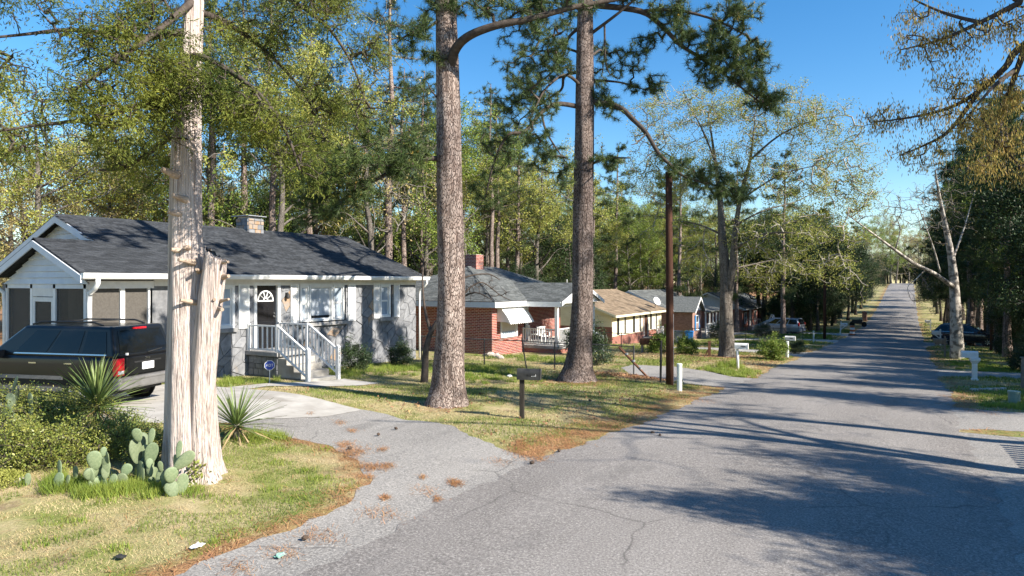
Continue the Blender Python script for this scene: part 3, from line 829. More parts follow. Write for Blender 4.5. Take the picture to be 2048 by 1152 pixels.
sd.box(-2.58,-1.72,-.048,-.012,2.48,2.6); sd.box(-2.58,-1.72,-.048,-.012,.2,.45); sd.box(-2.58,-1.72,-.048,-.012,1.1,1.2)
sdo = sd.build('screen_door', MT['trim'], H1)
MB().box(-2.58,-1.72,-.03,-.025,.45,2.48).build('screen_panel', MT['mesh_screen'], sdo)
MB().box(-2.69,-1.61,-.05,-.01,2.62,2.84).build('transom', MT['trim'], H1)
MB().box(-4.1,-.1,.05,YP-.05,.0,.12).build('porch_floor', MT['concrete_dark'], H1)
# gutter, fascia, frieze, downspouts
gm_ = MB(); prof = [(XE-.02,ZE+.02),(XE+.12,ZE+.02),(XE+.12,ZE-.03),(XE+.08,ZE-.12),(XE-.02,ZE-.12)]
gm_.prism([(x,y_l-.02,z) for x,z in prof], (0,y_r-y_l+.04,0)); gut = gm_.build('gutter', MT['white'], H1)
MB().box(0.0, XE-.02, y_l, y_r, ZE-.15, ZE-.12).build('soffit', MT['trim'], H1)
MB().box(-.02, .05, YP+.1, YE-.02, 2.9, ZE-.15).build('frieze_board', MT['trim'], H1)
for y, zt in ((-.02,.1),(YE+.2,-.4)):
    d = MB(); x0 = XE+.05
    d.tube([(x0,y,ZE-.12),(x0,y,ZE-.25),(x0-.12,y,ZE-.38),(.1,y,ZE-.5),(.08,y,ZE-.75),(.08,y,zt)], .045 if y > 1 else .06, 8)
    d.build('downspout', MT['white'], H1, smooth=True)
d = MB(); d.tube([(-4.3,-.25,2.9),(-4.2,-.1,2.7),(-4.2,-.08,2.3),(-4.2,-.08,.1)], .05, 8); d.build('downspout', MT['white'], H1, smooth=True)
fl = MB(); fl.lathe([(.0,-.02),(.05,-.02),(.06,.06),(.03,.1)], 12, Matrix.Translation((-1.75,-.12,3.72)) @ Matrix.Rotation(-1.9,4,'X')); fl.lathe([(.0,-.02),(.05,-.02),(.06,.06),(.03,.1)], 12, Matrix.Translation((-1.95,-.12,3.72)) @ Matrix.Rotation(-1.9,4,'X') @ Matrix.Rotation(.5,4,'Y'))
fl.box(-1.92,-1.78,-.12,-.06,3.72,3.84); fl.build('floodlight', MT['white_dirty'], H1)
# windows, shutters, sills
sash_window(H1, .03, yy(13.08), yy(13.92), 1.68, 2.83, MT['blind'])
shutter(H1, .035, yy(14.16), yy(14.56), 1.55, 2.95)
sash_window(H1, .03, yy(16.72), yy(16.98), 1.7, 2.84, MT['blind'], .07)
pw = sash_window(H1, .03, yy(17.14), yy(18.12), 1.7, 2.84, MT['curtain'], .07, mid=False)
MB().box(-.01, .005, yy(17.18), yy(18.08), 1.735, 1.83).build('blind_gap', MT['glass'], pw)
sash_window(H1, .03, yy(18.28), yy(18.7), 1.7, 2.84, MT['blind'], .07)
MB().box(.0, .085, yy(16.62), yy(18.82), 2.915, 2.96).build('window_head', MT['white'], H1)
shutter(H1, .035, yy(16.24), yy(16.6), 1.56, 2.95); shutter(H1, .035, yy(18.98), yy(19.38), 1.56, 2.95)
sash_window(H1, .03, yy(20.85), yy(21.3), 1.7, 2.84, MT['blind'])
shutter(H1, .035, yy(20.4), yy(20.74), 1.58, 2.97); shutter(H1, .035, yy(21.62), yy(21.96), 1.58, 2.97)
for a, b_ in ((12.95,14.1),(16.6,18.95),(20.72,21.5)):
    MB().box(-.02, .13, yy(a), yy(b_), 1.46, 1.585).build('sill', MT['concrete_dark'], H1, bevel=.012)
v = MB(); v.box(-.1,-.06,yy(19.22),yy(19.63),.4,.64)
for k in range(5): v.box(-.05,.01,yy(19.24),yy(19.61),.42+.045*k,.435+.045*k)
v.build('foundation_vent', MT['black'], H1)
# front door with fan light
c = MB(); c.box(-.1,.06,yy(14.76),yy(14.86),.82,3.0); c.box(-.1,.06,yy(15.7),yy(15.82),.82,3.0); c.box(-.1,.057,yy(14.86),yy(15.7),2.9,3.0)
c.build('door_frame', MT['white'], H1)
door = MB().box(-.09,-.04,yy(14.86),yy(15.7),.86,2.9).build('front_door', MT['door'], H1)
fan = MB(); fy, fz, R0 = yy(15.27), 2.42, .32
def arc(r0, r1, a0, a1, n=14, x=-.035):
    m = []; 
    pts = [(x, fy+r*math.cos(a0+(a1-a0)*k/n), fz+r*math.sin(a0+(a1-a0)*k/n)) for r in (r0, r1) for k in range(n+1)]
    fs = [(k, k+1, n+2+k, n+1+k) for k in range(n)]
    return pts, fs
p, f = arc(R0-.045, R0, 0, math.pi); fan.add([(q[0]+.01,q[1],q[2]) for q in p], f)
fan.box(-.04,-.025,fy-R0,fy+R0,fz-.045,fz)
for a in (36,72,108,144):
    a = math.radians(a); fan.bar((-.028,fy+.08*math.cos(a),fz+.08*math.sin(a)), (-.028,fy+(R0-.03)*math.cos(a),fz+(R0-.03)*math.sin(a)), .03, .012)
p, f = arc(.06, .1, 0, math.pi); fan.add([(q[0]+.009,q[1],q[2]) for q in p], f)
fan.build('fanlight_bars', MT['white'], door, fix=False)
p, f = arc(0.001, R0-.04, 0, math.pi); MB().add(p, f).build('fanlight_glass', MT['glass'], door, fix=False)
for (a, b_, z0, z1) in ((14.96,15.22,1.75,2.2),(15.34,15.6,1.75,2.2),(14.96,15.22,1.0,1.6),(15.34,15.6,1.0,1.6)):
    MB().box(-.04,-.03,yy(a),yy(b_),z0,z1).build('door_panel', MT['door'], door, bevel=.006)
hk = MB(); hk.lathe([(.0,0),(.03,0),(.032,.03),(.02,.06)], 12, Matrix.Translation((-.04,yy(15.63),1.86)) @ Matrix.Rotation(math.pi/2,4,'Y'))
hk.lathe([(.0,0),(.025,0),(.025,.02)], 12, Matrix.Translation((-.04,yy(15.63),1.98)) @ Matrix.Rotation(math.pi/2,4,'Y')); hk.build('handle', MT['chrome'], door)
lt = MB(); lt.box(.03,.06,yy(16.02),yy(16.1),2.5,2.66); lt.lathe([(.03,-.1),(.06,-.06),(.05,.06),(.01,.1)], 10, Matrix.Translation((.13,yy(16.06),2.55))); lt.bar((.05,yy(16.06),2.63),(.13,yy(16.06),2.66),.02)
lt.build('wall_lamp', MT['black'], H1)
# chimney of stone with a metal cap
ch = MB().box(-4.6,-3.9,yy(17.7),yy(18.4),4.6,5.5).build('chimney', MT['mortar'], H1)
r_ = random.Random(5)
for side in range(2):
    z = 4.9
    while z < 5.46:
        h = r_.uniform(.13,.2); h = min(h, 5.48-z); p = 0
        while p < .69:
            w = min(r_.uniform(.16,.32), .7-p)
            if side == 0: b3 = MB().box(-3.9,-3.9+r_.uniform(.015,.04), yy(17.7)+p+.01, yy(17.7)+p+w-.01, z+.01, z+h-.01)
            else: b3 = MB().box(-4.6+p+.01,-4.6+p+w-.01, yy(17.7)-r_.uniform(.015,.04), yy(17.7), z+.01, z+h-.01)
            b3.build('stone', MT['stone_tan'] if r_.random() < .3 else MT['stone'], ch); p += w
        z += h
cp = MB(); cp.box(-4.8,-3.8,yy(17.62),yy(18.48),5.58,5.61); cp.box(-4.65,-4.0,yy(17.8),yy(18.3),5.5,5.58); cp.build('chimney_cap', MT['steel'], ch)
# stoop: stone base, slab, steps, white railings, newels with house number
SX = HO.x
def L1(X, Y, Z): return (X-SX, Y-9.67, Z)
st = MB().box(0.05,1.38,yy(14.56),yy(15.75),-.1,.72).build('stoop_base', MT['mortar'], H1)
rubble(st, 0, 1.4-.02, 1.4, 0, .1, [], seed=2) if False else None
r_ = random.Random(8); z = -.1
while z < .7:
    h = min(r_.uniform(.16,.26), .72-z); p = 0
    while p < 1.3:
        w = min(r_.uniform(.2,.4), 1.33-p)
        MB().box(.05+p+.012,.05+p+w-.012, yy(14.56)-r_.uniform(.02,.04), yy(14.56), z+.01, z+h-.01).build('stone', MT['stone'], st); p += w
    z += h
MB().box(.02,1.5,yy(14.42),yy(15.82),.72,.85).build('stoop_slab', MT['concrete_dark'], H1, bevel=.01)
for k in range(4):
    zt = .85-.19*(k+1)
    MB().box(1.38+.0, 1.46+.31*(k+1), yy(14.55), yy(15.7), zt-.19-.02*k, zt).build('step', MT['concrete'], H1, bevel=.008)
def railing(parent, a, b_, top=.85, low=.1, n=5, posts=(True, True), w=.035):
    """two rails with balusters between 3D base points a, b"""
    a = Vector(a); b_ = Vector(b_); m = MB(); Z = Vector((0,0,1))
    m.bar(a+Z*top, b_+Z*top, .07, .05)
    r = m.build('railing', MT['white'], parent); MB().bar(a+Z*low, b_+Z*low, .05, .05).build('bottom_rail', MT['white'], r)
    for k in range(n):
        p = a.lerp(b_, (k+1)/(n+1)); MB().bar(p+Z*(low+.02), p+Z*(top-.02), w).build('baluster', MT['white'], r)
    for q, on in ((a, posts[0]), (b_, posts[1])):
        if on: MB().bar(q, q+Z*(top+.05), .085).build('post', MT['white'], r)
    return r
railing(H1, (.1,yy(14.5),.85), (1.4,yy(14.5),.85), .8, .06, 5)
railing(H1, (.1,yy(15.72),.85), (1.4,yy(15.72),.85), .8, .06, 5, (True, True))
for Y in (14.5, 15.74):
    railing(H1, (1.44,yy(Y),.85), (2.68,yy(Y),.12), .8, .06, 7, (False, False))
    nw = MB(); nw.box(2.68,2.79,yy(Y)-.055,yy(Y)+.055,g(-15.4,Y)-.05,1.0); nw.prism([(2.68,yy(Y)-.055,1.0),(2.79,yy(Y)-.055,1.0),(2.735,yy(Y)-.055,1.05)],(0,.11,0))
    n_o = nw.build('newel_post', MT['white'], H1)
    if Y > 15:
        for k, ch_ in enumerate('2051'): lettering('house_number', ch_, .12, MT['black'], n_o, Matrix.Translation((2.794, yy(Y), .9-.13*k)) @ FRONT)

# ---------------------------------------------------------------- security sign
sg = thing('yard_sign', 'small blue octagonal security sign on a thin stake beside the stone stoop', 'sign', (-15.85, 13.42, g(-15.85,13.42)))
MB().tube([(0,0,-.1),(0,0,.45)], .012, 8).build('stake', MT['white'], sg)
oc = [(math.cos(math.pi/8+k*math.pi/4)*.15, math.sin(math.pi/8+k*math.pi/4)*.15) for k in range(8)]
Rz = Matrix.Rotation(math.radians(-40), 4, 'Z')
bd = MB(); bd.prism([Rz @ Vector((.012, p, q+.52)) for p, q in oc], Rz @ Vector((.012,0,0))); pl = bd.build('sign_plate', MT['white'], sg)
bd = MB(); bd.prism([Rz @ Vector((.025, p*.9, q*.9+.52)) for p, q in oc], Rz @ Vector((.004,0,0))); bd.build('sign_face', MT['signblue'], pl)
lettering('lettering', 'ADT', .105, MT['white'], pl, Rz @ Matrix.Translation((.031, 0, .52)) @ FRONT)
# ---------------------------------------------------------------- brick house with hip roof, awning and front porch
MT['brick_tex'] = None
def brick_texture(name, c1, c2, mort, sc=1.0):
    m = bpy.data.materials.new(name); m.use_nodes = True
    nt = m.node_tree; N = nt.nodes; L = nt.links; b = N['Principled BSDF']; b.inputs['Roughness'].default_value = .9; b.inputs['Specular IOR Level'].default_value = .2
    tc = N.new('ShaderNodeTexCoord'); sp = N.new('ShaderNodeSeparateXYZ'); L.new(tc.outputs['Object'], sp.inputs[0])
    ad = N.new('ShaderNodeMath'); ad.operation = 'ADD'; L.new(sp.outputs[0], ad.inputs[0]); L.new(sp.outputs[1], ad.inputs[1])
    cb = N.new('ShaderNodeCombineXYZ'); L.new(ad.outputs[0], cb.inputs[0]); L.new(sp.outputs[2], cb.inputs[1])
    br = N.new('ShaderNodeTexBrick'); br.inputs['Scale'].default_value = 1.0; br.inputs['Brick Width'].default_value = .21; br.inputs['Row Height'].default_value = .075; br.inputs['Mortar Size'].default_value = .007
    br.inputs['Color1'].default_value = (*c1, 1); br.inputs['Color2'].default_value = (*c2, 1); br.inputs['Mortar'].default_value = (*mort, 1)
    L.new(cb.outputs[0], br.inputs['Vector']); L.new(br.outputs['Color'], b.inputs['Base Color'])
    bp = N.new('ShaderNodeBump'); bp.inputs['Strength'].default_value = .6; bp.inputs['Distance'].default_value = .01; bp.invert = True
    L.new(br.outputs['Fac'], bp.inputs['Height']); L.new(bp.outputs[0], b.inputs['Normal'])
    return m
MT['brick_tex'] = brick_texture('far_red_brick', (.22,.062,.045), (.32,.1,.067), (.34,.3,.27))
MT['brick_tex_dark'] = brick_texture('far_brown_brick', (.19,.09,.07), (.3,.16,.12), (.33,.29,.26))
MT['cream'] = mat('cream_panel', (.68,.6,.42), (.76,.69,.52), 3, .7, .3)
MT['white_hot'] = MT['white']

H2 = thing('brick_house', 'red brick house with grey hip roof, scalloped white window awning and white railed porch', 'house', (-17.2, 27.66, -.63))
O2 = Vector((-17.2, 27.66, -.63))
fr = lambda y, z, t: (t, y, z)                       # street front
lf = lambda y, z, t: (-y, -t, z)                     # side wall facing the stone house
pb = lambda y, z, t: (-1.5+t, y, z)                  # wall behind the porch
wfh = [(.75,2.35,.95,2.55)]
MB().box(-.25,-.002,.0,3.1,-.3,2.66).build('wall', MT['brick_mortar'], H2)
MB().box(-8.3,-.25,0,.25,-.3,2.66).build('side_wall', MT['brick_mortar'], H2)
MB().box(-8.3,-8.05,.25,10.4,-.3,2.66).build('rear_wall', MT['brick_mortar'], H2)
MB().box(-8.05,-1.5,10.15,10.4,-.3,2.66).build('side_wall', MT['brick_tex'], H2)
MB().box(-1.75,-1.502,3.1,10.4,-.3,2.66).build('porch_back_wall', MT['brick_mortar'], H2)
MB().box(-1.5,-.25,2.85,3.098,-.3,2.66).build('porch_side_wall', MT['brick_tex'], H2)
wl_ = [o for o in H2.children if o.name.startswith('wall')][0]
lay_bricks(wl_, fr, 0, 3.1, -.15, 2.62, wfh, 300, MT['brick'], 3)
lay_bricks(wl_, lf, .012, 7.0, -.15, 2.62, [(2.2,2.9,.9,2.2)], 0, MT['brick'], 4)
lay_bricks(wl_, pb, 3.1, 10.4, .35, 2.62, [(3.35,4.25,.3,2.35),(5.3,6.3,.5,2.4)], 0, MT['brick'], 5)
w = sash_window(H2, .01, .85, 2.25, 1.05, 2.45, MT['glass'], .12)
MB().box(.0,.008,.95,2.15,1.09,1.22).build('blind', MT['blind'], w)
sw = MB().box(-2.9,-2.2,-.012,.02,.9,2.2).build('side_window', MT['glass'], H2)
for a in (-2.93,-2.58,-2.2): MB().box(a,a+.05,-.02,-.005,.9,2.2).build('mullion', MT['black'], sw)
# scalloped awning
aw = MB(); n = 24
y0, y1 = .45, 2.8; zt, zb = 2.64, 1.62; dx = .8
top = [(0.02, y0+(y1-y0)*k/n, zt) for k in range(n+1)]
mid = [(dx*.75, y0+(y1-y0)*k/n, zb+.35) for k in range(n+1)]
low = [(dx, y0+(y1-y0)*k/n, zb+.06*abs(math.sin(k*math.pi/2))) for k in range(n+1)]
aw.add(top+mid+low, [(k, k+1, n+2+k, n+1+k) for k in range(n)]+[(n+1+k, n+2+k, 2*n+3+k, 2*n+2+k) for k in range(n)])
for y in (y0, y1): aw.add([(0.02,y,zt),(dx*.75,y,zb+.35),(dx,y,zb),(.55,y,zb+.1),(0.02,y,zb+.12)], [(0,1,2,3,4)])
awo = aw.build('awning', MT['white'], H2)
so = awo.modifiers.new('thick','SOLIDIFY'); so.thickness = .012
# roof: hip with a porch gable
ze, zr = 2.72, 4.5
e = .45
A = Vector((e,-e,ze)); Bq = Vector((e,10.85,ze)); Cq = Vector((-8.7,10.85,ze)); Dq = Vector((-8.7,-e,ze)); R0v = Vector((-4.1,4.0,zr)); R1v = Vector((-4.1,7.0,zr))
rf = MB(); rf.add([A,Bq,Cq,Dq,R0v,R1v], [(0,1,5,4),(1,2,5),(2,3,4,5),(3,0,4)]); rf.add([A,Bq,Cq,Dq], [(3,2,1,0)])
hip = rf.build('roof', MT['roof_under'], H2)
def tri_clip(o, a, u, poly):
    """keep tabs whose middle lies in polygon given in (s,t)"""
    def f(s, t): return bool(inpoly(np.array([s]), np.array([t]), poly)[0])
    return f
upf = Vector((-4.1-e,0,zr-ze)); Lf = upf.length; upf.normalize()
shingles(hip, A+Vector((0,0,.004)), (0,1,0), upf, 11.3, Lf, MT['shingle2'], 60, Vector((0,0,3))-O2, clip=tri_clip(0,0,0,[(-.05,0),(11.35,0),(7.45,Lf+.05),(4.45,Lf+.05)]), seed=6)
ups = Vector((0,4.0+e,zr-ze)); Ls = ups.length; ups.normalize()
shingles(hip, Dq+Vector((0,0,.004)), (1,0,0), ups, 9.15, Ls, MT['shingle2'], 60, Vector((0,0,3))-O2, clip=tri_clip(0,0,0,[(-.05,0),(9.2,0),(4.6,Ls+.05)]), seed=7)
MB().tube([A,R0v], .05, 6).build('hip_cap', MT['shingle2'], hip); MB().tube([R0v,R1v], .05, 6).build('ridge_cap', MT['shingle2'], hip); MB().tube([Bq,R1v], .05, 6).build('hip_cap', MT['shingle2'], hip)
fb = MB(); fb.box(e-.03,e+.02,-e-.02,2.55,ze-.28,ze-.02); fb.build('fascia', MT['white'], H2)
fb = MB(); fb.box(-8.7,e-.03,-e-.02,-e+.03,ze-.28,ze-.02); fb.build('fascia', MT['siding'], H2)
MB().box(-.0,e-.03,-e+.03,2.5,ze-.27,ze-.24).build('soffit', MT['white'], H2)
MB().box(-8.7,e-.03,-e+.03,-.02,ze-.265,ze-.235).build('soffit', MT['trim'], H2)
# chimney
chm = MB().box(-4.5,-3.75,4.35,5.1,4.2,5.2).build('chimney', MT['brick_mortar'], H2)
lay_bricks(chm, lambda y, z, t: (-3.75+t, 4.35+y, z), 0, .75, 4.25, 5.2, [], 0, MT['brick'], 8)
lay_bricks(chm, lambda y, z, t: (-4.5+y, 4.35-t, z), 0, .75, 4.25, 5.2, [], 0, MT['brick'], 9)
MB().tube([(-6,8.2,3.6),(-6,8.2,4.3)], .05, 8).build('vent_pipe', MT['white_dirty'], H2)
# porch
pf = MB().box(-1.5,2.05,2.95,8.0,.28,.42).build('porch_floor', MT['concrete_dark'], H2, bevel=.01)
MB().box(-.25,1.95,3.05,7.9,-.35,.278).build('porch_base', MT['brick_tex'], H2)
py, pz, pe = 5.2, 3.62, 2.62
ptop = [(2.45,2.55,pe+.06),(2.45,py,pz),(2.45,7.85,pe+.06)]
for s_, (y_, ) in ((1,(2.55,)),(-1,(7.85,))):
    roof_slab('porch_roof', [(2.45,y_,pe+.06),(2.45,py,pz),(-3.1,py,pz),(-.9,y_,pe+.06)], MT['roof_under'], H2)
pr = [o for o in H2.children if o.name.startswith('porch_roof')]
upp = Vector((0,py-2.55,pz-pe-.06)); Lp = upp.length; upp.normalize()
shingles(pr[0], Vector((-3.1,2.55,pe+.064)), (1,0,0), upp, 5.55, Lp, MT['shingle2'], 40, Vector((0,0,3))-O2, clip=tri_clip(0,0,0,[(2.0,0),(5.6,-.1),(5.6,Lp+.1),(0,Lp+.1)]), seed=8)
MB().box(-.3,2.4,2.5,2.56,pe-.2,pe+.05).build('porch_fascia', MT['white'], H2)
MB().box(1.9,2.05,2.9,7.6,pe-.22,pe).build('porch_beam', MT['white'], H2)
MB().box(-1.5,2.4,2.57,7.8,pe-.03,pe-.005).build('porch_ceiling', MT['white'], H2)
gbl = MB().prism([(2.3,2.75,pe),(2.3,7.65,pe),(2.3,py,pz-.1)], (-.05,0,0)).build('porch_gable', MT['white'], H2)
for s_, y_ in ((1,2.5),(-1,7.9)):
    MB().prism([(2.46,y_,pe+.04),(2.46,py,pz-.01),(2.46,py,pz-.2),(2.46,y_,pe-.15)], (.03,0,0)).build('rake_board', MT['white'], H2)
for y_ in (3.0, 5.0, 7.5): MB().box(1.87,2.03,y_-.08,y_+.08,.42,pe-.22).build('porch_column', MT['white'], H2)
railing(H2, (.02,3.0,.42), (1.8,3.0,.42), .85, .08, 11, (True, False))
railing(H2, (1.95,3.1,.42), (1.95,4.9,.42), .85, .08, 12, (False, False))
railing(H2, (1.95,6.2,.42), (1.95,7.4,.42), .85, .08, 8, (True, False))
railing(H2, (2.05,5.05,.4), (3.1,5.05,-.1), .85, .08, 6, (False, True)); railing(H2, (2.05,6.2,.4), (3.1,6.2,-.1), .85, .08, 6, (False, True))
for k in range(3): MB().box(2.06,2.35+.28*k,5.1,6.15,-.35,.26-.17*k).build('step', MT['concrete_dark'], H2)
dr = MB(); dr.box(-1.5,-1.46,3.35,3.45,.42,2.35); dr.box(-1.5,-1.46,4.15,4.25,.42,2.35); dr.box(-1.5,-1.462,3.45,4.15,2.25,2.35); dr.box(-1.5,-1.462,3.45,4.15,1.2,1.3); dr.box(-1.5,-1.462,3.45,4.15,.42,.6)
dro = dr.build('storm_door', MT['white'], H2); MB().box(-1.49,-1.48,3.45,4.15,.6,2.25).build('pane', MT['glass'], dro)
dk = MB().box(-1.5,-1.47,5.35,5.9,.45,2.4).build('dark_door', MT['door'], H2); MB().box(-1.5,-1.42,5.9,6.2,.42,2.5).build('door_frame', MT['white'], H2)
# porch chairs
def porch_chair(x, y, rz, label):
    c = thing('porch_chair', label, 'chair', (O2.x+x, O2.y+y, O2.z+.42), rz)
    MB().box(-.22,.22,-.24,.24,.4,.44).build('seat', MT['white'], c, bevel=.01)
    b_ = MB()
    for k in range(5): b_.bar((-.22,-.2+.1*k,.44), (-.3,-.2+.1*k,.9), .06, .015)
    b_.bar((-.3,-.26,.88), (-.3,.26,.88), .05); b_.build('backrest', MT['white'], c)
    for sx in (-.2,.2):
        for sy in (-.22,.22): MB().bar((sx,sy,0), (sx*.95,sy,.41), .045).build('leg', MT['white'], c)
    for sy in (-.25,.25):
        a = MB(); a.bar((-.25,sy,.63),(.24,sy,.63),.06,.02); a.bar((.21,sy,.42),(.21,sy,.62),.04); a.build('armrest', MT['white'], c)
porch_chair(.7, 3.95, -.6, 'white plastic armchair on the brick house porch, nearer the stair opening')
porch_chair(-.3, 4.7, .2, 'white plastic armchair on the brick house porch, against the dark door')

# ---------------------------------------------------------------- plainer houses farther down the street
def gable_roof(H, L, dep, ze, zr, material, ov=.45, mrk='white', singles=0, wx=.33, ex=.145):
    xr = -dep/2
    rf = roof_slab('roof', [(ov,-ov,ze),(ov,L+ov,ze),(xr,L+ov,zr),(xr,-ov,zr)], MT['roof_under'], H)
    roof_slab('rear_roof', [(xr,-ov,zr),(xr,L+ov,zr),(-dep-ov,L+ov,ze),(-dep-ov,-ov,ze)], material, H)
    u_ = Vector((xr-ov,0,zr-ze)); l_ = u_.length; u_.normalize()
    shingles(rf, Vector((ov,-ov,ze+.004)), (0,1,0), u_, L+2*ov, l_, material, singles, None, w=wx, ex=ex, seed=int(L*10))
    MB().tube([(xr,-ov,zr+.0),(xr,L+ov,zr+.0)], .05, 6).build('ridge_cap', material, rf)
    MB().box(ov-.02,ov+.03,-ov,L+ov,ze-.17,ze-.01).build('fascia', MT[mrk], H)
    for y_ in (-ov-.03, L+ov):
        MB().prism([(ov,y_,ze-.01),(xr,y_,zr-.01),(-dep-ov,y_,ze-.01),(-dep-ov,y_,ze-.17),(xr,y_,zr-.18),(ov,y_,ze-.17)], (0,.03,0)).build('rake_board', MT[mrk], H)
    MB().box(.0,ov-.02,-ov+.03,L+ov-.03,ze-.17,ze-.15).build('soffit', MT[mrk], H)
    return rf
def shell(H, L, dep, zb, zt, material, zr=None, gmat=None):
    MB().box(-.2,0,0,L,zb,zt).build('wall', material, H); MB().box(-dep,-.2,0,.2,zb,zt).build('side_wall', material, H)
    MB().box(-dep,-.2,L-.2,L,zb,zt).build('side_wall', material, H); MB().box(-dep,-dep+.2,.2,L-.2,zb,zt).build('rear_wall', material, H)
    if zr:
        for y_ in (0, L-.2): MB().prism([(-.0,y_,zt),(-dep,y_,zt),(-dep/2,y_,zr-.15)], (0,.2,0)).build('gable_wall', gmat or material, H)
def simple_door(H, x, y0, y1, z0, z1, material):
    f = MB(); f.box(x,x+.06,y0-.08,y0,z0,z1+.08); f.box(x,x+.06,y1,y1+.08,z0,z1+.08); f.box(x,x+.058,y0,y1,z1,z1+.08); f.build('door_frame', MT['white'], H)
    d = MB().box(x,x+.03,y0,y1,z0,z1).build('door', material, H); MB().box(x+.03,x+.07,y1-.12,y1-.07,(z0+z1)/2-.03,(z0+z1)/2+.03).build('handle', MT['chrome'], d)

H3 = thing('tan_roof_house', 'low house with tan shingle roof, cream upper wall and red brick base', 'house', (-18.4, 45.85, -1.75))
shell(H3, 11.2, 8.4, -.3, 2.36, MT['brick_tex'], 4.1, MT['cream'])
MB().box(.0,.02,.02,6.55,.85,2.3).build('panel', MT['cream'], H3); MB().box(.0,.02,7.75,11.18,.85,2.3).build('panel', MT['cream'], H3)
MB().box(-8.4,0,-.02,0,1.55,2.36).build('panel', MT['cream'], H3)
gable_roof(H3, 11.2, 8.4, 2.42, 4.12, MT['shingle_tan'], .5, 'cream', 0, .4, .17)
for a in (1.2, 4.5, 8.5):
    sash_window(H3, .03, a+.12, a+1.0, .95, 2.1, MT['blind'], .06)
    shutter(H3, .03, a-.28, a+.04, .92, 2.16, MT['black']); shutter(H3, .03, a+1.08, a+1.4, .92, 2.16, MT['black'])
simple_door(H3, .0, 6.75, 7.6, .4, 2.25, MT['wood_pole'])
MB().box(.05,1.3,6.3,8.1,-.3,.38).build('stoop', MT['concrete_dark'], H3)
railing(H3, (1.2,6.4,.38), (1.2,8.0,.38), .8, .08, 8)
MB().tube([(-5,3,3.2),(-5,3,5.0)], .03, 6).build('vent_pipe', MT['white_dirty'], H3); MB().tube([(-4.4,1.2,4.0),(-4.4,1.2,4.6)], .07, 8).build('vent_pipe', MT['steel'], H3)
# satellite dish on the tan roof eave
sd_ = MB(); M_ = Matrix.Translation((.1,9.6,3.15)) @ Matrix.Rotation(math.radians(60),4,'Y') @ Matrix.Rotation(.4,4,'X')
sd_.lathe([(.001,.0),(.2,.03),(.38,.1),(.38,.11),(.2,.045),(.001,.015)], 20, M_); dsh = sd_.build('satellite_dish', MT['white_dirty'], H3, smooth=True)
ar = MB(); ar.tube([(0,9.6,2.5),(-.0,9.6,3.1)], .025, 6); ar.tube([(.1,9.6,2.9),(.5,9.55,3.2)], .015, 6); ar.box(.47,.55,9.5,9.6,3.17,3.25); ar.build('dish_arm', MT['steel'], dsh)

H4 = thing('porch_house', 'brown brick house with grey roof, twin small white gables and a columned porch', 'house', (-19.6, 62.6, -2.25))
shell(H4, 12, 7.4, -.3, 2.6, MT['brick_tex_dark'], 4.4, MT['siding'])
gable_roof(H4, 12, 7.4, 2.66, 4.45, MT['shingle2'], .45, 'siding', 0, .4, .2)
# wing with a street gable
MB().box(.0,2.2,.6,3.8,-.3,2.6).build('wing_wall', MT['brick_tex_dark'], H4)
def street_gable(H, x1, y0, y1, z0, z1, back):
    ym = (y0+y1)/2
    for y_ in (y0-.3, y1+.3): roof_slab('gable_roof', [(x1+.35,y_,z0-.1),(x1+.35,ym,z1),(back,ym,z1),(back,y_,z0-.1)], MT['shingle2'], H)
    MB().prism([(x1-.05,y0,z0),(x1-.05,y1,z0),(x1-.05,ym,z1-.12)], (.06,0,0)).build('gable_wall', MT['siding'], H)
    for y_ in (y0-.34, y1+.34): MB().prism([(x1+.36,y_,z0-.12),(x1+.36,ym,z1-.01),(x1+.36,ym,z1-.2),(x1+.36,y_,z0-.3)], (.03,0,0)).build('rake_board', MT['white'], H)
street_gable(H4, 2.2, .6, 3.8, 2.6, 3.9, -2.6)
street_gable(H4, 1.3, 4.9, 6.5, 2.75, 3.45, -1.6)
w4 = sash_window(H4, 2.23, 1.7, 2.5, .8, 2.1, MT['glass'], .07); shutter(H4, 2.23, 1.25, 1.6, .75, 2.15, MT['blue']); shutter(H4, 2.23, 2.6, 2.95, .75, 2.15, MT['blue'])
MB().box(0,2.6,3.85,11,-.3,.35).build('porch_floor', MT['concrete'], H4)
roof_slab('porch_roof', [(2.9,3.9,2.45),(2.9,11.2,2.45),(-.4,11.2,2.95),(-.4,3.9,2.95)], MT['shingle2'], H4)
MB().box(2.45,2.6,3.9,11.1,2.25,2.42).build('porch_beam', MT['white'], H4)
for y_ in (4.1,5.5,6.9,8.3,9.7,10.9): MB().box(2.46,2.58,y_-.06,y_+.06,.35,2.25).build('porch_column', MT['white'], H4)
simple_door(H4, 0, 5.0, 5.9, .35, 2.3, MT['door'])
sash_window(H4, .03, 7.6, 8.8, .8, 2.1, MT['glass'], .07)
for k in range(4): MB().box(2.61,2.9+.28*k,5.6,6.8,-.4,.2-.16*k).build('step', MT['concrete'], H4)
for y_ in (5.55, 6.85): railing(H4, (2.65,y_,.35), (4.1,y_,-.35), .85, .08, 9)
railing(H4, (2.53,7.0,.35), (2.53,8.2,.35), .85, .08, 6, (False, False)); railing(H4, (2.53,4.2,.35), (2.53,5.4,.35), .85, .08, 6, (False, False))

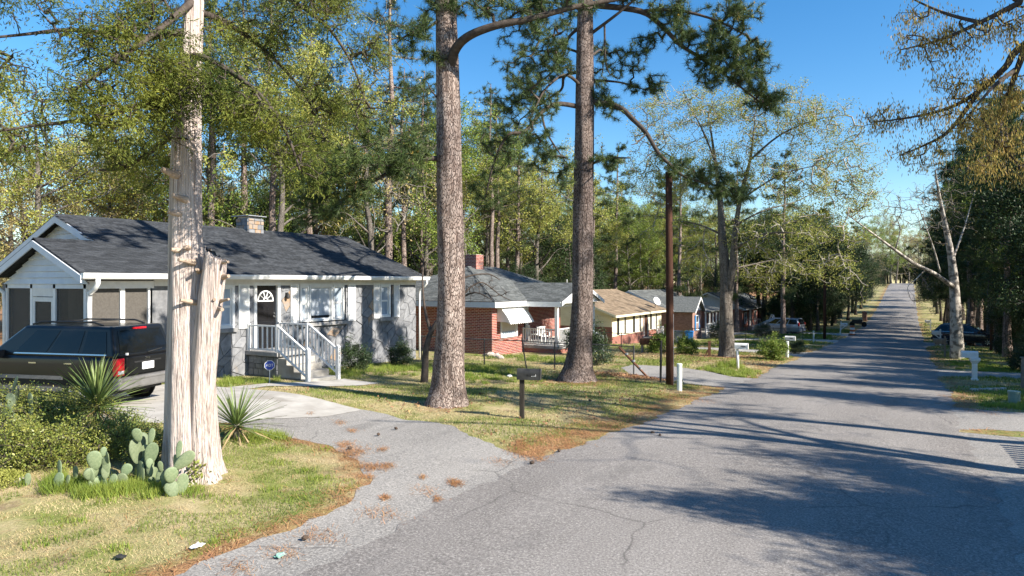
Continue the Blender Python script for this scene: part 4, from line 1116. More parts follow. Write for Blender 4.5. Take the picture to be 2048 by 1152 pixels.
H5 = thing('red_brick_house', 'red brick house half hidden by the pale fork-trunked tree, white stair railings', 'house', (-17.2, 84, -2.9))
shell(H5, 11, 8, -.3, 2.7, MT['brick_tex'], 4.6, MT['siding'])
gable_roof(H5, 11, 8, 2.75, 4.7, MT['shingle2'], .45, 'white', 0, .5, .25)
for a in (1.3, 7.2): sash_window(H5, .03, a, a+1.0, 1.0, 2.2, MT['glass'], .08)
simple_door(H5, 0, 4.2, 5.1, .5, 2.5, MT['white'])
MB().box(.0,1.5,3.6,5.8,-.3,.5).build('stoop', MT['concrete'], H5)
for k in range(4): MB().box(1.51,1.8+.28*k,3.9,5.4,-.4,.33-.17*k).build('step', MT['concrete'], H5)
for y_ in (3.85, 5.45): railing(H5, (1.55,y_,.5), (3.0,y_,-.3), .9, .08, 8)
railing(H5, (1.45,3.7,.5), (.1,3.7,.5), .9, .08, 6)
H6 = thing('red_brick_house', 'small red brick house behind the silver minivan', 'house', (-19.5, 101, -2.8))
shell(H6, 10, 8, -.3, 2.7, MT['brick_tex'], 4.6); gable_roof(H6, 10, 8, 2.75, 4.7, MT['shingle2'], .45, 'white', 0, .5, .25)
for a in (.8, 3.0, 7.2): sash_window(H6, .03, a, a+.9, 1.0, 2.2, MT['blind'], .1)
simple_door(H6, 0, 5.2, 6.1, .3, 2.4, MT['white'])
H7 = thing('red_brick_house', 'red brick house deep in shade behind the dark crossover car', 'house', (10.5, 80, -2.7), math.pi)
shell(H7, 12, 8, -.3, 2.7, MT['brick_tex'], 4.6, MT['siding']); gable_roof(H7, 12, 8, 2.75, 4.7, MT['shingle'], .45, 'white', 0, .5, .25)
for a in (1.2, 4.0, 9.0): sash_window(H7, .03, a, a+1.0, 1.0, 2.2, MT['blind'], .1)
simple_door(H7, 0, 6.4, 7.3, .3, 2.4, MT['white'])
# ---------------------------------------------------------------- vehicles (local: +x forward, z=0 on the ground)
MT['paint_jeep'] = mat('charcoal_car_paint', (.009,.0095,.0105), None, rough=.28, spec=.35, coat=.25)
MT['paint_silver'] = mat('silver_blue_car_paint', (.3,.34,.4), None, rough=.3, metal=.5, coat=.5)
MT['paint_dark'] = mat('black_blue_car_paint', (.01,.012,.02), None, rough=.18, coat=.7)
MT['bumper_grey'] = mat('grey_bumper', (.12,.117,.113), (.15,.146,.142), 5, .42, .4)
MT['car_glass'] = mat('tinted_car_glass', (.006,.0065,.007), None, rough=.04, spec=.45)
def rounded(y, z0, z1, rb, rt, n=4):
    """half-symmetric rounded section as a closed ring in y-z"""
    pts = []
    for (cy, cz, r, a0) in ((y-rb, z0+rb, rb, -90), (y-rt, z1-rt, rt, 0), (-(y-rt), z1-rt, rt, 90), (-(y-rb), z0+rb, rb, 180)):
        for k in range(n+1):
            a = math.radians(a0+90*k/n); pts.append((cy+r*math.cos(a), cz+r*math.sin(a)))
    return pts
def quadface(c, s0, s1, t0, t1):
    """corners c: bottom-a, bottom-b, top-b, top-a"""
    P = lambda s, t: (c[0].lerp(c[1], s)).lerp(c[3].lerp(c[2], s), t)
    return [P(s0,t0), P(s1,t0), P(s1,t1), P(s0,t1)]
def panel(name, c, rect, off, material, parent, center):
    q = quadface(c, *rect); n = (q[1]-q[0]).cross(q[3]-q[0]).normalized()
    if n.dot(q[0]-Vector(center)) < 0: n = -n
    m = MB(); m.prism([p+n*.002 for p in q], n*off); return m.build(name, material, parent)
def make_car(name, label, loc, rz, S, parts):
    car = thing(name, label, 'car', loc, rz)
    rings = [[(x, y, z) for y, z in rounded(w, z0, z1, .09, rt)] for x, w, z0, z1, rt in S['lower']]
    m = MB(); m.loft(rings)
    body = m.build('body', S['paint'], car, smooth=True); ml = body.modifiers.new('edge','EDGE_SPLIT'); ml.split_angle = math.radians(40)
    (bx0, bx1, bz, bw), (tx0, tx1, tz, tw) = S['cab']
    B = lambda sx, sy, top: Vector(((tx1 if sx > 0 else tx0) if top else (bx1 if sx > 0 else bx0), sy*(tw if top else bw), tz if top else bz))
    cb = MB(); cb.add([B(-1,-1,0),B(1,-1,0),B(1,1,0),B(-1,1,0),B(-1,-1,1),B(1,-1,1),B(1,1,1),B(-1,1,1)], [(0,3,2,1),(4,5,6,7),(0,1,5,4),(1,2,6,5),(2,3,7,6),(3,0,4,7)])
    cabin = cb.build('cabin', S['paint'], car, bevel=.06); cabin.modifiers['bevel'].segments = 3
    cabin.data.polygons.foreach_set('use_smooth', [False]*len(cabin.data.polygons))
    ctr = ((tx0+tx1)/2, 0, bz)
    for sy in (1, -1):
        c = [B(-1,sy,0), B(1,sy,0), B(1,sy,1), B(-1,sy,1)]
        for rect in S['side']: 
            p_ = panel('side_window', c, rect, .006, MT['car_glass'], car, ctr)
        panel('window_trim', c, (S['side'][0][0], S['side'][-1][1], S['side'][0][2]-.07, S['side'][0][2]-.03), .012, MT['chrome'], car, ctr)
    c = [B(1,-1,0), B(1,1,0), B(1,1,1), B(1,-1,1)]; panel('windscreen', c, (.07,.93,.06,.94), .006, MT['car_glass'], car, ctr)
    c = [B(-1,-1,0), B(-1,1,0), B(-1,1,1), B(-1,-1,1)]; S['rearface'] = c
    rg = panel('rear_window', c, S.get('rear', (.07,.93,.1,.9)), .006, MT['car_glass'], car, ctr)
    for x in S['axles']:
        for sy in (1, -1):
            wl2 = MB(); R = S['R']; y = sy*S['track']
            Mw = Matrix.Translation((x, y, R)) @ Matrix.Rotation(math.pi/2*-sy, 4, 'X')
            wl2.lathe([(R*.62,-.11),(R*.92,-.115),(R,-.08),(R,.07),(R*.93,.11),(R*.64,.105)], 28, Mw)
            wheel = wl2.build('wheel', MT['rubber'], car, smooth=True)
            es = wheel.modifiers.new('edge','EDGE_SPLIT'); es.split_angle = math.radians(50)
            rm = MB(); rm.lathe([(.02,.085),(R*.2,.09),(R*.22,.07),(R*.58,.075),(R*.66,.108),(R*.66,.02),(.02,.02)], 24, Mw)
            for k in range(S.get('spokes', 5)):
                a = 2*math.pi*k/S.get('spokes', 5); A_ = Vector((math.cos(a),math.sin(a),0))
                rm.bar(Mw @ (A_*R*.1+Vector((0,0,.095))), Mw @ (A_*R*.62+Vector((0,0,.1))), .06, .03)
            rm.build('rim', S.get('rim', MT['steel']), wheel)
            wa = MB(); wa.lathe([(R*1.22,-.02),(R*1.22,.012),(R*.98,.014),(R*.98,-.02)], 28, Matrix.Translation((x, sy*(S['track']+.085), R)) @ Matrix.Rotation(math.pi/2*-sy, 4, 'X'))
            wa.build('wheel_arch', MT['black'], car)
    parts(car, body, cabin, rg, S)
    return car
def bx(name, material, parent, *b_, bevel=0): return MB().box(*b_).build(name, material, parent, bevel=bevel)

def jeep_parts(car, body, cabin, rg, S):
    tail = bx('tailgate', S['paint'], car, -2.375,-2.34,-.62,.62,.72,1.1, bevel=.012)
    bx('rear_bumper', MT['bumper_grey'], car, -2.46,-2.2,-.9,.9,.42,.68, bevel=.04)
    bx('bumper_lip', MT['bumper_grey'], car, -2.475,-2.3,-.88,.88,.6,.665, bevel=.02)
    for s in (1,-1):
        tl = bx('tail_light', MT['red'], car, -2.385,-2.2,s*.9-(.22 if s > 0 else 0)+.0,s*.9+(.22 if s < 0 else 0),.72,1.1, bevel=.02)
        bx('reverse_lens', MT['white'], tl, -2.392,-2.36,s*.9-(.19 if s > 0 else -.03),s*.9-(.03 if s > 0 else -.19),.76,.83)
        r_ = MB(); r_.tube([(.15,s*.6,1.8),(-.1,s*.6,1.86),(-1.5,s*.6,1.86),(-1.75,s*.6,1.79)], .022, 8); r_.build('roof_rail', MT['black'], car)
        mm = MB(); mm.box(.62,.78,s*.98-.12,s*.98+.12,1.06,1.24); mm.bar((.72,s*.85,1.1),(.7,s*.9,1.12),.06); mm.build('mirror', MT['black'], car, bevel=.03)
        for x in (-.2,-1.15): bx('door_handle', MT['chrome'], car, x-.1,x+.1,s*.925-.02,s*.925+.02,.96,.99)
        bx('side_moulding', MT['bumper_grey'], car, -1.0,1.05,s*.925-.018,s*.925+.018,.62,.7)
        bx('sill', MT['bumper_grey'], car, -.95,1.0,s*.88-.04,s*.88+.04,.36,.46)
        for x in (.2,-.75): bx('door_seam', MT['black'], car, x-.004,x+.004,s*.915-.012,s*.915+.012,.5,1.08)
    for x in (-.5,-1.3): 
        cr = MB(); cr.bar((x,-.6,1.87),(x,.6,1.87),.05,.025); cr.build('cross_bar', MT['black'], car)
    bx('number_plate', MT['plate'], tail, -2.392,-2.375,-.17,.17,.8,.96)
    bx('plate_recess', MT['black'], tail, -2.381,-2.376,-.4,.4,.965,1.0)
    bx('brake_light', MT['red'], car, -2.16,-2.1,-.2,.2,1.7,1.74)
    wp = MB(); wp.bar((-2.335,-.05,1.17),(-2.31,-.5,1.22),.02); wp.build('wiper', MT['black'], car)
    lettering('emblem', 'Jeep', .085, MT['chrome'], tail, Matrix.Translation((-2.379,.0,1.055)) @ Matrix.Rotation(math.pi,4,'Z') @ FRONT)
    bx('sticker', MT['white'], rg, -2.335,-2.32,.52,.6,1.15,1.2)
    for s in (1,-1): bx('headlight', MT['chrome'], car, 2.2,2.3,s*.7-.14,s*.7+.14,.78,.95, bevel=.02)
    bx('front_bumper', MT['bumper_grey'], car, 2.1,2.36,-.88,.88,.42,.68, bevel=.04)
    bx('underbody', MT['black'], car, -2.1,2.1,-.75,.75,.3,.45)
JS = dict(paint=MT['paint_jeep'], lower=[(-2.34,.86,.45,1.1,.03),(-2.25,.92,.42,1.13,.08),(-1.4,.93,.42,1.14,.08),(.7,.93,.42,1.13,.08),(1.2,.92,.42,1.1,.1),(2.0,.9,.42,1.02,.12),(2.25,.84,.45,.95,.12),(2.32,.76,.5,.85,.1)],
          cab=((-2.33,1.12,1.1,.9),(-2.12,.2,1.78,.75)), side=[(.06,.25,.16,.84),(.285,.52,.16,.86),(.545,.80,.16,.86)], rear=(.09,.91,.12,.86),
          axles=(-1.38,1.4), R=.375, track=.79, rim=MT['steel'])
HD = math.radians(197)
ra = Vector((-15.9, 8.95)); hx = Vector((math.cos(HD), math.sin(HD)))
cx = ra - hx*(-1.38)
make_car('parked_car', 'dark charcoal sport utility vehicle with roof rack parked beside the screened porch', (cx.x, cx.y, g(-16.5,9)+.015), HD, JS, jeep_parts)

def van_parts(car, body, cabin, rg, S):
    for s in (1,-1):
        bx('tail_light', MT['red'], car, -2.5,-2.36,s*.86-.08,s*.86+.08,.95,1.3, bevel=.02)
        bx('headlight', MT['chrome'], car, 2.28,2.42,s*.68-.16,s*.68+.16,.68,.84, bevel=.02)
        bx('mirror', S['paint'], car, .95,1.1,s*1.02-.1,s*1.02+.1,1.05,1.22, bevel=.03)
        for x in (.1,-.9): bx('door_handle', MT['black'], car, x-.1,x+.1,s*.965-.02,s*.965+.02,.98,1.01)
        bx('side_moulding', MT['bumper_grey'], car, -1.6,1.4,s*.965-.016,s*.965+.016,.6,.66)
    bx('rear_bumper', S['paint'], car, -2.56,-2.35,-.9,.9,.4,.68, bevel=.05); bx('front_bumper', S['paint'], car, 2.3,2.5,-.85,.85,.38,.6, bevel=.05)
    bx('underbody', MT['black'], car, -2.2,2.2,-.75,.75,.22,.4); bx('number_plate', MT['plate'], car, -2.57,-2.555,-.16,.16,.72,.86)
VS = dict(paint=MT['paint_silver'], lower=[(-2.46,.88,.4,1.1,.03),(-2.35,.95,.36,1.12,.08),(1.2,.97,.34,1.08,.08),(1.9,.93,.36,.98,.14),(2.35,.82,.4,.8,.14)],
          cab=((-2.46,1.75,1.04,.93),(-2.25,.35,1.72,.74)), side=[(.04,.27,.14,.84),(.30,.56,.14,.86),(.585,.80,.14,.86)], axles=(-1.5,1.52), R=.33, track=.82)
make_car('parked_car', 'silver minivan parked on the driveway behind a dark tree trunk', (-12.0, 76.6, g(-12,76.6)+.02), math.radians(168), VS, van_parts)
def suv_parts(car, body, cabin, rg, S):
    for s in (1,-1):
        bx('tail_light', MT['red'], car, -2.36,-2.2,s*.78-.14,s*.78+.14,.95,1.12, bevel=.02)
        bx('headlight', MT['chrome'], car, 2.05,2.28,s*.72-.14,s*.72+.14,.75,.9, bevel=.03)
        bx('mirror', S['paint'], car, .75,.9,s*1.0-.1,s*1.0+.1,1.08,1.22, bevel=.03)
        for x in (.0,-.95): bx('door_handle', MT['black'], car, x-.1,x+.1,s*.945-.02,s*.945+.02,.95,.98)
        r_ = MB(); r_.tube([(.2,s*.58,1.66),(-1.6,s*.58,1.66)], .02, 6); r_.build('roof_rail', MT['chrome'], car)
    bx('rear_bumper', MT['black'], car, -2.4,-2.2,-.88,.88,.38,.62, bevel=.05); bx('front_bumper', S['paint'], car, 2.15,2.38,-.84,.84,.35,.6, bevel=.05)
    bx('underbody', MT['black'], car, -2.1,2.1,-.75,.75,.25,.42); bx('number_plate', MT['plate'], car, -2.41,-2.4,-.16,.16,.66,.8)
DS = dict(paint=MT['paint_dark'], lower=[(-2.3,.84,.42,1.0,.04),(-2.15,.92,.38,1.06,.1),(1.0,.94,.36,1.04,.1),(1.8,.9,.38,.98,.14),(2.25,.78,.42,.8,.14)],
          cab=((-2.28,1.35,1.02,.9),(-1.75,.25,1.64,.68)), side=[(.08,.27,.16,.8),(.30,.53,.16,.85),(.56,.79,.16,.85)], axles=(-1.4,1.42), R=.37, track=.8, rim=MT['chrome'], spokes=7)
make_car('parked_car', 'dark navy crossover car parked behind the peeling white sycamore trunk', (4.0, 65.5, g(4,65.5)+.02), math.radians(-8), DS, suv_parts)
# ---------------------------------------------------------------- trees
MT['needle'] = mat('pine_needles', (.03,.06,.02), (.115,.16,.042), 3, .55, .35, island=.35, hue=.02, trans=.18)
MT['needle_far'] = mat('far_pine_needles', (.03,.055,.02), (.1,.135,.042), 1.2, .7, .2, island=.35, hue=.02, trans=.15)
MT['pollen'] = mat('yellow_pine_candles', (.36,.24,.05), (.55,.38,.09), 6, .7, .2, island=.25, trans=.2)
MT['cedar_leaf'] = mat('cedar_sprays', (.03,.06,.014), (.25,.27,.05), 1.3, .7, .2, island=.35, hue=.02, trans=.4)
MT['bud'] = mat('budding_yellow_green_leaves', (.235,.255,.045), (.4,.4,.105), .8, .7, .2, island=.3, hue=.03, trans=.3)
MT['bud_tan'] = mat('tan_spring_buds', (.32,.265,.1), (.46,.385,.165), 1.2, .7, .2, island=.3, hue=.02, trans=.25)
MT['green'] = mat('fresh_green_leaves', (.11,.17,.025), (.25,.31,.06), 1.5, .6, .3, island=.35, hue=.025, trans=.28)
MT['evergreen'] = mat('dark_glossy_leaves', (.018,.038,.013), (.048,.08,.024), 2, .55, .25, island=.4, hue=.015, trans=.15)
MT['catkin'] = mat('oak_catkins', (.3,.23,.07), (.46,.35,.1), 2, .8, .2, island=.35, hue=.02, trans=.35)
MT['cone'] = mat('pine_cones', (.06,.04,.03), (.1,.07,.05), 9, .9)

def mst(pool, targets, step=.5, wob=.12, sag=0.0, seed=0):
    """grow twigs from a pool of limb points to every target, nearest first"""
    R = np.random.default_rng(seed)
    pool = np.asarray(pool, float); targets = np.asarray(targets, float)
    d0 = np.min(np.linalg.norm(targets[:, None, :]-pool[None, :, :], axis=2), axis=1) if len(targets)*len(pool) < 4e6 else np.array([np.min(np.linalg.norm(pool-t, axis=1)) for t in targets])
    order = np.argsort(d0); n0 = len(pool); cap = n0+len(targets)*8
    P = np.empty((cap, 3)); P[:n0] = pool; par = np.full(cap, -1); k = n0; tip = np.empty(len(targets), int)
    for i in order:
        t = targets[i]; d = np.linalg.norm(P[:k]-t, axis=1); j = int(np.argmin(d)); L = d[j]
        m = min(6, int(L/step)); a = P[j]; last = j
        for q in range(1, m+1):
            f = q/(m+1); p = a+(t-a)*f+R.normal(size=3)*wob*step+np.array([0,0,-sag*L*f*(1-f)])
            P[k] = p; par[k] = last; last = k; k += 1
        P[k] = t; par[k] = last; tip[i] = k; k += 1
    P = P[:k]; par = par[:k]
    cnt = np.ones(k)
    for i in range(k-1, n0-1, -1):
        if par[i] >= n0: cnt[par[i]] += cnt[i]
    return P, par, cnt, n0, tip
def twig_mesh_arrays(P, par, cnt, n0, r0=.006, rmax=.09, n=3, ex=.5):
    ch = np.arange(n0, len(P)); pa = par[ch]
    a = P[pa]; b_ = P[ch]; rb = np.minimum(r0*cnt[ch]**ex, rmax); ra = np.where(pa >= n0, np.minimum(r0*cnt[pa]**ex, rmax), rb*1.1)
    return seg_arrays(a, b_, ra, rb, n)
def seg_arrays(a, b_, ra, rb, n=3):
    d = unit(b_-a); ref = np.where(np.abs(d[:, 2:3]) < .9, np.array([[0,0,1.]]), np.array([[1.,0,0]]))
    x = unit(np.cross(d, ref)); y = np.cross(d, x)
    ang = 2*np.pi*np.arange(n)/n
    ring = x[:, None, :]*np.cos(ang)[None, :, None]+y[:, None, :]*np.sin(ang)[None, :, None]
    v = np.concatenate([a[:, None, :]+ring*ra[:, None, None], b_[:, None, :]+ring*rb[:, None, None]], axis=1)
    E = len(a); base = np.arange(E)[:, None]*2*n
    f = np.stack([np.stack([base[:, 0]+k, base[:, 0]+(k+1) % n, base[:, 0]+n+(k+1) % n, base[:, 0]+n+k], -1) for k in range(n)], 1).reshape(-1, 4)
    return v.reshape(-1, 3), f
def join_np(parts):
    vs = []; fs = []; o = 0
    for v, f in parts:
        vs.append(v); fs.append(f+o); o += len(v)
    return np.concatenate(vs), np.concatenate(fs)
def tube_np(pts, rads, n=10, lob=None):
    m = MB(); m.tube(pts, rads, n, cap=False, lob=lob)
    return np.array(m.v), np.array(m.f)
def smooth_poly(pts, rads, sub=4):
    """Catmull-Rom through points"""
    P = [Vector(p) for p in pts]; out = []; ro = []
    for i in range(len(P)-1):
        p0 = P[max(i-1,0)]; p1 = P[i]; p2 = P[i+1]; p3 = P[min(i+2,len(P)-1)]
        for k in range(sub):
            t = k/sub
            out.append(.5*((2*p1)+(p2-p0)*t+(2*p0-5*p1+4*p2-p3)*t*t+(3*p1-p0-3*p2+p3)*t**3)); ro.append(rads[i]+(rads[i+1]-rads[i])*t)
    out.append(P[-1]); ro.append(rads[-1])
    return out, ro
def parent_dirs(P, par, idx):
    return unit(P[idx]-P[np.maximum(par[idx], 0)])
def tufts(P, par, tip, per, L, W, spread=1.0, along=.3, back=3):
    """needle brushes at the twig ends"""
    c = P[tip]; d = parent_dirs(P, par, tip)
    cen = np.repeat(c, per, axis=0)-np.repeat(d, per, axis=0)*rng.uniform(0, along, (len(c)*per, 1))
    nd = unit(np.repeat(d, per, axis=0)*.55+rand_dir(len(c)*per)*spread)
    return needle_tris(cen, nd, rng.uniform(L*.75, L*1.2, len(cen)), W)
def sub(T, R, k=5, sg=.22):
    """pull scattered targets into small bunches"""
    n = max(3, len(T)//k); return T[R.integers(0, n, len(T))]+R.normal(size=T.shape)*sg
def leafy(P, tip, per, spread, L, W, droop=0.0):
    c = np.repeat(P[tip], per, axis=0)+rng.normal(size=(len(tip)*per, 3))*spread
    d = rand_dir(len(c)); d[:, 2] -= droop; d = unit(d)
    return leaf_quads(c, d, rng.uniform(L*.6, L*1.25, len(c)), rng.uniform(W*.6, W*1.2, len(c)))

def make_tree(name, label, trunk_np, twig_np, leaf_np, bark_m, twig_m, leaf_m, loc, group=None, rz=0.0, extra=()):
    """thing > trunk (> branches), crown ; arrays are local to loc"""
    t = thing(name, label, 'tree', loc, rz, group)
    tr = place('trunk', np_mesh('trunk', *trunk_np, bark_m, True), None, t)
    if twig_np is not None: 
        b_ = place('branches', np_mesh('branches', *twig_np, twig_m, True), None, tr); b_['kind'] = 'stuff'
    if leaf_np is not None:
        c = place('crown', np_mesh('crown', *leaf_np, leaf_m), None, t); c['kind'] = 'stuff'
    for nm, arr, m in extra:
        e_ = place(nm, np_mesh(nm, *arr, m), None, t); e_['kind'] = 'stuff'
    return t

# ---- prototypes for the wood
def trunk_path(h, lean=.04, n=7, seed=0, r0=.25, r1=.04):
    R = random.Random(seed); x = y = 0; pts = []; rad = []
    for k in range(n+1):
        t = k/n; pts.append((x, y, h*t)); x += R.uniform(-lean, lean)*h/n*2.2; y += R.uniform(-lean, lean)*h/n*2.2
        rad.append(r0*(1-t)**.8+r1); 
    rad[0] *= 1.35
    return smooth_poly(pts, rad, 3)
def proto_deciduous(seed, h, cr, leaf_m, per, twig_m, n_t=620, base=.34, L=.15, spread=.2, fork=False, r0=.22, flat=1.0):
    R = np.random.default_rng(seed)
    pts, rad = trunk_path(h*.86, .05, 7, seed, r0)
    tn = [tube_np(pts, rad, 9)]
    pool = [np.array([p[:] for p in pts])[int(len(pts)*base*.8):]]
    # main limbs
    for k in range(9):
        t = R.uniform(base, .8); p = pts[int(t*(len(pts)-1))]; a = R.uniform(0, 2*np.pi); l = cr*R.uniform(.55, .95)*(1.15-.5*t)
        q = [np.array(p[:])+np.array([math.cos(a)*l*s, math.sin(a)*l*s, l*(.75*s-.15*s*s)*R.uniform(.7,1.2)]) for s in (0,.35,.7,1)]
        pp, rr = smooth_poly(q, [r0*.38, r0*.25, r0*.15, r0*.07], 3)
        tn.append(tube_np(pp, rr, 6)); pool.append(np.array([v[:] for v in pp]))
    pool = np.concatenate(pool)
    nl = 13; cen = []
    for k in range(nl):
        z = R.uniform(base+.12, .95); a = R.uniform(0, 2*np.pi); rr = cr*math.sqrt(max(0, 1-((z-.62)/.42)**2))*R.uniform(.45, .9)
        cen.append((math.cos(a)*rr, math.sin(a)*rr, z*h))
    cen = np.array(cen); T = cen[R.integers(0, nl, n_t)]+R.normal(size=(n_t, 3))*np.array([cr*.3, cr*.3, h*.085*flat])
    T = sub(T, R, 6, .3); T = T[T[:, 2] > h*base*.75]
    P, par, cnt, n0, tip = mst(pool, T, .55, .2, 0.0, seed)
    tw = twig_mesh_arrays(P, par, cnt, n0, .006, r0*.3, 3)
    lf = leafy(P, np.concatenate([tip, np.arange(n0, len(P))[::2]]), per, spread, L, L*.55) if per else None
    return (join_np(tn), tw, lf)
def proto_pine(seed, h, n_t=420, base=.5, cr=3.0, per=26, L=.3, W=.02, r0=.24):
    R = np.random.default_rng(seed)
    pts, rad = trunk_path(h*.97, .025, 8, seed, r0, .03)
    tn = [tube_np(pts, rad, 9)]; pool = [np.array([p[:] for p in pts])[int(len(pts)*base):]]; T = []
    nb = 30
    for k in range(nb):
        t = base+(1-base)*((k+R.uniform(0, .8))/nb); p = np.array(pts[min(int(t*(len(pts)-1)), len(pts)-1)][:]); a = k*2.4+R.uniform(-.5, .5)
        l = cr*R.uniform(.5, 1.05)*(1-((t-base)/(1-base))**1.8*.75)*(.55+.45*min(1,(t-base)/.12)); 
        tipp = p+np.array([math.cos(a)*l, math.sin(a)*l, l*R.uniform(-.12, .3)])
        q = [p+(tipp-p)*s+np.array([0,0,-.12*l*s*(1-s)]) for s in (0,.4,.75,1)]
        pp, rr = smooth_poly(q, [r0*.2, r0*.13, r0*.08, .015], 2); tn.append(tube_np(pp, rr, 5)); pool.append(np.array([v[:] for v in pp]))
        m = max(4, int(n_t/nb)); s = R.uniform(.35, 1.05, m)
        T.append(p+(tipp-p)*s[:, None]+R.normal(size=(m, 3))*np.array([.42, .42, .25])*(.5+.5*s[:, None])+np.array([0,0,.18]))
    T = np.concatenate(T); pool = np.concatenate(pool)
    P, par, cnt, n0, tip = mst(pool, T, .4, .15, 0, seed)
    tw = twig_mesh_arrays(P, par, cnt, n0, .008, .05, 3)
    lf = tufts(P, par, tip, per, L, W, 1.1, .35)
    return (join_np(tn), tw, lf)
def proto_evergreen(seed, h, cr, n_t=420, per=22, L=.16, base=.1, r0=.18, leaf_spread=.25):
    R = np.random.default_rng(seed); pts, rad = trunk_path(h*.9, .05, 6, seed, r0)
    tn = [tube_np(pts, rad, 8)]; pool = np.array([p[:] for p in pts])
    nl = 16; cen = []
    for k in range(nl):
        z = R.uniform(base+.1, .95); a = R.uniform(0, 2*np.pi); rr = cr*(1-abs((z-.42)/.6)**2)**.5*R.uniform(.35, .8)
        cen.append((math.cos(a)*rr, math.sin(a)*rr, z*h))
    cen = np.array(cen); T = cen[R.integers(0, nl, n_t)]+R.normal(size=(n_t, 3))*np.array([cr*.24, cr*.24, h*.07]); T = sub(T, R, 5, .28); T = T[T[:, 2] > h*base*.6]
    P, par, cnt, n0, tip = mst(pool, T, .5, .15, 0, seed); tw = twig_mesh_arrays(P, par, cnt, n0, .008, r0*.4, 3)
    lf = leafy(P, np.concatenate([tip, np.arange(n0, len(P))[::2]]), per, leaf_spread, L, L*.45)
    return (join_np(tn), tw, lf)

LABELS = {}
def proto(key, arrs, bark_m, twig_m, leaf_m):
    tr, tw, lf = arrs
    LABELS[key] = (np_mesh('trunk', *tr, bark_m, True), np_mesh('branches', *tw, twig_m, True), np_mesh('crown', *lf, leaf_m) if lf is not None else None)
def plant_tree(key, name, label, x, y, s=1.0, rz=0.0, group=None, sz=None, tilt=(0,0)):
    tr, tw, lf = LABELS[key]
    t = thing(name, label, 'tree', (x, y, g(x, y)-.08), rz, group); t.scale = (s, s, sz or s); t.rotation_euler = (tilt[0], tilt[1], rz)
    a = place('trunk', tr, None, t); b_ = place('branches', tw, None, a); b_['kind'] = 'stuff'
    if lf is not None: c = place('crown', lf, None, t); c['kind'] = 'stuff'
    return t
proto('bud1', proto_deciduous(21, 16, 4.6, 'bud', 20, None), MT['bark_grey'], MT['twig_pale'], MT['bud'])
proto('bud2', proto_deciduous(22, 15, 5.2, 'bud', 17, None, 660), MT['bark_grey'], MT['twig_pale'], MT['bud'])
proto('tan1', proto_deciduous(23, 13, 5.0, 'bud', 12, None, 720, .2), MT['bark_grey'], MT['twig_pale'], MT['bud_tan'])
proto('green1', proto_deciduous(24, 15, 4.2, 'green', 20, None, 640, .22), MT['bark_grey'], MT['twig_pale'], MT['green'])
proto('bare1', proto_deciduous(25, 16, 4.0, 'bud', 2, None, 620, .3), MT['bark_grey'], MT['twig_pale'], MT['bud_tan'])
proto('pine1', proto_pine(31, 21, 760, .4, 3.8, 30), MT['bark_pine'], MT['bark_dark'], MT['needle_far'])
proto('pine2', proto_pine(32, 22, 620, .5, 3.2, 30), MT['bark_pine'], MT['bark_dark'], MT['needle_far'])
proto('pine3', proto_pine(33, 20, 1150, .22, 4.3, 30, .32, .024), MT['bark_pine'], MT['bark_dark'], MT['needle_far'])
proto('ever1', proto_evergreen(41, 9, 3.2, 520, 26, .15), MT['bark_dark'], MT['bark_dark'], MT['evergreen'])
proto('ever2', proto_evergreen(42, 6, 3.0, 420, 26, .15), MT['bark_dark'], MT['bark_dark'], MT['evergreen'])
proto('ever3', proto_evergreen(43, 9, 3.2, 640, 34, .2, .1, .18, .3), MT['bark_dark'], MT['bark_dark'], MT['evergreen'])
KIND = {'bud1': ('budding_tree', 'tall yellow-green budding tree in the wood behind the houses'),
        'bud2': ('budding_tree', 'broad yellow-green budding tree in the wood behind the houses'),
        'tan1': ('budding_tree', 'low tan budding tree behind the houses'),
        'green1': ('leafy_tree', 'fresh green leafy tree in the wood behind the houses'),
        'bare1': ('bare_tree', 'nearly bare grey tree in the wood behind the houses'),
        'pine1': ('pine_tree', 'deep-crowned tall pine in the wood behind the houses'),
        'pine2': ('pine_tree', 'tall thin pine in the wood behind the houses'),
        'pine3': ('pine_tree', 'full bushy pine in the wood behind the houses'),
        'ever1': ('evergreen_tree', 'dark broadleaf evergreen in the wood behind the houses'),
        'ever2': ('evergreen_shrub', 'low evergreen bush behind the houses')}
R_ = random.Random(77)
wood = []
def wood_tree(key, x, y, s, sz=None):
    nm, lb = KIND[key]; a = lb.split(' in the wood')[0].split(' behind the')[0]
    where = 'stone house' if y < 25 else 'hip roofed brick house' if y < 42 else 'tan roof house' if y < 62 else 'columned porch house' if y < 80 else 'far red brick houses'
    deep = 'at the edge of' if x > -34 else 'in' if x > -50 else 'deep in'
    lb = a+' '+deep+' the wood behind the '+where
    plant_tree(key, nm, lb, x, y, s, R_.uniform(0, 6.28), lb, sz)
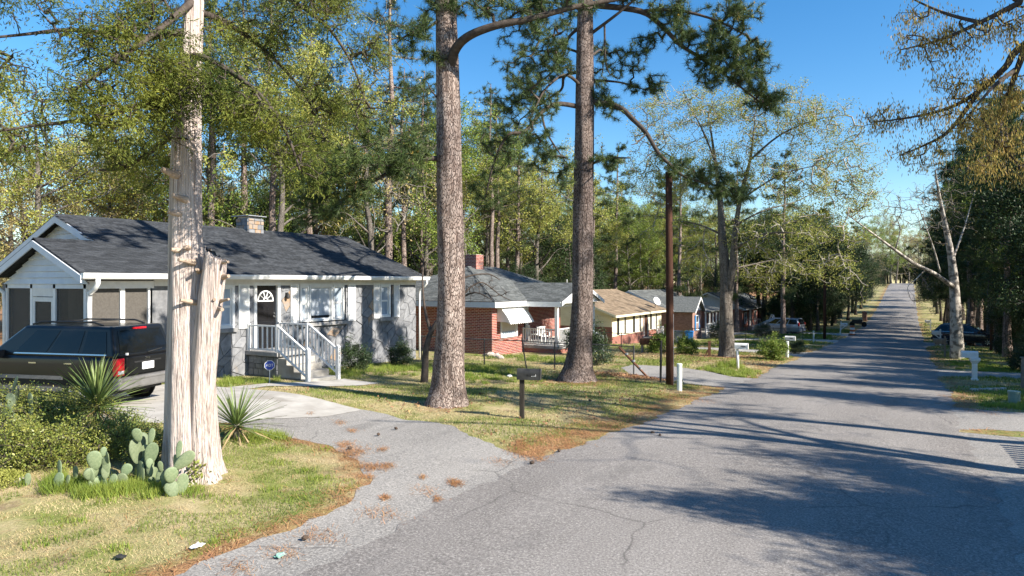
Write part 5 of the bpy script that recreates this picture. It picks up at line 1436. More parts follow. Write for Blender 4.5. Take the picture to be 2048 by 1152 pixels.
# left end: low tan and yellow trees under open sky
for (x, y) in ((-44,15),(-48,21),(-43,24),(-53,24),(-46,30),(-57,29),(-62,24),(-40,18.5),(-39,25),(-52,17)):
    wood_tree(R_.choice(['tan1','tan1','bud2']), x, y, R_.uniform(.8,1.0))
for (x, y) in ((-29.5,21),(-31,26)): wood_tree('ever2', x, y, .95)
rows = [(-30.5,27,120,4.6,1.6),(-37,27,140,4.8,2),(-45,28,150,5.2,2.5),(-55,32,165,5.6,3),(-68,36,190,6.5,4),(-82,40,210,7,5)]
for (x0, ya, yb, stp, jx) in rows:
    y = ya
    while y < yb:
        k = R_.choices(['bud1','bud2','green1','bare1','pine1','pine2','ever1','pine3'], [4,2.6,3.0,1.0,1.4,1.2,1.6,2.6])[0]
        if x0 > -32 and k.startswith('pine') and R_.random() < .5: k = 'green1'
        s = R_.uniform(.85, 1.2)
        if y < 34: s *= .9
        if x0 < -50 and y < 52: s *= .72
        wood_tree(k, x0+R_.uniform(-jx, jx), y+R_.uniform(-1.5, 1.5), s, s*R_.uniform(.9, 1.12)); y += stp
for k in range(40): wood_tree(R_.choice(['ever2','ever2','ever1']), R_.uniform(-48,-29), 22+k*3.4+R_.uniform(-1,1), R_.uniform(.5,.95))
# pines that stand up behind the first two houses
for (x, y, s) in ((-33,28,1.0),(-35,33,1.05),(-33,43,.98),(-36,48,1.02),(-40,39,1.12),(-34,24.5,.95),(-38,30,1.1),(-32,52,1.0),(-31,38,.9)): wood_tree(R_.choice(['pine1','pine2']), x, y, s)
# left of the road farther down
def by_right(y): return 'between the sycamore and the navy crossover' if y < 60 else 'beside the navy crossover' if y < 76 else 'just past the navy crossover' if y < 104 else 'on the far right verge below the hill crest'
def by_left(y): return 'close behind the silver minivan' if y < 100 else 'far past the silver minivan below the hill crest'
def street_tree(key, x, y, s, label, name, sz=None, group=None): plant_tree(key, name, label, x, y, s, R_.uniform(0, 6.28), group, sz)
for (x, y, s) in ((-11.5,82.5,1.25),(-10.5,90,1.4),(-11.5,97,1.55),(-15,86,1.5),(-17,94,1.5),(-9,104,1.3),(-12,110,1.5),(-9.5,120,1.35),(-8.8,83,.9),(-14,90,1.3),(-8.5,132,1.2),(-7.9,113,.95),(-7.7,127,.95),(-7.8,143,1.0),(-8,159,1.0),(-7.8,176,.95)):
    street_tree('ever1', x, y, s, 'dark evergreen tree overhanging the left verge '+by_left(y), 'evergreen_tree', None, 'dark evergreens '+by_left(y))
for (x, y, s) in ((-22,92,1.0),(-24,100,.9),(-17,118,1.0),(-18,128,1.1),(-13,140,.9)):
    street_tree('bud1', x, y, s, 'yellow-green budding tree beside the far stretch of road', 'budding_tree', None, 'budding trees by the far road')
for (x, y, s) in ((-11,73,.95),(-17,80,1.0),(-13,128,1.0),(-22,74,1.0),(-15,145,1.0),(-10,165,.9)):
    street_tree('pine3', x, y, s, 'tall pine on the left lots '+by_left(y), 'pine_tree', None, 'left lot pines '+by_left(y))
for k in range(12): street_tree('ever2', -17+.75*k+R_.uniform(-1,1), 84+R_.uniform(-1,30), R_.uniform(.6,.9), 'dark undergrowth bush below the evergreens beyond the minivan', 'evergreen_shrub', None, 'undergrowth beyond the minivan')
for k in range(14): 
    y = 47+k*5.0; street_tree('ever2', max(5.6,.117*y-.6)+R_.uniform(0,1.2), y, R_.uniform(.55,.8), 'dark undergrowth bush below the evergreens on the right verge', 'evergreen_shrub', None, 'undergrowth on the right verge')
street_tree('green1', 6.6, 50, .78, 'fresh green leafy tree rising over the dark evergreens on the right', 'leafy_tree')
# right of the road, in view
for (x, y, s) in ((6.2,47.5,1.25),(5.6,41,.85),(7.5,54,1.3),(6.2,58.5,1.0),(9,62,1.3),(6.3,74,1.1),(5.8,86,1.1),(6.5,98,1.2),(3.9,102,.9),(4,117,.95),(4,133,.95),(4,150,.95),(4.2,168,.9),(8.2,70,1.6),(6.8,108,1.5),(6.8,120,1.5),(7.6,92,1.7),(8.6,82,1.7),(7.2,134,1.5),(7.4,66,1.2),(6.8,150,1.4)):
    street_tree('ever1', x, y, s, 'dense dark broadleaf evergreen '+by_right(y), 'evergreen_tree', None, 'dark evergreens '+by_right(y))
for (x, y, s) in ((4.3,66.5,.88),(4.0,79,.95),(3.9,92.5,1.0),(4.9,48.5,.8),(5.3,53,.9),(5.4,58,.98),(5.6,66,1.0),(6.6,71,1.08),(4.6,86,1.0),(4.6,106,1.0),(7.8,88,1.15),(6.8,94,1.1),(5.0,77,.95),(8.5,76,1.05),(6.2,84,1.0),(5.2,100,1.0),(8,112,1.0),(5.5,128,.9),(6.5,146,.9),(4.6,170,.8)):
    street_tree('pine3', x, y, s, 'tall dark pine '+by_right(y), 'pine_tree', None, 'dark pines '+by_right(y))
for (x, y, s) in ((4.2,93,.7),(4.5,108,.75),(4.8,122,.8),(4.2,140,.8),(5,158,.8),(-8,150,.8),(-7.5,178,.8),(5,190,.8),(-9,200,.9)):
    street_tree('bare1', x, y, s, 'nearly bare grey tree leaning over the far road', 'bare_tree', None, 'bare trees over the far road')
for (x, y, s) in ((-6,292,1.5),(3,300,1.5),(9,290,1.45),(-14,285,1.5),(-2,318,1.6),(6,322,1.6),(-9,310,1.6),(13,300,1.5),(-30,238,1.0),(-12,262,1.2),(0,285,1.1),(10,255,1.2),(20,240,1.2),(-20,290,1.3),(4,310,1.2),(-4,272,1.1),(-40,215,1.2),(16,205,1.1),(-24,180,1.1),(12,178,1.1)):
    street_tree(R_.choice(['bare1','bud1','tan1','green1']), x, y, s, 'pale tree on the hill where the road crests', 'hill_tree', None, 'trees on the hill crest')
for (x, y, s) in ((-11,240,.9),(-8,255,1.0),(6,250,.9),(9,262,1.0),(-3,300,1.3),(2,310,1.3),(7,300,1.3),(-8,296,1.3),(-14,272,1.2),(12,280,1.2),(-20,255,1.2),(-27,245,1.2),(18,260,1.2)):
    street_tree(R_.choice(['ever2','ever1']), x, y, s, 'dark bush closing the view over the road crest', 'crest_bush', None, 'bushes at the road crest')
for k in range(26): street_tree('ever2', -54+4.3*k+R_.uniform(-1,1), 300+R_.uniform(-4,6), R_.uniform(1.3,1.7), 'dark bush closing the view over the road crest', 'crest_bush', None, 'bushes at the road crest')
for k in range(34): street_tree('ever2', -96+R_.uniform(-3,3), 36+6.5*k, R_.uniform(1.3,1.7), 'low dark thicket at the far back of the wood', 'thicket_bush', None, 'thickets at the back of the wood')
for k in range(20): street_tree('ever2', 22+R_.uniform(0,10), 90+9*k, R_.uniform(1.2,1.6), 'low dark thicket in the woods on the right of the street', 'thicket_bush', None, 'thickets right of the street')
# right of the road, outside the frame: they throw the shade that crosses the street
for (k, x, y, s, sz) in (('ever3',11.2,11.8,.62,.9),('ever3',14.6,9.8,.75,1.05),('ever3',13.2,8.4,0.72,.92),('ever3',8.4,31.4,0.72,.95),('ever3',9.4,40.5,0.72,1.0),('ever3',10,46.5,0.72,1.05),('ever3',11,56.8,0.74,1.1),('ever3',11.6,62.6,0.72,1.1),('ever3',12.4,69,0.78,1.15),('ever3',13.4,76,0.78,1.2),('pine2',13,21.8,.95,.95),('ever3',9.2,25.4,0.48,.85),('ever3',12.5,10.6,0.74,.95),('ever3',9.6,9.6,0.60,.82),('pine2',12.6,16.5,.98,.98),('ever3',11.6,21.2,0.79,.98),('bare1',14,25.5,.7,.7),('ever3',11.4,28.2,0.72,.98),('ever3',11,36,0.74,.95),('pine1',14,43,.62,.62),('ever3',10.5,51,0.72,.9),('pine1',15,33,.6,.6)):
    lb = {'e':'evergreen tree off the right of the street shading the road','p':'short pine off the right of the street shading the road','b':'bare tree off the right of the street shading the road'}[k[0]]
    street_tree(k, x, y, s, lb, 'shade_tree', sz, 'roadside trees on the right '+k[0])
# ---------------------------------------------------------------- the big roadside trees
def limb(path, rads, base, sub=5, n=8):
    """path of (u, v, depth) seen points -> tube local to base"""
    P, r = smooth_poly([at(*p)-base for p in path], rads, sub)
    return tube_np(P, r, n), np.array([p[:] for p in P])
def clump_pts(clumps, base, seed, bunch=5.0, sg=.13):
    """clumps of (u, v, depth, ru, rv, n): scattered leaf-cluster targets, as deep as they are wide"""
    R = np.random.default_rng(seed); out = []
    for (u, v, d, ru, rv, n) in clumps:
        nc = max(2, int(n/bunch)); q = R.normal(size=(nc, 3)); q = unit(q)*(R.uniform(0, 1, (nc, 1))**.45)
        q = q[R.integers(0, nc, n)]
        c = np.array((at(u, v, d)-base)[:]); k = d/_F
        right = np.array([_c, _s, 0]); fwd = np.array([-_s, _c, 0]); upv = np.array([0, 0, 1.])
        out.append(c+q[:, :1]*ru*k*right+q[:, 1:2]*rv*k*upv+q[:, 2:]*ru*k*.8*fwd+R.normal(size=(n, 3))*sg*np.array([1,1,.8]))
    return np.concatenate(out)
def root_flare(prof, k=5, amp=.12, ph=0.0):
    def f(a, t):
        e_ = max(0, 1-t*9); return 1+amp*e_*math.cos(k*a+ph)+.03*math.sin(3*a+ph+t*20)+.02*math.sin(7*a+t*31)
    return f

# ---- eastern red cedar with the sawn-off second stem
cb_ = Vector((-9.29, 6.44, 0)); cb_.z = g(cb_.x, cb_.y)-.05; D0 = 10.24
def lob_c(a, t):
    e_ = max(0, 1-t*2.2)
    return 1+(.05+.09*e_)*math.cos(5*a+.6+t*2)+(.03+.05*e_)*math.cos(9*a+1.1-t*3)+.025*math.cos(17*a+t*9)+.015*math.cos(23*a-t*14)
path = [(388,985,D0),(386,965,D0),(384,930,D0),(383,860,D0),(382,760,D0),(379,660,D0),(374,560,D0),(371,450,D0),(372,330,D0),(375,220,D0),(381,110,D0),(388,0,D0),(391,-140,D0),(394,-330,D0),(396,-560,D0)]
rad = [.56,.45,.385,.345,.325,.29,.25,.232,.218,.19,.16,.13,.1,.07,.03]
P_, r_ = smooth_poly([at(*p)-cb_ for p in path], rad, 5)
m_ = MB(); m_.tube(P_, r_, 40, True, lob_c); tn = [(np.array(m_.v), None)]
trunk_mb = m_
s_path = [(398,930,D0-.1),(403,800,D0-.14),(411,700,D0-.16),(421,600,D0-.18),(428,540,D0-.18),(431,512,D0-.18)]
P2, r2 = smooth_poly([at(*p)-cb_ for p in s_path], [.16,.185,.18,.17,.16,.14], 4)
trunk_mb.tube(P2, r2, 26, True, lambda a, t: 1+.06*math.cos(5*a+t*3)+.035*math.cos(11*a-t*5)+.02*math.cos(17*a))
# slanted broken top of the stub
tp = P2[-1]; nb_ = len(trunk_mb.v)
for i in range(nb_-26, nb_):
    v_ = Vector(trunk_mb.v[i]); off = (v_-tp); side = off.x*_c+off.y*_s
    trunk_mb.v[i] = (v_.x, v_.y, v_.z - side*.85 + .03*math.sin(i*2.3))
cedar = thing('cedar_tree', 'old red cedar with pale shredding bark and a sawn-off second stem', 'tree', cb_)
tro = place('trunk', trunk_mb.mesh('trunk', MT['cedar'], True), None, cedar)
for (u, v, du, dv, L_, rr) in ((375,523,-.3,.1,.16,.05),(378,603,-.45,.15,.14,.045),(340,345,-.6,.25,.12,.08),(358,395,-.5,.2,.1,.06),(447,525,.9,.05,.14,.035),(452,553,.9,.1,.08,.05),(446,601,.9,.15,.17,.035),(440,617,.6,-.1,.12,.05),(430,598,.2,-.1,.07,.04),(350,500,-.5,.1,.06,.05),(372,495,.1,.0,.06,.05),(345,425,-.7,.1,.06,.06),(395,540,.2,.1,.07,.04)):
    p = at(u, v, D0-.27)-cb_; d_ = Vector((_c*du+_s*.75, _s*du-_c*.75, dv)).normalized()
    s_ = MB(); rr *= .6; s_.tube([p-d_*.12, p+d_*.2*L_, p+d_*L_], [rr*1.7, rr*1.05, rr*.85], 9); s_.build('branch_stub', MT['cut_wood'], tro, smooth=False)
limbs = [
 [(374,190,D0),(300,205,9.6),(200,235,9.1),(80,250,8.8),(0,262,8.6)],
 [(385,60,D0),(280,75,9.7),(150,60,9.3),(40,70,9.0),(-60,80,8.8)],
 [(386,20,D0),(460,50,10.8),(540,110,11.3),(610,190,11.6),(650,280,11.8)],
 [(381,110,D0),(440,130,9.6),(520,190,9.3),(570,260,9.2),(600,340,9.2)],
 [(374,240,D0),(320,290,10.6),(250,335,10.9),(200,340,11)],
 [(390,-60,D0),(520,-30,10.5),(640,40,10.9),(700,120,11.1),(730,200,11.2)],
 [(388,0,D0),(330,50,9.4),(250,110,9.0),(150,180,8.8)],
 [(380,130,D0),(400,150,9.7),(440,220,9.3)],
 [(391,-120,D0),(250,-80,9.6),(100,-40,9.2),(-80,-20,9.0)],
 [(392,-160,D0),(500,-140,11.5),(650,-80,12.2),(760,-20,12.5)],
 [(374,280,D0),(340,320,11.2),(310,360,11.8)],
 [(393,-250,D0),(380,-300,12.5),(360,-330,14)],[(393,-280,D0),(500,-330,9.5),(600,-330,9.2)],[(393,-300,D0),(280,-350,9.8),(160,-360,9.6)]]
tn = []; pool = []
for k, L_ in enumerate(limbs):
    a_, p_ = limb(L_, [.06,.045,.03,.02,.012][:len(L_)] if len(L_) > 3 else [.05,.03,.012], cb_, 5, 6); tn.append(a_); pool.append(p_)
pool = np.concatenate(pool)
CL = [(60,230,8.8,70,55,60),(150,190,8.9,80,60,80),(20,120,8.9,70,60,55),(140,70,9.2,100,50,85),(250,95,9.1,70,70,90),(310,130,9.3,75,80,150),(360,110,9.5,60,60,110),(420,160,9.5,60,60,100),
      (290,40,9.6,110,45,110),(430,40,10.6,80,45,80),(520,70,11.0,70,70,85),(590,150,11.4,60,70,90),(640,220,11.7,50,60,70),(560,240,9.3,60,60,110),(590,330,9.3,45,50,70),(500,200,9.4,60,60,100),
      (640,40,10.9,80,60,100),(710,120,11.1,50,70,80),(730,210,11.2,35,50,45),(240,320,10.8,70,35,80),(300,300,10.8,50,45,70),(190,235,8.9,60,50,60),(80,20,9.2,110,30,60),(330,230,9.8,45,50,70),(250,190,9.0,60,55,90),
      (430,200,9.3,45,50,70),(310,365,11.7,40,25,40),(700,0,11.8,80,40,80),(560,-10,10.6,90,40,80),(200,-40,9.6,140,40,90),(0,300,8.7,40,40,30),
      (380,-330,11.5,120,90,120),(560,-330,9.5,110,70,110),(200,-350,9.8,110,70,100),(620,310,11.7,40,45,50),(365,190,9.4,45,40,60)]
T_ = clump_pts(CL, cb_, 5, 20.0, .16)
P, par, cnt, n0, tip = mst(pool, T_, .25, .2, .05, 3)
tn.append(twig_mesh_arrays(P, par, cnt, n0, .0045, .04, 3))
bo = place('branches', np_mesh('branches', *join_np(tn), MT['bark_dark'], True), None, tro); bo['kind'] = 'stuff'
def sprays(P, par, tip, per, sub=4):
    """drooping feathery cedar sprays"""
    c = P[tip]; d = parent_dirs(P, par, tip); n = len(c)
    d2 = unit(np.repeat(d, per, axis=0)*.6+rand_dir(n*per)*.9+np.array([0,0,-.45])); b_ = np.repeat(c, per, axis=0)+rng.normal(size=(n*per, 3))*.035
    l = rng.uniform(.12, .3, (n*per, 1)); vs_ = []
    s = np.repeat(rng.uniform(0, 1, (n*per, 1)), sub, axis=0)*.0+rng.uniform(0, 1, (n*per*sub, 1))
    cen = np.repeat(b_, sub, axis=0)+np.repeat(d2*l, sub, axis=0)*s
    dd = unit(np.repeat(d2, sub, axis=0)+rand_dir(n*per*sub)*.6)
    return leaf_quads(cen, dd, rng.uniform(.03, .07, len(cen)), rng.uniform(.008, .016, len(cen)))
tt = np.concatenate([tip, np.arange(n0, len(P))[::9]])
co = place('crown', np_mesh('crown', *sprays(P, par, tt, 6, 7), MT['cedar_leaf']), None, cedar); co['kind'] = 'stuff'

# ---- two loblolly pines
def big_pine(label, base, depth, tpath, trad, limbs, clumps, seed, bk='bark_pine', per=44, L=.2, W=.012, pollen=(), dens=1.5):
    t = thing('pine_tree', label, 'tree', base)
    P_, r_ = smooth_poly([at(*p)-base for p in tpath], trad, 6)
    m_ = MB(); m_.tube(P_, r_, 28, True, root_flare(None, 5, .16, seed))
    tro = place('trunk', m_.mesh('trunk', MT[bk], True), None, t)
    tn = []; pool = [np.array([p[:] for p in P_])[-24:]]
    for (path, r0, r1) in limbs:
        n = len(path); a_, p_ = limb(path, [r0+(r1-r0)*k/(n-1) for k in range(n)], base, 6, 8); tn.append(a_); pool.append(p_)
    lo = place('limbs', np_mesh('limbs', *join_np(tn), MT['bark_dark'], True), None, tro); lo['kind'] = 'stuff'
    T_ = clump_pts([(a_, b_, c_, d_, e_, int(n_*dens)) for a_, b_, c_, d_, e_, n_ in clumps], base, seed)
    P, par, cnt, n0, tip = mst(np.concatenate(pool), T_, .3, .2, .08, seed)
    bo = place('branches', np_mesh('branches', *twig_mesh_arrays(P, par, cnt, n0, .006, .05, 3), MT['bark_dark'], True), None, tro); bo['kind'] = 'stuff'
    tip2 = np.concatenate([tip, np.setdiff1d(np.arange(n0, len(P)), tip)[::3]])
    co = place('crown', np_mesh('crown', *tufts(P, par, tip2, per, L, W, 1.0, .22), MT['needle']), None, t); co['kind'] = 'stuff'
    # cones hang among the needles
    R = np.random.default_rng(seed); pick = R.choice(tip, min(len(tip), 130), replace=False); c = P[pick]+R.normal(size=(len(pick), 3))*.05
    o8 = np.array([(1,0,0),(-1,0,0),(0,1,0),(0,-1,0),(0,0,1.5),(0,0,-1.5)])*.032
    f8 = np.array([(0,2,4),(2,1,4),(1,3,4),(3,0,4),(2,0,5),(1,2,5),(3,1,5),(0,3,5)])
    cv = (c[:, None, :]+o8[None]).reshape(-1, 3); cf = (f8[None]+6*np.arange(len(c))[:, None, None]).reshape(-1, 3)
    k_ = place('cones', np_mesh('cones', cv, cf, MT['cone']), None, t); k_['kind'] = 'stuff'
    if pollen:
        T2 = clump_pts(pollen, base, seed+5); dd = np.linalg.norm(P[None, tip, :]-T2[:, None, :], axis=2).argmin(1); sel = tip[np.unique(dd)]
        ce = np.repeat(P[sel], 9, axis=0); pp = place('pollen_cones', np_mesh('pollen_cones', *needle_tris(ce, unit(rand_dir(len(ce))+np.array([0,0,.8])), rng.uniform(.05,.09,len(ce)), .022), MT['pollen']), None, t); pp['kind'] = 'stuff'
    return t
p1 = Vector((-9.8, 13.62, 0)); p1.z = g(p1.x, p1.y)-.05; d1 = 16.75
big_pine('tall pine with reddish plated bark between the stone house and the black mailbox', p1, d1,
  [(893,825,d1),(894,808,d1),(897,770,d1),(900,690,d1),(902,560,d1),(900,420,d1),(898,280,d1),(895,140,d1),(891,0,d1),(888,-160,d1),(885,-340,d1),(882,-520,d1)],
  [.68,.55,.42,.355,.328,.318,.305,.285,.25,.2,.13,.05],
  [([(900,150,d1),(908,105,16.4),(935,74,16.1),(990,52,15.9),(1060,38,15.9),(1150,14,16.1),(1260,-6,16.5)],.13,.05),
   ([(884,318,d1),(850,318,16.6),(800,335,16.4),(740,366,16.2),(680,402,16.2),(610,445,16.3)],.075,.02),
   ([(800,335,16.4),(760,330,15.8),(700,330,15.4),(650,320,15.2)],.03,.01),
   ([(890,30,d1),(850,60,16.4),(815,70,16.1),(790,90,16.0)],.04,.012),
   ([(889,-60,d1),(960,-90,17.4),(1060,-110,18),(1140,-90,18.2)],.07,.02),
   ([(888,-120,d1),(800,-140,16),(700,-120,15.5),(640,-80,15.2)],.08,.02),
   ([(886,-220,d1),(960,-260,16),(1050,-280,15.5)],.07,.02),([(885,-280,d1),(800,-320,17.5),(720,-330,18)],.06,.02),([(884,-360,d1),(930,-420,18)],.05,.02),
   ([(878,200,d1),(862,180,16.4),(855,165,16.3)],.025,.008)],
  [(700,380,16.1,80,40,70),(630,420,16.3,50,45,60),(780,320,16.1,60,50,70),(700,320,15.4,70,45,75),(830,300,16.3,40,40,40),(740,260,15.6,60,30,30),(620,350,15.6,40,40,40),
   (820,60,16.1,40,45,40),(900,10,16.6,70,28,60),(860,110,16.3,20,25,10),(1000,10,16.2,90,28,60),(1130,0,16.1,80,25,50),(1060,60,15.9,20,25,10),
   (700,-110,15.5,110,50,90),(1060,-100,17.8,110,50,80),(1000,-270,15.8,90,60,80),(760,-320,17.7,90,60,80),(890,-440,17,90,80,110)], 51,
  pollen=[(690,350,16,80,50,60),(800,310,16.2,60,40,30),(640,440,16.3,40,30,25),(1060,20,16,120,20,40)])
p2 = Vector((-9.2, 20.0, 0)); p2.z = g(p2.x, p2.y)-.05; d2 = 21.95
big_pine('tall dark-limbed pine with a flared base nearest the brown utility pole', p2, d2,
  [(1154,778,d2),(1155,762,d2),(1157,735,d2),(1161,690,d2),(1164,600,d2),(1166,480,d2),(1168,340,d2),(1169,200,d2),(1170,60,d2),(1172,-80,d2),(1174,-220,d2),(1176,-330,d2)],
  [.86,.68,.48,.375,.335,.325,.315,.3,.265,.2,.12,.05],
  [([(1160,214,d2),(1114,208,21.6),(1083,225,21.3),(1049,263,21),(1015,271,20.8),(988,325,20.8),(970,400,21)],.085,.025),
   ([(1083,225,21.3),(1092,262,21.1),(1115,300,21),(1140,335,21)],.04,.015),
   ([(1160,143,d2),(1129,153,22.4),(1122,180,22.7),(1085,205,23),(1040,240,23.2)],.06,.02),
   ([(1162,53,d2),(1137,76,22.2),(1125,115,22.4),(1098,150,22.6),(1050,185,22.8)],.06,.02),
   ([(1178,202,d2),(1236,214,21.5),(1267,240,21.2),(1293,267,21),(1316,305,20.9),(1343,332,20.8),(1373,355,20.8),(1435,372,20.8)],.1,.03),
   ([(1293,267,21),(1275,285,20.6),(1262,290,20.4)],.025,.01),
   ([(1180,10,d2),(1282,23,21.6),(1328,57,21.3),(1358,88,21.2),(1393,111,21.2),(1450,150,21.2),(1520,205,21.3)],.1,.025),
   ([(1282,23,21.6),(1350,20,21),(1430,40,20.7),(1490,70,20.6)],.06,.02),
   ([(1180,69,d2),(1236,27,21.6),(1280,-10,21.4)],.06,.03),
   ([(1209,46,21.8),(1211,122,21.7),(1220,150,21.6)],.035,.015),
   ([(1180,160,d2),(1240,165,22.6),(1290,180,22.8)],.05,.015),
   ([(1180,330,d2),(1213,317,21.6),(1259,316,21.4)],.045,.02),
   ([(1160,170,d2),(1130,150,20.4),(1090,180,19.4),(1060,240,18.9)],.06,.015),([(1168,110,d2),(1120,95,23.8),(1060,110,25)],.05,.015),([(1175,120,d2),(1200,100,23.8),(1210,115,25)],.05,.015),
   ([(1165,20,d2),(1100,5,22.5),(1030,20,22.8)],.05,.02),
   ([(1172,-60,d2),(1280,-90,22.6),(1400,-60,22.9),(1500,-20,23)],.08,.02),([(1173,-100,d2),(1060,-140,22.5),(960,-120,22.8)],.07,.02),([(1174,-180,d2),(1260,-240,21),(1330,-250,20.6)],.06,.02),([(1175,-220,d2),(1100,-290,21),(1040,-300,20.8)],.05,.02)],
  [(1040,130,25,70,55,50),(1080,190,19.4,60,55,50),(1130,120,19,50,45,40),(1200,120,25,60,50,45),(1060,260,18.9,50,45,40),(1120,60,25.5,70,40,40),(1060,150,22.7,60,55,75),(1030,210,22.9,55,45,60),(1000,290,20.9,45,50,60),(980,370,21,40,45,40),(1100,110,22.4,45,45,40),(1050,60,22.7,60,40,45),(1090,300,21.1,50,40,45),(1120,350,21,40,35,25),
   (1380,60,21.1,70,45,110),(1450,90,20.8,65,60,130),(1480,150,21.1,55,55,110),(1420,140,21.2,50,45,80),(1530,200,21.3,40,32,55),(1510,120,20.9,40,45,60),(1330,25,21.3,60,30,55),(1460,25,20.8,70,28,75),(1560,210,21.3,22,25,20),
   (1240,130,22,40,35,30),(1300,175,22.7,45,30,45),(1270,120,21.8,35,30,25),(1210,190,21.8,35,30,35),(1220,215,21.5,30,22,25),(1420,365,20.8,50,32,70),(1470,385,20.9,45,35,55),(1370,345,20.8,30,28,30),(1210,320,21.6,30,25,30),(1330,310,21,15,15,8),(1290,90,21.7,30,25,15),
   (1250,-10,21.5,70,25,50),(1100,0,22.6,80,25,50),(1420,-60,22.9,120,40,90),(1000,-120,22.7,100,45,80),(1300,-240,20.8,90,50,80),(1060,-290,21,80,50,70),(1175,-330,22,80,60,90)], 52, 'bark_pine_dark',
  pollen=[(1450,40,20.7,110,30,70),(1500,80,20.8,40,40,30),(1100,5,22.6,80,20,30)])

# ---- pale fork-trunked tree in the next yard, just coming into bud
fb_ = Vector((-8.0, 35.5, 0)); fb_.z = g(-8,35.5)-.05; df = 34.7
tf = thing('budding_tree', 'big pale fork-trunked tree in yellow-green bud beside the leaning white mailbox', 'tree', fb_)
tp_ = [(1452,726,df),(1453,717,df),(1454,690,df),(1452,620,df),(1450,540,df),(1444,470,df),(1440,400,df),(1430,320,df),(1420,250,df)]
P_, r_ = smooth_poly([at(*p)-fb_ for p in tp_], [.62,.48,.39,.31,.26,.2,.14,.08,.03], 4)
m_ = MB(); m_.tube(P_, r_, 18, True, root_flare(None, 4, .15, 1)); pool = [np.array([p[:] for p in P_])[14:]]
def br(path, r0, r1, n=8):
    q, r = smooth_poly([at(*p)-fb_ for p in path], [r0+(r1-r0)*k/(len(path)-1) for k in range(len(path))], 4); m_.tube(q, r, n); pool.append(np.array([p[:] for p in q]))
br([(1455,600,df),(1464,540,34.4),(1470,470,34.2),(1480,400,34),(1500,320,33.8),(1510,240,33.8)], .22, .03, 12)
br([(1470,500,34.2),(1500,480,33),(1550,465,32),(1620,470,31),(1680,480,30.5)], .06, .012)
br([(1472,450,34.2),(1530,420,35),(1600,400,36),(1680,350,36.5)], .06, .012)
br([(1444,470,df),(1400,450,35.5),(1350,440,36),(1300,430,36.3)], .06, .012)
br([(1440,400,df),(1380,340,35.3),(1320,300,36),(1280,280,36.4)], .06, .012)
br([(1500,320,33.8),(1560,270,33),(1630,240,32.4),(1690,230,32)], .06, .012)
br([(1480,400,34),(1560,350,32.6),(1640,330,31.6)], .06, .012)
br([(1430,320,df),(1400,250,34),(1370,200,33.4)], .06, .012)
br([(1450,540,df),(1500,530,36),(1560,520,37),(1600,540,37.5)], .06, .012)
place('trunk', m_.mesh('trunk', MT['bark_grey'], True), None, tf)
CL = [(a_, b_, c_, d_, e_, int(n_*(1.5 if b_ < 420 else .8))) for a_, b_, c_, d_, e_, n_ in [(1330,240,36,80,70,130),(1420,220,34,80,60,150),(1520,230,34,80,70,160),(1620,240,32.5,80,60,120),(1680,300,32.5,60,70,100),(1300,330,36,60,70,100),(1380,330,35,70,60,120),(1480,330,34,80,60,130),(1580,350,33,80,60,130),(1660,400,32.5,70,60,110),
      (1320,430,36,50,50,80),(1560,450,32.5,80,50,120),(1650,480,31,70,45,110),(1400,440,35.5,50,50,80),(1500,480,34,50,50,80),(1600,540,34,70,50,110),(1530,560,36,50,45,80),(1690,540,31.5,40,50,60),(1350,380,36,50,40,60),(1720,400,32,40,70,60),(1390,530,36,35,40,40)]]
T_ = clump_pts(CL, fb_, 9, 5.0, .3)
P, par, cnt, n0, tip = mst(np.concatenate(pool), T_, .45, .25, .05, 4)
bo = place('branches', np_mesh('branches', *twig_mesh_arrays(P, par, cnt, n0, .0085, .035, 3, .4), MT['twig_light'], True), None, [c for c in tf.children][0]); bo['kind'] = 'stuff'
co = place('crown', np_mesh('crown', *leafy(P, np.concatenate([tip, np.arange(n0, len(P))[::3]]), 18, .14, .085, .045, .2), MT['bud']), None, tf); co['kind'] = 'stuff'

# ---- sycamore on the right verge with one long pale limb over the road
sb = Vector((2.3, 44.3, 0)); sb.z = g(2.3,44.3)-.05; ds = 37.1
sy = thing('sycamore_tree', 'leaning sycamore with peeling white bark on the right verge by the white mailbox', 'tree', sb)
m_ = MB(); pool = []
def brs(path, r0, r1, n=9, lob=None):
    q, r = smooth_poly([at(*p)-sb for p in path], [r0+(r1-r0)*k/(len(path)-1) for k in range(len(path))], 4); m_.tube(q, r, n, True, lob); pool.append(np.array([p[:] for p in q]))
brs([(1916,738,ds),(1915,727,ds),(1914,690,ds),(1912,640,ds),(1909,590,ds),(1906,540,ds),(1898,490,37),(1888,440,36.8),(1878,390,36.4),(1870,340,36)], .42, .03, 16, root_flare(None, 4, .2, 2))
brs([(1908,575,ds),(1870,548,36),(1830,528,35),(1790,500,34),(1760,478,33.3),(1725,452,32.6),(1690,425,32)], .12, .02)
brs([(1880,545,36.3),(1868,500,36),(1850,450,35.6),(1835,410,35.2)], .05, .012)
brs([(1905,520,ds),(1930,450,37.5),(1950,380,38)], .06, .012)
brs([(1790,500,34),(1800,460,33.6),(1790,430,33.2)], .04, .012)
brs([(1850,540,35.5),(1830,560,35.2),(1815,575,35),(1822,600,35)], .03, .008)
place('trunk', m_.mesh('trunk', MT['sycamore'], True), None, sy)
CL = [(1760,440,33.5,60,50,110),(1830,430,35.2,60,60,170),(1870,380,36,60,60,170),(1810,520,34.8,60,35,60),(1720,430,32.8,40,40,40),(1900,440,36.8,50,60,80),(1840,580,35.2,40,35,40),(1790,400,34,40,40,40)]
T_ = clump_pts(CL, sb, 12, 2.0, .15)
P, par, cnt, n0, tip = mst(np.concatenate(pool), T_, .4, .12, 0, 6)
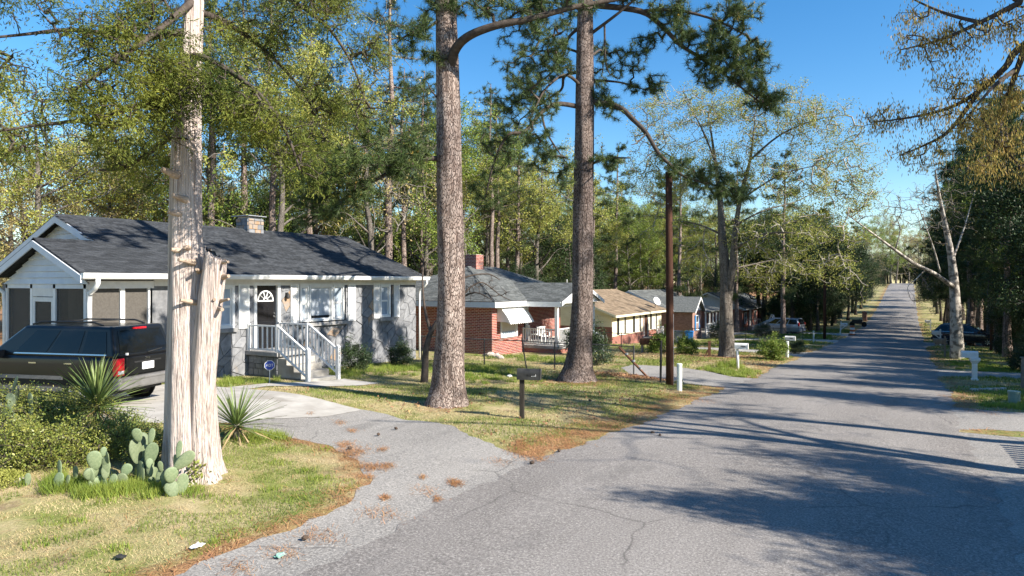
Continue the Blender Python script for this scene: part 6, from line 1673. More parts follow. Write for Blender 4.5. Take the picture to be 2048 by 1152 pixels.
bo = place('branches', np_mesh('branches', *twig_mesh_arrays(P, par, cnt, n0, .0055, .022, 3, .4), MT['twig_pale'], True), None, sy.children[0]); bo['kind'] = 'stuff'
co = place('crown', np_mesh('crown', *leafy(P, tip, 2, .12, .07, .03, .1), MT['bud_tan']), None, sy); co['kind'] = 'stuff'

# ---- catkin-hung oak whose boughs reach in over the street from the right
ob_ = Vector((9.2, 13.5, 0)); ob_.z = g(9.2,13.5)-.05
ok = thing('oak_tree', 'oak hung with yellow-brown catkins reaching over the street from the right', 'tree', ob_)
m_ = MB(); pool = []
def bro(path, r0, r1, n=8):
    q = [Vector(p) if isinstance(p, Vector) else at(*p)-ob_ for p in path]; q, r = smooth_poly(q, [r0+(r1-r0)*k/(len(q)-1) for k in range(len(q))], 5); m_.tube(q, r, n); pool.append(np.array([p[:] for p in q]))
z3 = lambda x, y, z: Vector((x, y, z))
bro([z3(0,0,-.1),z3(0,0,1.5),z3(-.1,.1,4),z3(-.2,.2,6.5),z3(-.3,.2,9)], .36, .12, 14)
bro([z3(-.1,.1,4.2),z3(-1.5,.8,6.3),z3(-3.6,1.5,7.8),z3(-5.6,2.0,8.3),(2055,85,13),(2010,135,13.2),(1960,180,13.5),(1900,215,13.9),(1820,235,14.2),(1740,245,14.5)], .12, .01)
bro([z3(-.2,.2,6.0),z3(-2,.6,7.6),(2090,-20,12.4),(2040,5,12.6),(1960,45,12.9),(1880,80,13.2),(1800,100,13.5)], .1, .01)
bro([(2055,85,13),(2030,150,13.2),(2010,210,13.5),(1990,280,13.8)], .07, .012)
bro([(1960,45,12.9),(1900,30,13.4),(1850,10,13.8),(1810,-10,14)], .04, .01)
bro([(1960,180,13.5),(1900,260,13.8),(1850,290,14),(1800,310,14.2)], .05, .01)
bro([(2030,140,13.2),(1985,175,12.6),(1930,240,12.3)], .05, .01)
bro([z3(-.2,.2,6.5),z3(1.2,1.5,8.5),z3(2,2.5,9.5)], .12, .02); bro([z3(-.3,.2,8),z3(-1.6,-1.2,10),z3(-2.5,-2.2,11)], .1, .02)
place('trunk', m_.mesh('trunk', MT['bark_dark'], True), None, ok)
CL = [(1800,230,14.3,60,25,38),(1760,250,14.5,35,25,22),(1880,215,13.9,60,40,50),(1960,200,13.5,50,50,50),(1820,95,13.4,50,30,40),(1900,70,13.2,55,35,45),(1980,60,12.9,55,45,50),(1850,20,13.8,50,30,32),(1900,280,13.8,50,40,40),(1830,300,14.1,45,25,28),
      (2000,270,13.8,50,50,50),(1980,330,13.8,45,30,30),(2030,180,13.2,40,60,55),(2040,60,12.7,40,60,50),(1950,250,12.4,45,40,40),(1920,140,13.4,50,35,30),(2060,300,13.6,40,60,40)]
T_ = np.concatenate([clump_pts(CL, ob_, 14), np.random.default_rng(3).normal(size=(160,3))*np.array([1.6,1.6,.9])+np.array([1,1,9.3])])
P, par, cnt, n0, tip = mst(np.concatenate(pool), T_, .3, .2, .05, 8)
bo = place('branches', np_mesh('branches', *twig_mesh_arrays(P, par, cnt, n0, .0045, .03, 3), MT['bark_dark'], True), None, ok.children[0]); bo['kind'] = 'stuff'
tt = np.concatenate([tip, np.arange(n0, len(P))[::2]])
c_ = np.repeat(P[tt], 11, axis=0)+rng.normal(size=(len(tt)*11, 3))*.08
dn = unit(rng.normal(size=(len(c_), 3))*.22+np.array([0,0,-1.]))
co = place('crown', np_mesh('crown', *leaf_quads(c_, dn, rng.uniform(.05,.11,len(c_)), rng.uniform(.012,.026,len(c_))), MT['catkin']), None, ok); co['kind'] = 'stuff'

# ---- small crooked tree between the two houses, twiggy and bare
lb_ = Vector((-12.95, 16.9, 0)); lb_.z = g(lb_.x, lb_.y)-.05
lt_ = thing('crooked_tree', 'small crooked bare tree growing behind the plated pine trunk', 'tree', lb_)
m_ = MB(); pool = []; db = 21.2
for path, r0, r1 in (([(848,772,db),(850,740,db),(852,700,db),(862,665,db),(885,630,db),(915,600,db),(940,575,db)],.13,.03),([(885,630,db),(905,580,21.4),(930,555,21.6),(975,548,21.8),(1000,560,22)],.05,.012),([(915,600,db),(950,585,20.8),(985,600,20.6)],.04,.01),([(862,665,db),(850,620,21.6),(845,560,22),(850,500,22.4)],.06,.015),([(940,575,db),(965,565,21.4),(1000,590,21.5),(1020,600,21.5)],.03,.008)):
    q, r = smooth_poly([at(*p)-lb_ for p in path], [r0+(r1-r0)*k/(len(path)-1) for k in range(len(path))], 4); m_.tube(q, r, 8); pool.append(np.array([p[:] for p in q]))
place('trunk', m_.mesh('trunk', MT['bark_dark'], True), None, lt_)
T_ = clump_pts([(970,570,21.4,50,30,30),(940,590,21,40,25,22),(1000,590,21.4,30,20,14),(850,520,22.2,40,40,24)], lb_, 4)
P, par, cnt, n0, tip = mst(np.concatenate(pool), T_, .25, .3, 0, 2)
bo = place('branches', np_mesh('branches', *twig_mesh_arrays(P, par, cnt, n0, .005, .03, 3), MT['bark_dark'], True), None, lt_.children[0]); bo['kind'] = 'stuff'
# ---------------------------------------------------------------- poles, posts, mailboxes, fences, bins
def gp(x, y): return (x, y, g(x, y))
def one(name, label, cat, mb, material, loc, rz=0, group=None, bevel=0, smooth=False):
    o = mb.build(name, material, None, loc, (0,0,rz), smooth, bevel); return tag(o, label, cat, group)
up_ = thing('utility_pole', 'brown weathered wooden utility pole standing by the pine-needle verge', 'pole', gp(-6.4,20.7))
MB().tube([(0,0,-.3),(0,0,2),(-.02,0,4.4),(-.04,.01,6.6)], [.125,.118,.108,.1], 16).build('shaft', MT['wood_pole'], up_, smooth=True)
hw = MB(); hw.box(-.13,.06,-.03,.03,6.0,6.1); hw.tube([(-.02,-.14,5.6),(-.02,.14,5.6)], .012, 6); hw.build('bolt', MT['steel'], up_)
MB().tube([(.115,0,0),(.112,0,2.2)], .012, 6).build('ground_wire', MT['steel'], up_)
one('steel_post', 'thin dark steel fence post leaning by the utility pole', 'post', MB().tube([(0,0,-.2),(.02,.02,1.35)], .035, 8), MT['black'], gp(-6.78,20.95))
def marker(label, x, y, h=.8, r=.075, m='marker'):
    t = thing('marker_post', label, 'post', gp(x, y)); s_ = MB(); s_.lathe([(r,-.1),(r,h-.06),(r*1.08,h-.06),(r*1.08,h-.01),(r*.9,h)], 16); s_.build('tube', MT[m], t, smooth=False)
    MB().box(r-.005,r+.008,-.02,.02,h*.35,h*.42).build('latch', MT['black'], t); return t
MT['marker'] = mat('pale_green_white_plastic', (.6,.66,.6), (.68,.72,.66), 5, .5, .3)
MT['marker_green'] = mat('faded_green_plastic', (.16,.24,.2), (.2,.28,.24), 5, .5, .3)
marker('pale plastic cable marker tube just beyond the brown utility pole', -5.82, 19.75, .8)
marker('white cable marker tube near the yucca by the second driveway', -5.5, 38.0, .85)
marker('squat faded green cable pedestal at the edge of the right lawn', 2.42, 22.5, .34, .14, 'marker_green')
marker('thin white marker post on the verge by the chain link fence', -6.6, 59.2, .95, .06)

def arch_box(L, w, h, n=10):
    """mailbox shell along x with rounded top"""
    prof = [(-w/2,0),(w/2,0)]+[(w/2*math.cos(math.pi*k/n), h-w/2+w/2*math.sin(math.pi*k/n)) for k in range(n+1)]
    m = MB(); m.loft([[(x, y, z) for y, z in prof] for x in (-L/2, L/2)]); return m
def mailbox(label, x, y, rz, post_m, box_m, h=.95, post='square', text=None, text_m=None, slant=0.0, arm=False):
    t = thing('mailbox', label, 'mailbox', gp(x, y), rz)
    if post == 'square': MB().bar((slant,0,-.15), (0,0,h), .1).build('post', post_m, t, bevel=.006)
    elif post == 'round': MB().tube([(slant,0,-.15),(0,0,h)], .05, 12).build('post', post_m, t, smooth=True)
    elif post == 'wide':
        p_ = MB(); p_.loft([[(-a,-a,z),(a,-a,z),(a,a,z),(-a,a,z)] for a, z in ((.1,-.1),(.1,.06),(.075,.07),(.075,h-.22),(.13,h-.12),(.15,h-.1),(.15,h))]); p_.build('post', post_m, t, bevel=.008)
    if arm:
        a_ = MB(); a_.bar((-.12,0,h-.12),(.48,0,h-.12),.08); a_.bar((0,0,h-.45),(.35,0,h-.15),.06); a_.bar((0,0,h),(0,0,h+.3),.1); a_.build('arm', post_m, t)
    b_ = arch_box(.5, .19, .24).build('box', box_m, t, smooth=False); b_.location = (.15 if not arm else .3, 0, h if not arm else h-.07)
    d_ = arch_box(.02, .2, .25).build('door', box_m, b_); d_.location = (.26, 0, -.003)
    MB().box(.27,.29,-.02,.02,.2,.23).build('latch', MT['chrome'], d_); d_.children[0].location = (-.26,0,.003)
    MB().box(.0,.16,-.108,-.098,.1,.13).build('flag', MT['red'] if False else MT['black'], b_)
    if text:
        for s in (-1, 1):
            lettering('number', text, .075, text_m, b_, Matrix.Translation((.12, s*.0985, .1)) @ (Matrix(((-1,0,0,0),(0,0,1,0),(0,1,0,0),(0,0,0,1))) if s > 0 else Matrix(((1,0,0,0),(0,0,-1,0),(0,1,0,0),(0,0,0,1)))))
    return t
MT['mailblack'] = mat('dull_black_mailbox', (.02,.02,.02), (.045,.044,.04), 6, .5, .4)
MT['wood_dark'] = mat('dark_stained_wood', (.025,.022,.018), (.05,.042,.034), 5, .85, .2, .3, 30, stretch=(4,4,.6))
mailbox('dull black mailbox on a dark square wooden post near the driveway apron', -7.37, 13.1, .35, MT['wood_dark'], MT['mailblack'], .86, 'square', '208', MT['white'])
mailbox('pale mailbox on a round white post beside the fork-trunked tree', -6.0, 28.4, .1, MT['white'], MT['white_dirty'], .82, 'round', '2020', MT['black'], .03)
mailbox('small white mailbox just past the yucca clump', -5.7, 39.3, .0, MT['wood_grey'], MT['white_dirty'], .85)
mailbox('white moulded plastic mailbox and post on the right lawn', 2.05, 29.9, math.pi+.15, MT['white'], MT['white'], .82, 'wide', None)
mailbox('grey wooden mailbox with a slanted brace beside the sycamore', 1.75, 46.0, math.pi, MT['wood_grey'], MT['wood_grey'], .9, 'square', None, None, 0, True)
mailbox('white cross-shaped mailbox post in front of the navy crossover', 2.05, 61.5, math.pi, MT['white'], MT['white_dirty'], 1.05, 'square', None, None, 0, True)
mailbox('white cross-shaped mailbox post leaning beyond the silver minivan', -5.8, 74.3, 0, MT['white'], MT['white_dirty'], 1.1, 'square', None, None, -.12, True)
mailbox('white mailbox post standing far down the right verge', 2.1, 91.5, math.pi, MT['white'], MT['white_dirty'], 1.1, 'square', None, None, 0, True)
fp_ = thing('utility_pole', 'slender dark pole on the far verge before the leaning white mailbox', 'pole', gp(-6.5,66.3)); MB().tube([(0,0,-.2),(.02,0,4),(.05,0,7.5)], [.13,.12,.1], 10).build('shaft', MT['wood_pole'], fp_, smooth=True); MB().box(-.15,.15,-.04,.04,6.9,7.0).build('bracket', MT['steel'], fp_)
rp_ = thing('dark_post', 'dark reddish wooden post beside the crossover driveway', 'post', gp(4.85,57)); MB().bar((0,0,-.2),(0,0,2.0),.16).build('shaft', MT['wood_pole'], rp_); MB().box(-.09,.09,-.09,.09,2.0,2.05).build('cap', MT['black'], rp_)

# chain link fences
def chain_link(label, a, b_, h=1.05, nposts=5, mesh=.11, lean=None):
    t = thing('chain_link_fence', label, 'fence', gp(*a)); o = Vector(gp(*a))
    A = Vector(gp(*a))-o; B = Vector(gp(*b_))-o
    for k in range(nposts):
        p = A.lerp(B, k/(nposts-1)); p.z = g(p.x+o.x, p.y+o.y)-o.z; MB().tube([p+Vector((0,0,-.2)), p+Vector((0,0,h+.04))], .025, 8).build('post', MT['steel_dark'], t)
    MB().tube([A.lerp(B, k/8)+Vector((0,0,h+.015*math.sin(k*2))) for k in range(9)], .02, 6).build('top_rail', MT['steel_dark'], t)
    L = (B-A).length; d = (B-A).normalized(); n = int(L/mesh); sa = []; sb_ = []
    for k in range(-int(h/mesh), n):
        for sg in (1, -1):
            s0 = k*mesh; s1 = s0+h; z0, z1 = (0, h) if sg > 0 else (h, 0)
            t0 = max(0, -s0/h); t1 = min(1, (L-s0)/h)
            if t1 <= t0: continue
            f = lambda q: np.array((A+d*(s0+h*q))[:])*np.array([1,1,0])+np.array([0,0, A.z+(B.z-A.z)*(s0+h*q)/L + z0+(z1-z0)*q])
            sa.append(f(t0)); sb_.append(f(t1))
    sa = np.array(sa); sb_ = np.array(sb_); w_ = place('wire_mesh', np_mesh('wire_mesh', *seg_arrays(sa, sb_, np.full(len(sa), .0022), np.full(len(sa), .0022), 3), MT['steel']), None, t); w_['kind'] = 'stuff'
    return t
MT['steel_dark'] = mat('dull_fence_pipe', (.05,.05,.048), (.11,.105,.1), 8, .6, .3)
chain_link('chain link fence between the stone house and the brick house', (-17.5,22.6), (-8.3,22.7), 1.0, 4)
chain_link('low chain link fence along the near side of the tan roof house yard', (-19,36.4), (-11.5,36.2), .95, 4, .16)
chain_link('chain link fence running up to the minivan driveway', (-16,58.2), (-7.2,57.6), 1.15, 5, .2)
lp = MB(); lp.tube([(0,0,-.1),(-.05,-.15,.6),(-.06,-.3,1.2)], .024, 8); one('fence_pole', 'loose bent fence pole standing just in front of the chain link', 'pole', lp, MT['steel_dark'], gp(-12.1,21.9))
ls = thing('leaning_gate_bar', 'bundle of dark bars slanting out of the leaf litter by the pine', 'gate bar', gp(-7.65,22.5))
for k in range(2): MB().bar((0,.04*k,-.1),(-1.15,.05+.05*k,.95+.03*k),.045).build('bar', MT['rust'], ls)
for k in range(3): MB().box(-.35-.25*k-.03,-.35-.25*k+.03,-.04,.12,.25+.23*k,.31+.23*k).build('clip', MT['steel'], ls)

# picket fence beyond the right edge of the picture (its shadow falls on the shoulder)
pf_ = thing('picket_fence', 'picket fence at the right of the shoulder whose shadow crosses the pavement', 'fence', (3.6, 9.5, g(3.6,9.5)))
for k in range(34): MB().box(-.012,.012,k*.19,k*.19+.1,.05,1.25).build('picket', MT['wood_grey'], pf_)
for z in (.35,.95): MB().box(.013,.05,-.05,6.5,z,z+.08).build('rail', MT['wood_grey'], pf_)
for k in range(4): MB().box(.051,.14,k*2.1,k*2.1+.1,-.2,1.3).build('post', MT['wood_grey'], pf_)
wp_ = thing('gate_post', 'weathered wooden gate post at the edge of the right lawn', 'post', gp(3.16,27.2)); MB().bar((0,0,-.2),(.02,0,1.0),.13).build('shaft', MT['wood_grey'], wp_); MB().box(-.08,.1,-.08,.08,1.0,1.03).build('cap', MT['wood_grey'], wp_)

# bins
def bin_(label, x, y, rz, body_m, lid_m):
    t = thing('wheeled_bin', label, 'bin', gp(x, y), rz)
    m = MB(); m.loft([[(-a,-b_,z),(a,-b_,z),(a,b_,z),(-a,b_,z)] for a, b_, z in ((.24,.24,.08),(.32,.3,.98))]); m.build('body', body_m, t, bevel=.03)
    l_ = MB(); l_.box(-.34,.36,-.32,.32,.985,1.05); l_.build('lid', lid_m, t, bevel=.03)
    for s in (-1, 1): MB().lathe([(.02,-.03),(.12,-.03),(.12,.03),(.02,.03)], 14, Matrix.Translation((-.26,s*.26,.12)) @ Matrix.Rotation(math.pi/2,4,'X')).build('wheel', MT['rubber'], t)
    hb = MB(); hb.bar((-.42,-.25,.97),(-.42,.25,.97),.035); hb.bar((-.42,-.2,.97),(-.3,-.2,.93),.03); hb.bar((-.42,.2,.97),(-.3,.2,.93),.03); hb.build('handle', lid_m, t)
bin_('grey-green wheeled bin beside the tan roof house', -15.6, 52.6, .3, MT['greyplastic'], MT['greyplastic'])
bin_('bright blue wheeled bin next to the grey-green bin', -14.9, 53.2, .2, MT['blue'], MT['blue'])
# wooden planter stand, rusty stake, barrel, brick pier, motorbike, swing frame, stones
ps_ = thing('planter_stand', 'brown box planter on short legs in front of the tan roof house', 'planter', gp(-11.85,35.0), .2)
MB().box(-.55,.55,-.2,.2,.45,.78).build('box', MT['wood_pole'], ps_, bevel=.01); MB().box(-.5,.5,-.16,.16,.7,.79).build('soil', MT['bark_dark'], ps_)
for sx in (-.45,.45): MB().box(sx-.06,sx+.06,-.1,.1,-.1,.45).build('leg', MT['wood_grey'], ps_)
one('iron_stake', 'short rusty iron stake in the yard left of the fork-trunked tree', 'stake', MB().box(-.07,.07,-.03,.03,-.1,.78).bar((-.2,0,.0),(-.05,0,.35),.05), MT['rust'], gp(-8.8,35.1), .3)
br_ = thing('traffic_barrel', 'orange and white striped traffic barrel on the left verge', 'barrel', gp(-4.9,75.8))
MT['orange'] = mat('faded_orange_plastic', (.42,.12,.04), (.5,.16,.06), 6, .6)
for k in range(5): MB().lathe([(.26-.01*k,.2*k+.001),(.25-.01*k,.2*k+.199)], 18).build('band', MT['orange'] if k % 2 == 0 else MT['white_dirty'], br_)
MB().lathe([(.36,0),(.36,.06),(.3,.08)], 18).build('base', MT['rubber'], br_)
bp_ = thing('brick_mailbox', 'brown brick mailbox pier far down the left verge', 'mailbox', gp(-5.7,113)); MB().box(-.3,.3,-.3,.3,-.1,1.35).build('pier', MT['brick_tex_dark'], bp_); MB().box(-.35,.35,-.35,.35,1.36,1.45).build('cap', MT['concrete'], bp_); MB().box(.29,.33,-.12,.12,.95,1.2).build('door', MT['black'], bp_)
mc = thing('motorcycle', 'covered dark motorcycle parked on the far left verge', 'motorcycle', gp(-5.6,96.5), .3)
for x in (-.7,.7):
    w_ = MB().lathe([(.2,-.05),(.3,-.06),(.33,0),(.3,.06),(.2,.05)], 20, Matrix.Translation((x,0,.33)) @ Matrix.Rotation(math.pi/2,4,'X')).build('wheel', MT['rubber'], mc)
    MB().lathe([(.03,-.03),(.2,-.03),(.2,.03),(.03,.03)], 16, Matrix.Translation((x,0,.33)) @ Matrix.Rotation(math.pi/2,4,'X')).build('rim', MT['steel'], w_)
MB().loft([[(x,-w,z0),(x,w,z0),(x,w*.7,z1),(x,-w*.7,z1)] for x, w, z0, z1 in ((-.75,.1,.55,.8),(-.3,.16,.4,.85),(.2,.2,.35,.98),(.5,.12,.5,.95))]).build('body', MT['black'], mc, bevel=.04)
hb = MB(); hb.tube([(.7,0,.33),(.52,0,.98),(.48,0,1.1)], .03, 8); hb.tube([(.35,-.38,1.12),(.48,-.2,1.12),(.48,.2,1.12),(.35,.38,1.12)], .018, 8); hb.build('handlebar', MT['chrome'], mc)
MB().box(-.7,.05,-.13,.13,.82,.9).build('seat', MT['rubber'], mc, bevel=.03)
sw_ = thing('swing_frame', 'white A-frame swing stand in front of the red brick house', 'swing', gp(-13.2,80.5), .3)
for y in (-.9,.9):
    a_ = MB(); a_.bar((-.7,y,0),(0,y,2.0),.07); a_.bar((.7,y,0),(0,y,2.0),.07); a_.bar((-.35,y,1),(.35,y,1),.05); a_.build('leg_frame', MT['white'], sw_)
MB().bar((0,-.95,2.0),(0,.95,2.0),.08).build('top_bar', MT['white'], sw_)
def rock(label, x, y, s, material, seed, name='rock', group=None, sz=.6):
    R = random.Random(seed); bm = bmesh.new(); bmesh.ops.create_icosphere(bm, subdivisions=2, radius=1)
    for v in bm.verts: v.co *= R.uniform(.78, 1.12); v.co.z *= sz
    me = bpy.data.meshes.new(name); bm.to_mesh(me); bm.free()
    o = place(name, me, material, None, (x, y, g(x, y)+s*.2), (0,0,R.uniform(0,6)), (s, s*R.uniform(.7,1.2), s)); tag(o, label, 'rock', group); return o
MT['rock'] = mat('pale_fieldstone', (.38,.32,.27), (.52,.46,.4), 5, .9, .2, .5, 20)
for k, (x, y, s) in enumerate(((-16.3,26.6,.24),(-16.1,26.2,.2),(-15.8,26.0,.17),(-16.6,26.3,.22),(-15.5,25.7,.15),(-16.4,26.2,.3))): rock('pale rubble stone in the heap at the brick house corner', x, y, s, MT['rock'], k, 'rubble_stone', 'rubble stones at the brick house corner')
for k in range(5):
    x = 1.75+.2*k; y = 25.75+.16*k; o = MB().box(-.1,.1,-.06,.06,-.03,.07).build('edging_brick', MT['rock'] if k % 2 else MT['brick_mortar'], None, (x, y, g(x, y)), (0,0,.6+.1*k), bevel=.01); tag(o, 'edging brick in the short row laid in the right lawn', 'brick', 'edging bricks in the right lawn')
o = rock('small white stone lying on the lawn behind the plated pine', -11.5, 19.6, .1, MT['white'], 31); rock('buff stone at the edge of the cactus bed', -11.3, 4.55, .13, MT['rock'], 32); rock('flat pale stone beside the yellow cushion plant', -11.05, 4.95, .1, MT['rock'], 33)
# litter on the verge
def scrap(label, x, y, s, material, seed, lift=.03):
    R = random.Random(seed); n = 5; v = []; f = []
    for i in range(n):
        for j in range(n): v.append(((i-2)*s/4+R.uniform(-.2,.2)*s/4, (j-2)*s/6+R.uniform(-.2,.2)*s/6, R.uniform(0,.16)*s+lift))
    for i in range(n-1):
        for j in range(n-1): f.append((i*n+j,(i+1)*n+j,(i+1)*n+j+1,i*n+j+1))
    o = MB().add(v, f).build('litter', material, None, gp(x, y), (0,0,R.uniform(0,3)), fix=False); so_ = o.modifiers.new('t','SOLIDIFY'); so_.thickness = .004
    tag(o, label, 'litter')
MT['litter_green'] = mat('green_plastic_scrap', (.08,.3,.2), (.5,.6,.55), 9, .4)
p = at(395,1105,1365*3/540); scrap('crumpled white paper on the needles at the asphalt edge', p.x, p.y, .15, MT['white'], 1)
p = at(560,1118,1365*3/553); scrap('green and white wrapper lying on the pale asphalt', p.x, p.y, .12, MT['litter_green'], 2)
p = at(240,1127,1365*3/562); scrap('dark crumpled scrap in the near grass', p.x, p.y, .12, MT['mailblack'], 3)
p = at(985,1133,1365*3/568)
pc = 0
for (u, v) in ((792,863),(757,876),(1064,930),(1320,872),(1305,866),(1118,905),(610,1085),(880,810),(700,905),(960,790),(1085,820),(1180,800)):
    q = at(u, v, 1365*3/(v-565)); bm = bmesh.new(); bmesh.ops.create_icosphere(bm, subdivisions=1, radius=1)
    me = bpy.data.meshes.new('pine_cone'); 
    for w in bm.verts: w.co.x *= 1.5
    bm.to_mesh(me); bm.free(); o = place('pine_cone', me, MT['cone'], None, (q.x, q.y, g(q.x, q.y)+.045), (0,.2,pc*1.7), (.032,.032,.032)); tag(o, 'brown pine cone lying on the ground near the driveway', 'pine cone', 'fallen pine cones'); pc += 1
# ---------------------------------------------------------------- garden plants
MT['yucca'] = mat('yucca_blades', (.08,.13,.035), (.2,.26,.08), 2.0, .4, .5, objr=.3, hue=.01, trans=.15)
MT['yucca_dry'] = mat('dead_yucca_blades', (.28,.2,.1), (.36,.27,.15), 3, .8, .2)
MT['cactus'] = mat('prickly_pear_skin', (.12,.16,.085), (.19,.23,.13), 5, .55, .3, .15, 30, objr=.18, hue=.015, c3=(.08,.1,.055), s3=16, t3=.64)
MT['shrub'] = mat('small_shrub_leaves', (.13,.165,.03), (.3,.31,.07), 2.5, .45, .45, island=.4, hue=.025, trans=.3)
MT['shrub_dark'] = mat('dark_shrub_leaves', (.02,.04,.015), (.05,.08,.025), 3, .5, .4, island=.35, trans=.15)
MT['cushion'] = mat('yellow_green_cushion', (.24,.26,.05), (.36,.36,.1), 6, .7, .2, island=.25, trans=.3)
MT['grass_green'] = mat('grass_blades_green', (.12,.17,.03), (.27,.31,.075), .9, .6, .3, island=.35, hue=.03, trans=.35)
MT['grass_bright'] = mat('tall_weedy_grass', (.17,.24,.035), (.3,.36,.07), .9, .55, .3, island=.3, hue=.02, trans=.4)
MT['grass_dry'] = mat('grass_blades_dry', (.3,.235,.115), (.5,.41,.235), .9, .8, .2, island=.3, hue=.01, trans=.2)
MT['straw'] = mat('fallen_pine_needles', (.26,.125,.05), (.42,.23,.11), 1.5, .8, .2, island=.35, hue=.012)
MT['leaf_litter'] = mat('dead_leaves', (.15,.075,.04), (.3,.17,.09), 3, .9, .2, island=.45, hue=.02)
ME_ = {}
def yucca_leaf():
    m = MB(); n = 6; v = []
    for k in range(n+1):
        t = k/n; w = .022*(1-t**2.2)+.001; b_ = -.12*t*t; v += [(t, -w, b_+.006), (t, 0, b_), (t, w, b_+.006)]
    m.add(v, [(i*3+j, i*3+j+1, (i+1)*3+j+1, (i+1)*3+j) for i in range(n) for j in range(2)]); return m.mesh('leaf', MT['yucca'], True)
ME_['yl'] = yucca_leaf(); ME_['yd'] = ME_['yl'].copy(); ME_['yd'].materials.clear(); ME_['yd'].materials.append(MT['yucca_dry'])
def yucca(label, x, y, L, n, stem=.3, seed=1, low=-.5):
    R = random.Random(seed); t = thing('yucca_plant', label, 'plant', gp(x, y)); MB().tube([(0,0,-.1),(0,0,stem)], .06, 8).build('stem', MT['wood_grey'], t)
    for k in range(n):
        a = k*2.399+R.uniform(-.2,.2); q = k/n; el = low+(1.45-low)*(q**.8)+R.uniform(-.12,.12); l = L*R.uniform(.82,1.1)*(1-.15*q)
        o = place('leaf', ME_['yd'] if q < .1 else ME_['yl'], None, t, (.03*math.cos(a), .03*math.sin(a), stem*(.75+.3*q)), (R.uniform(-.3,.3), -el, a), (l, l*.9, l))
yucca('large green yucca with a full round head beside the charcoal car', -12.9, 7.0, .98, 150, .62, 1)
yucca('small dark yucca low in the bed between the big yucca and the cedar', -11.75, 6.95, .52, 46, .2, 2, -.1)
yucca('spiky yucca growing behind the cedar trunk at the driveway edge', -10.7, 8.3, .92, 110, .3, 3)
yucca('grey-green yucca above the leafy bush by the second driveway', -5.75, 36.2, .8, 70, .4, 4)
# prickly pears: every pad its own piece
def pad_mesh():
    bm = bmesh.new(); bmesh.ops.create_uvsphere(bm, u_segments=14, v_segments=10, radius=1)
    for v in bm.verts:
        z = v.co.z; s = .82+.18*z; v.co.x *= s*.8; v.co.y *= .17; v.co.z += 1
    me = bpy.data.meshes.new('pad'); bm.to_mesh(me); bm.free(); me.materials.append(MT['cactus']); me.polygons.foreach_set('use_smooth', [True]*len(me.polygons)); return me
ME_['pad'] = pad_mesh()
def cactus(label, pads, d, seed):
    """pads of (u, v, half width px, half height px, lean)"""
    R = random.Random(seed); u0 = sum(p[0] for p in pads)/len(pads); b0 = at(u0, 990, d-.25); base = Vector(gp(b0.x, b0.y)); t = thing('prickly_pear', label, 'cactus', base)
    low = sorted(pads, key=lambda p: -p[1]); k_ = d/_F
    for i, (u, v, hw_, hh, ln) in enumerate(pads):
        dd = d-.25+R.uniform(-.12,.12); c = at(u, v, dd)-base; sx, sz = hw_*k_*1.25, hh*k_*1.0; yaw_ = YAW+R.uniform(-.7,.7); up_v = Vector((math.sin(ln)*_c, math.sin(ln)*_s, math.cos(ln)))
        c = c-up_v*sz; c.z = max(c.z, -.02); place('pad', ME_['pad'], None, t, c, (R.uniform(-.25,.25), ln, yaw_), (sx, sx, sz))
        if c.z > .12 and i > 0:        # joint pad beneath
            q = min(pads[:i], key=lambda p: (p[0]-u)**2+(p[1]-v-20)**2)
        if c.z > .1:
            nz_ = 2 if c.z > .24 else 1; hz_ = (c.z+.07)/nz_
            for q in range(nz_): place('pad', ME_['pad'], None, t, (c.x+R.uniform(-.05,.05), c.y+R.uniform(-.05,.05), -.02+hz_*q*.92), (R.uniform(-.2,.2), R.uniform(-.3,.3), yaw_+R.uniform(-.9,.9)), (max(sx*1.05, hz_*.42), sx*1.05, hz_/2*1.1))
cactus('prickly pear with broad pale pads, second clump along the bed toward the cedar', [(190,920,16,20,-.1),(181,950,12,15,-.3),(207,904,7,10,.1),(220,914,9,13,.3),(200,966,10,15,0),(212,925,9,13,.2)], 9.95, 1)
cactus('tallest prickly pear clump, pads stacked in front of the shrubs by the cedar', [(285,884,15,19,0),(276,869,11,15,-.2),(302,873,8,16,.1),(290,904,11,16,.1),(303,900,7,12,.2),(299,927,8,10,0),(301,951,12,19,.1)], 10.15, 2)
cactus('prickly pear with one big tilted dark pad against the cedar trunk', [(367,922,15,25,.85),(357,900,7,18,.1),(330,958,9,14,.2),(322,932,6,12,-.1)], 9.75, 3)
cactus('small prickly pear pads at the lawn edge of the bed', [(117,937,10,16,-.2),(152,946,9,15,.15),(133,962,8,12,.1)], 9.9, 4)
cactus('lone prickly pear pads between the two taller clumps', [(252,940,12,14,.5),(243,960,8,12,0)], 10.0, 5)
cactus('single narrow prickly pear pad beside the yellow cushion plant', [(56,965,7,14,0)], 9.9, 6)
cactus('prickly pear pads rising at the back of the bed near the car', [(63,800,11,15,.1),(30,768,7,17,.3),(22,800,10,14,-.2)], 12.2, 7)
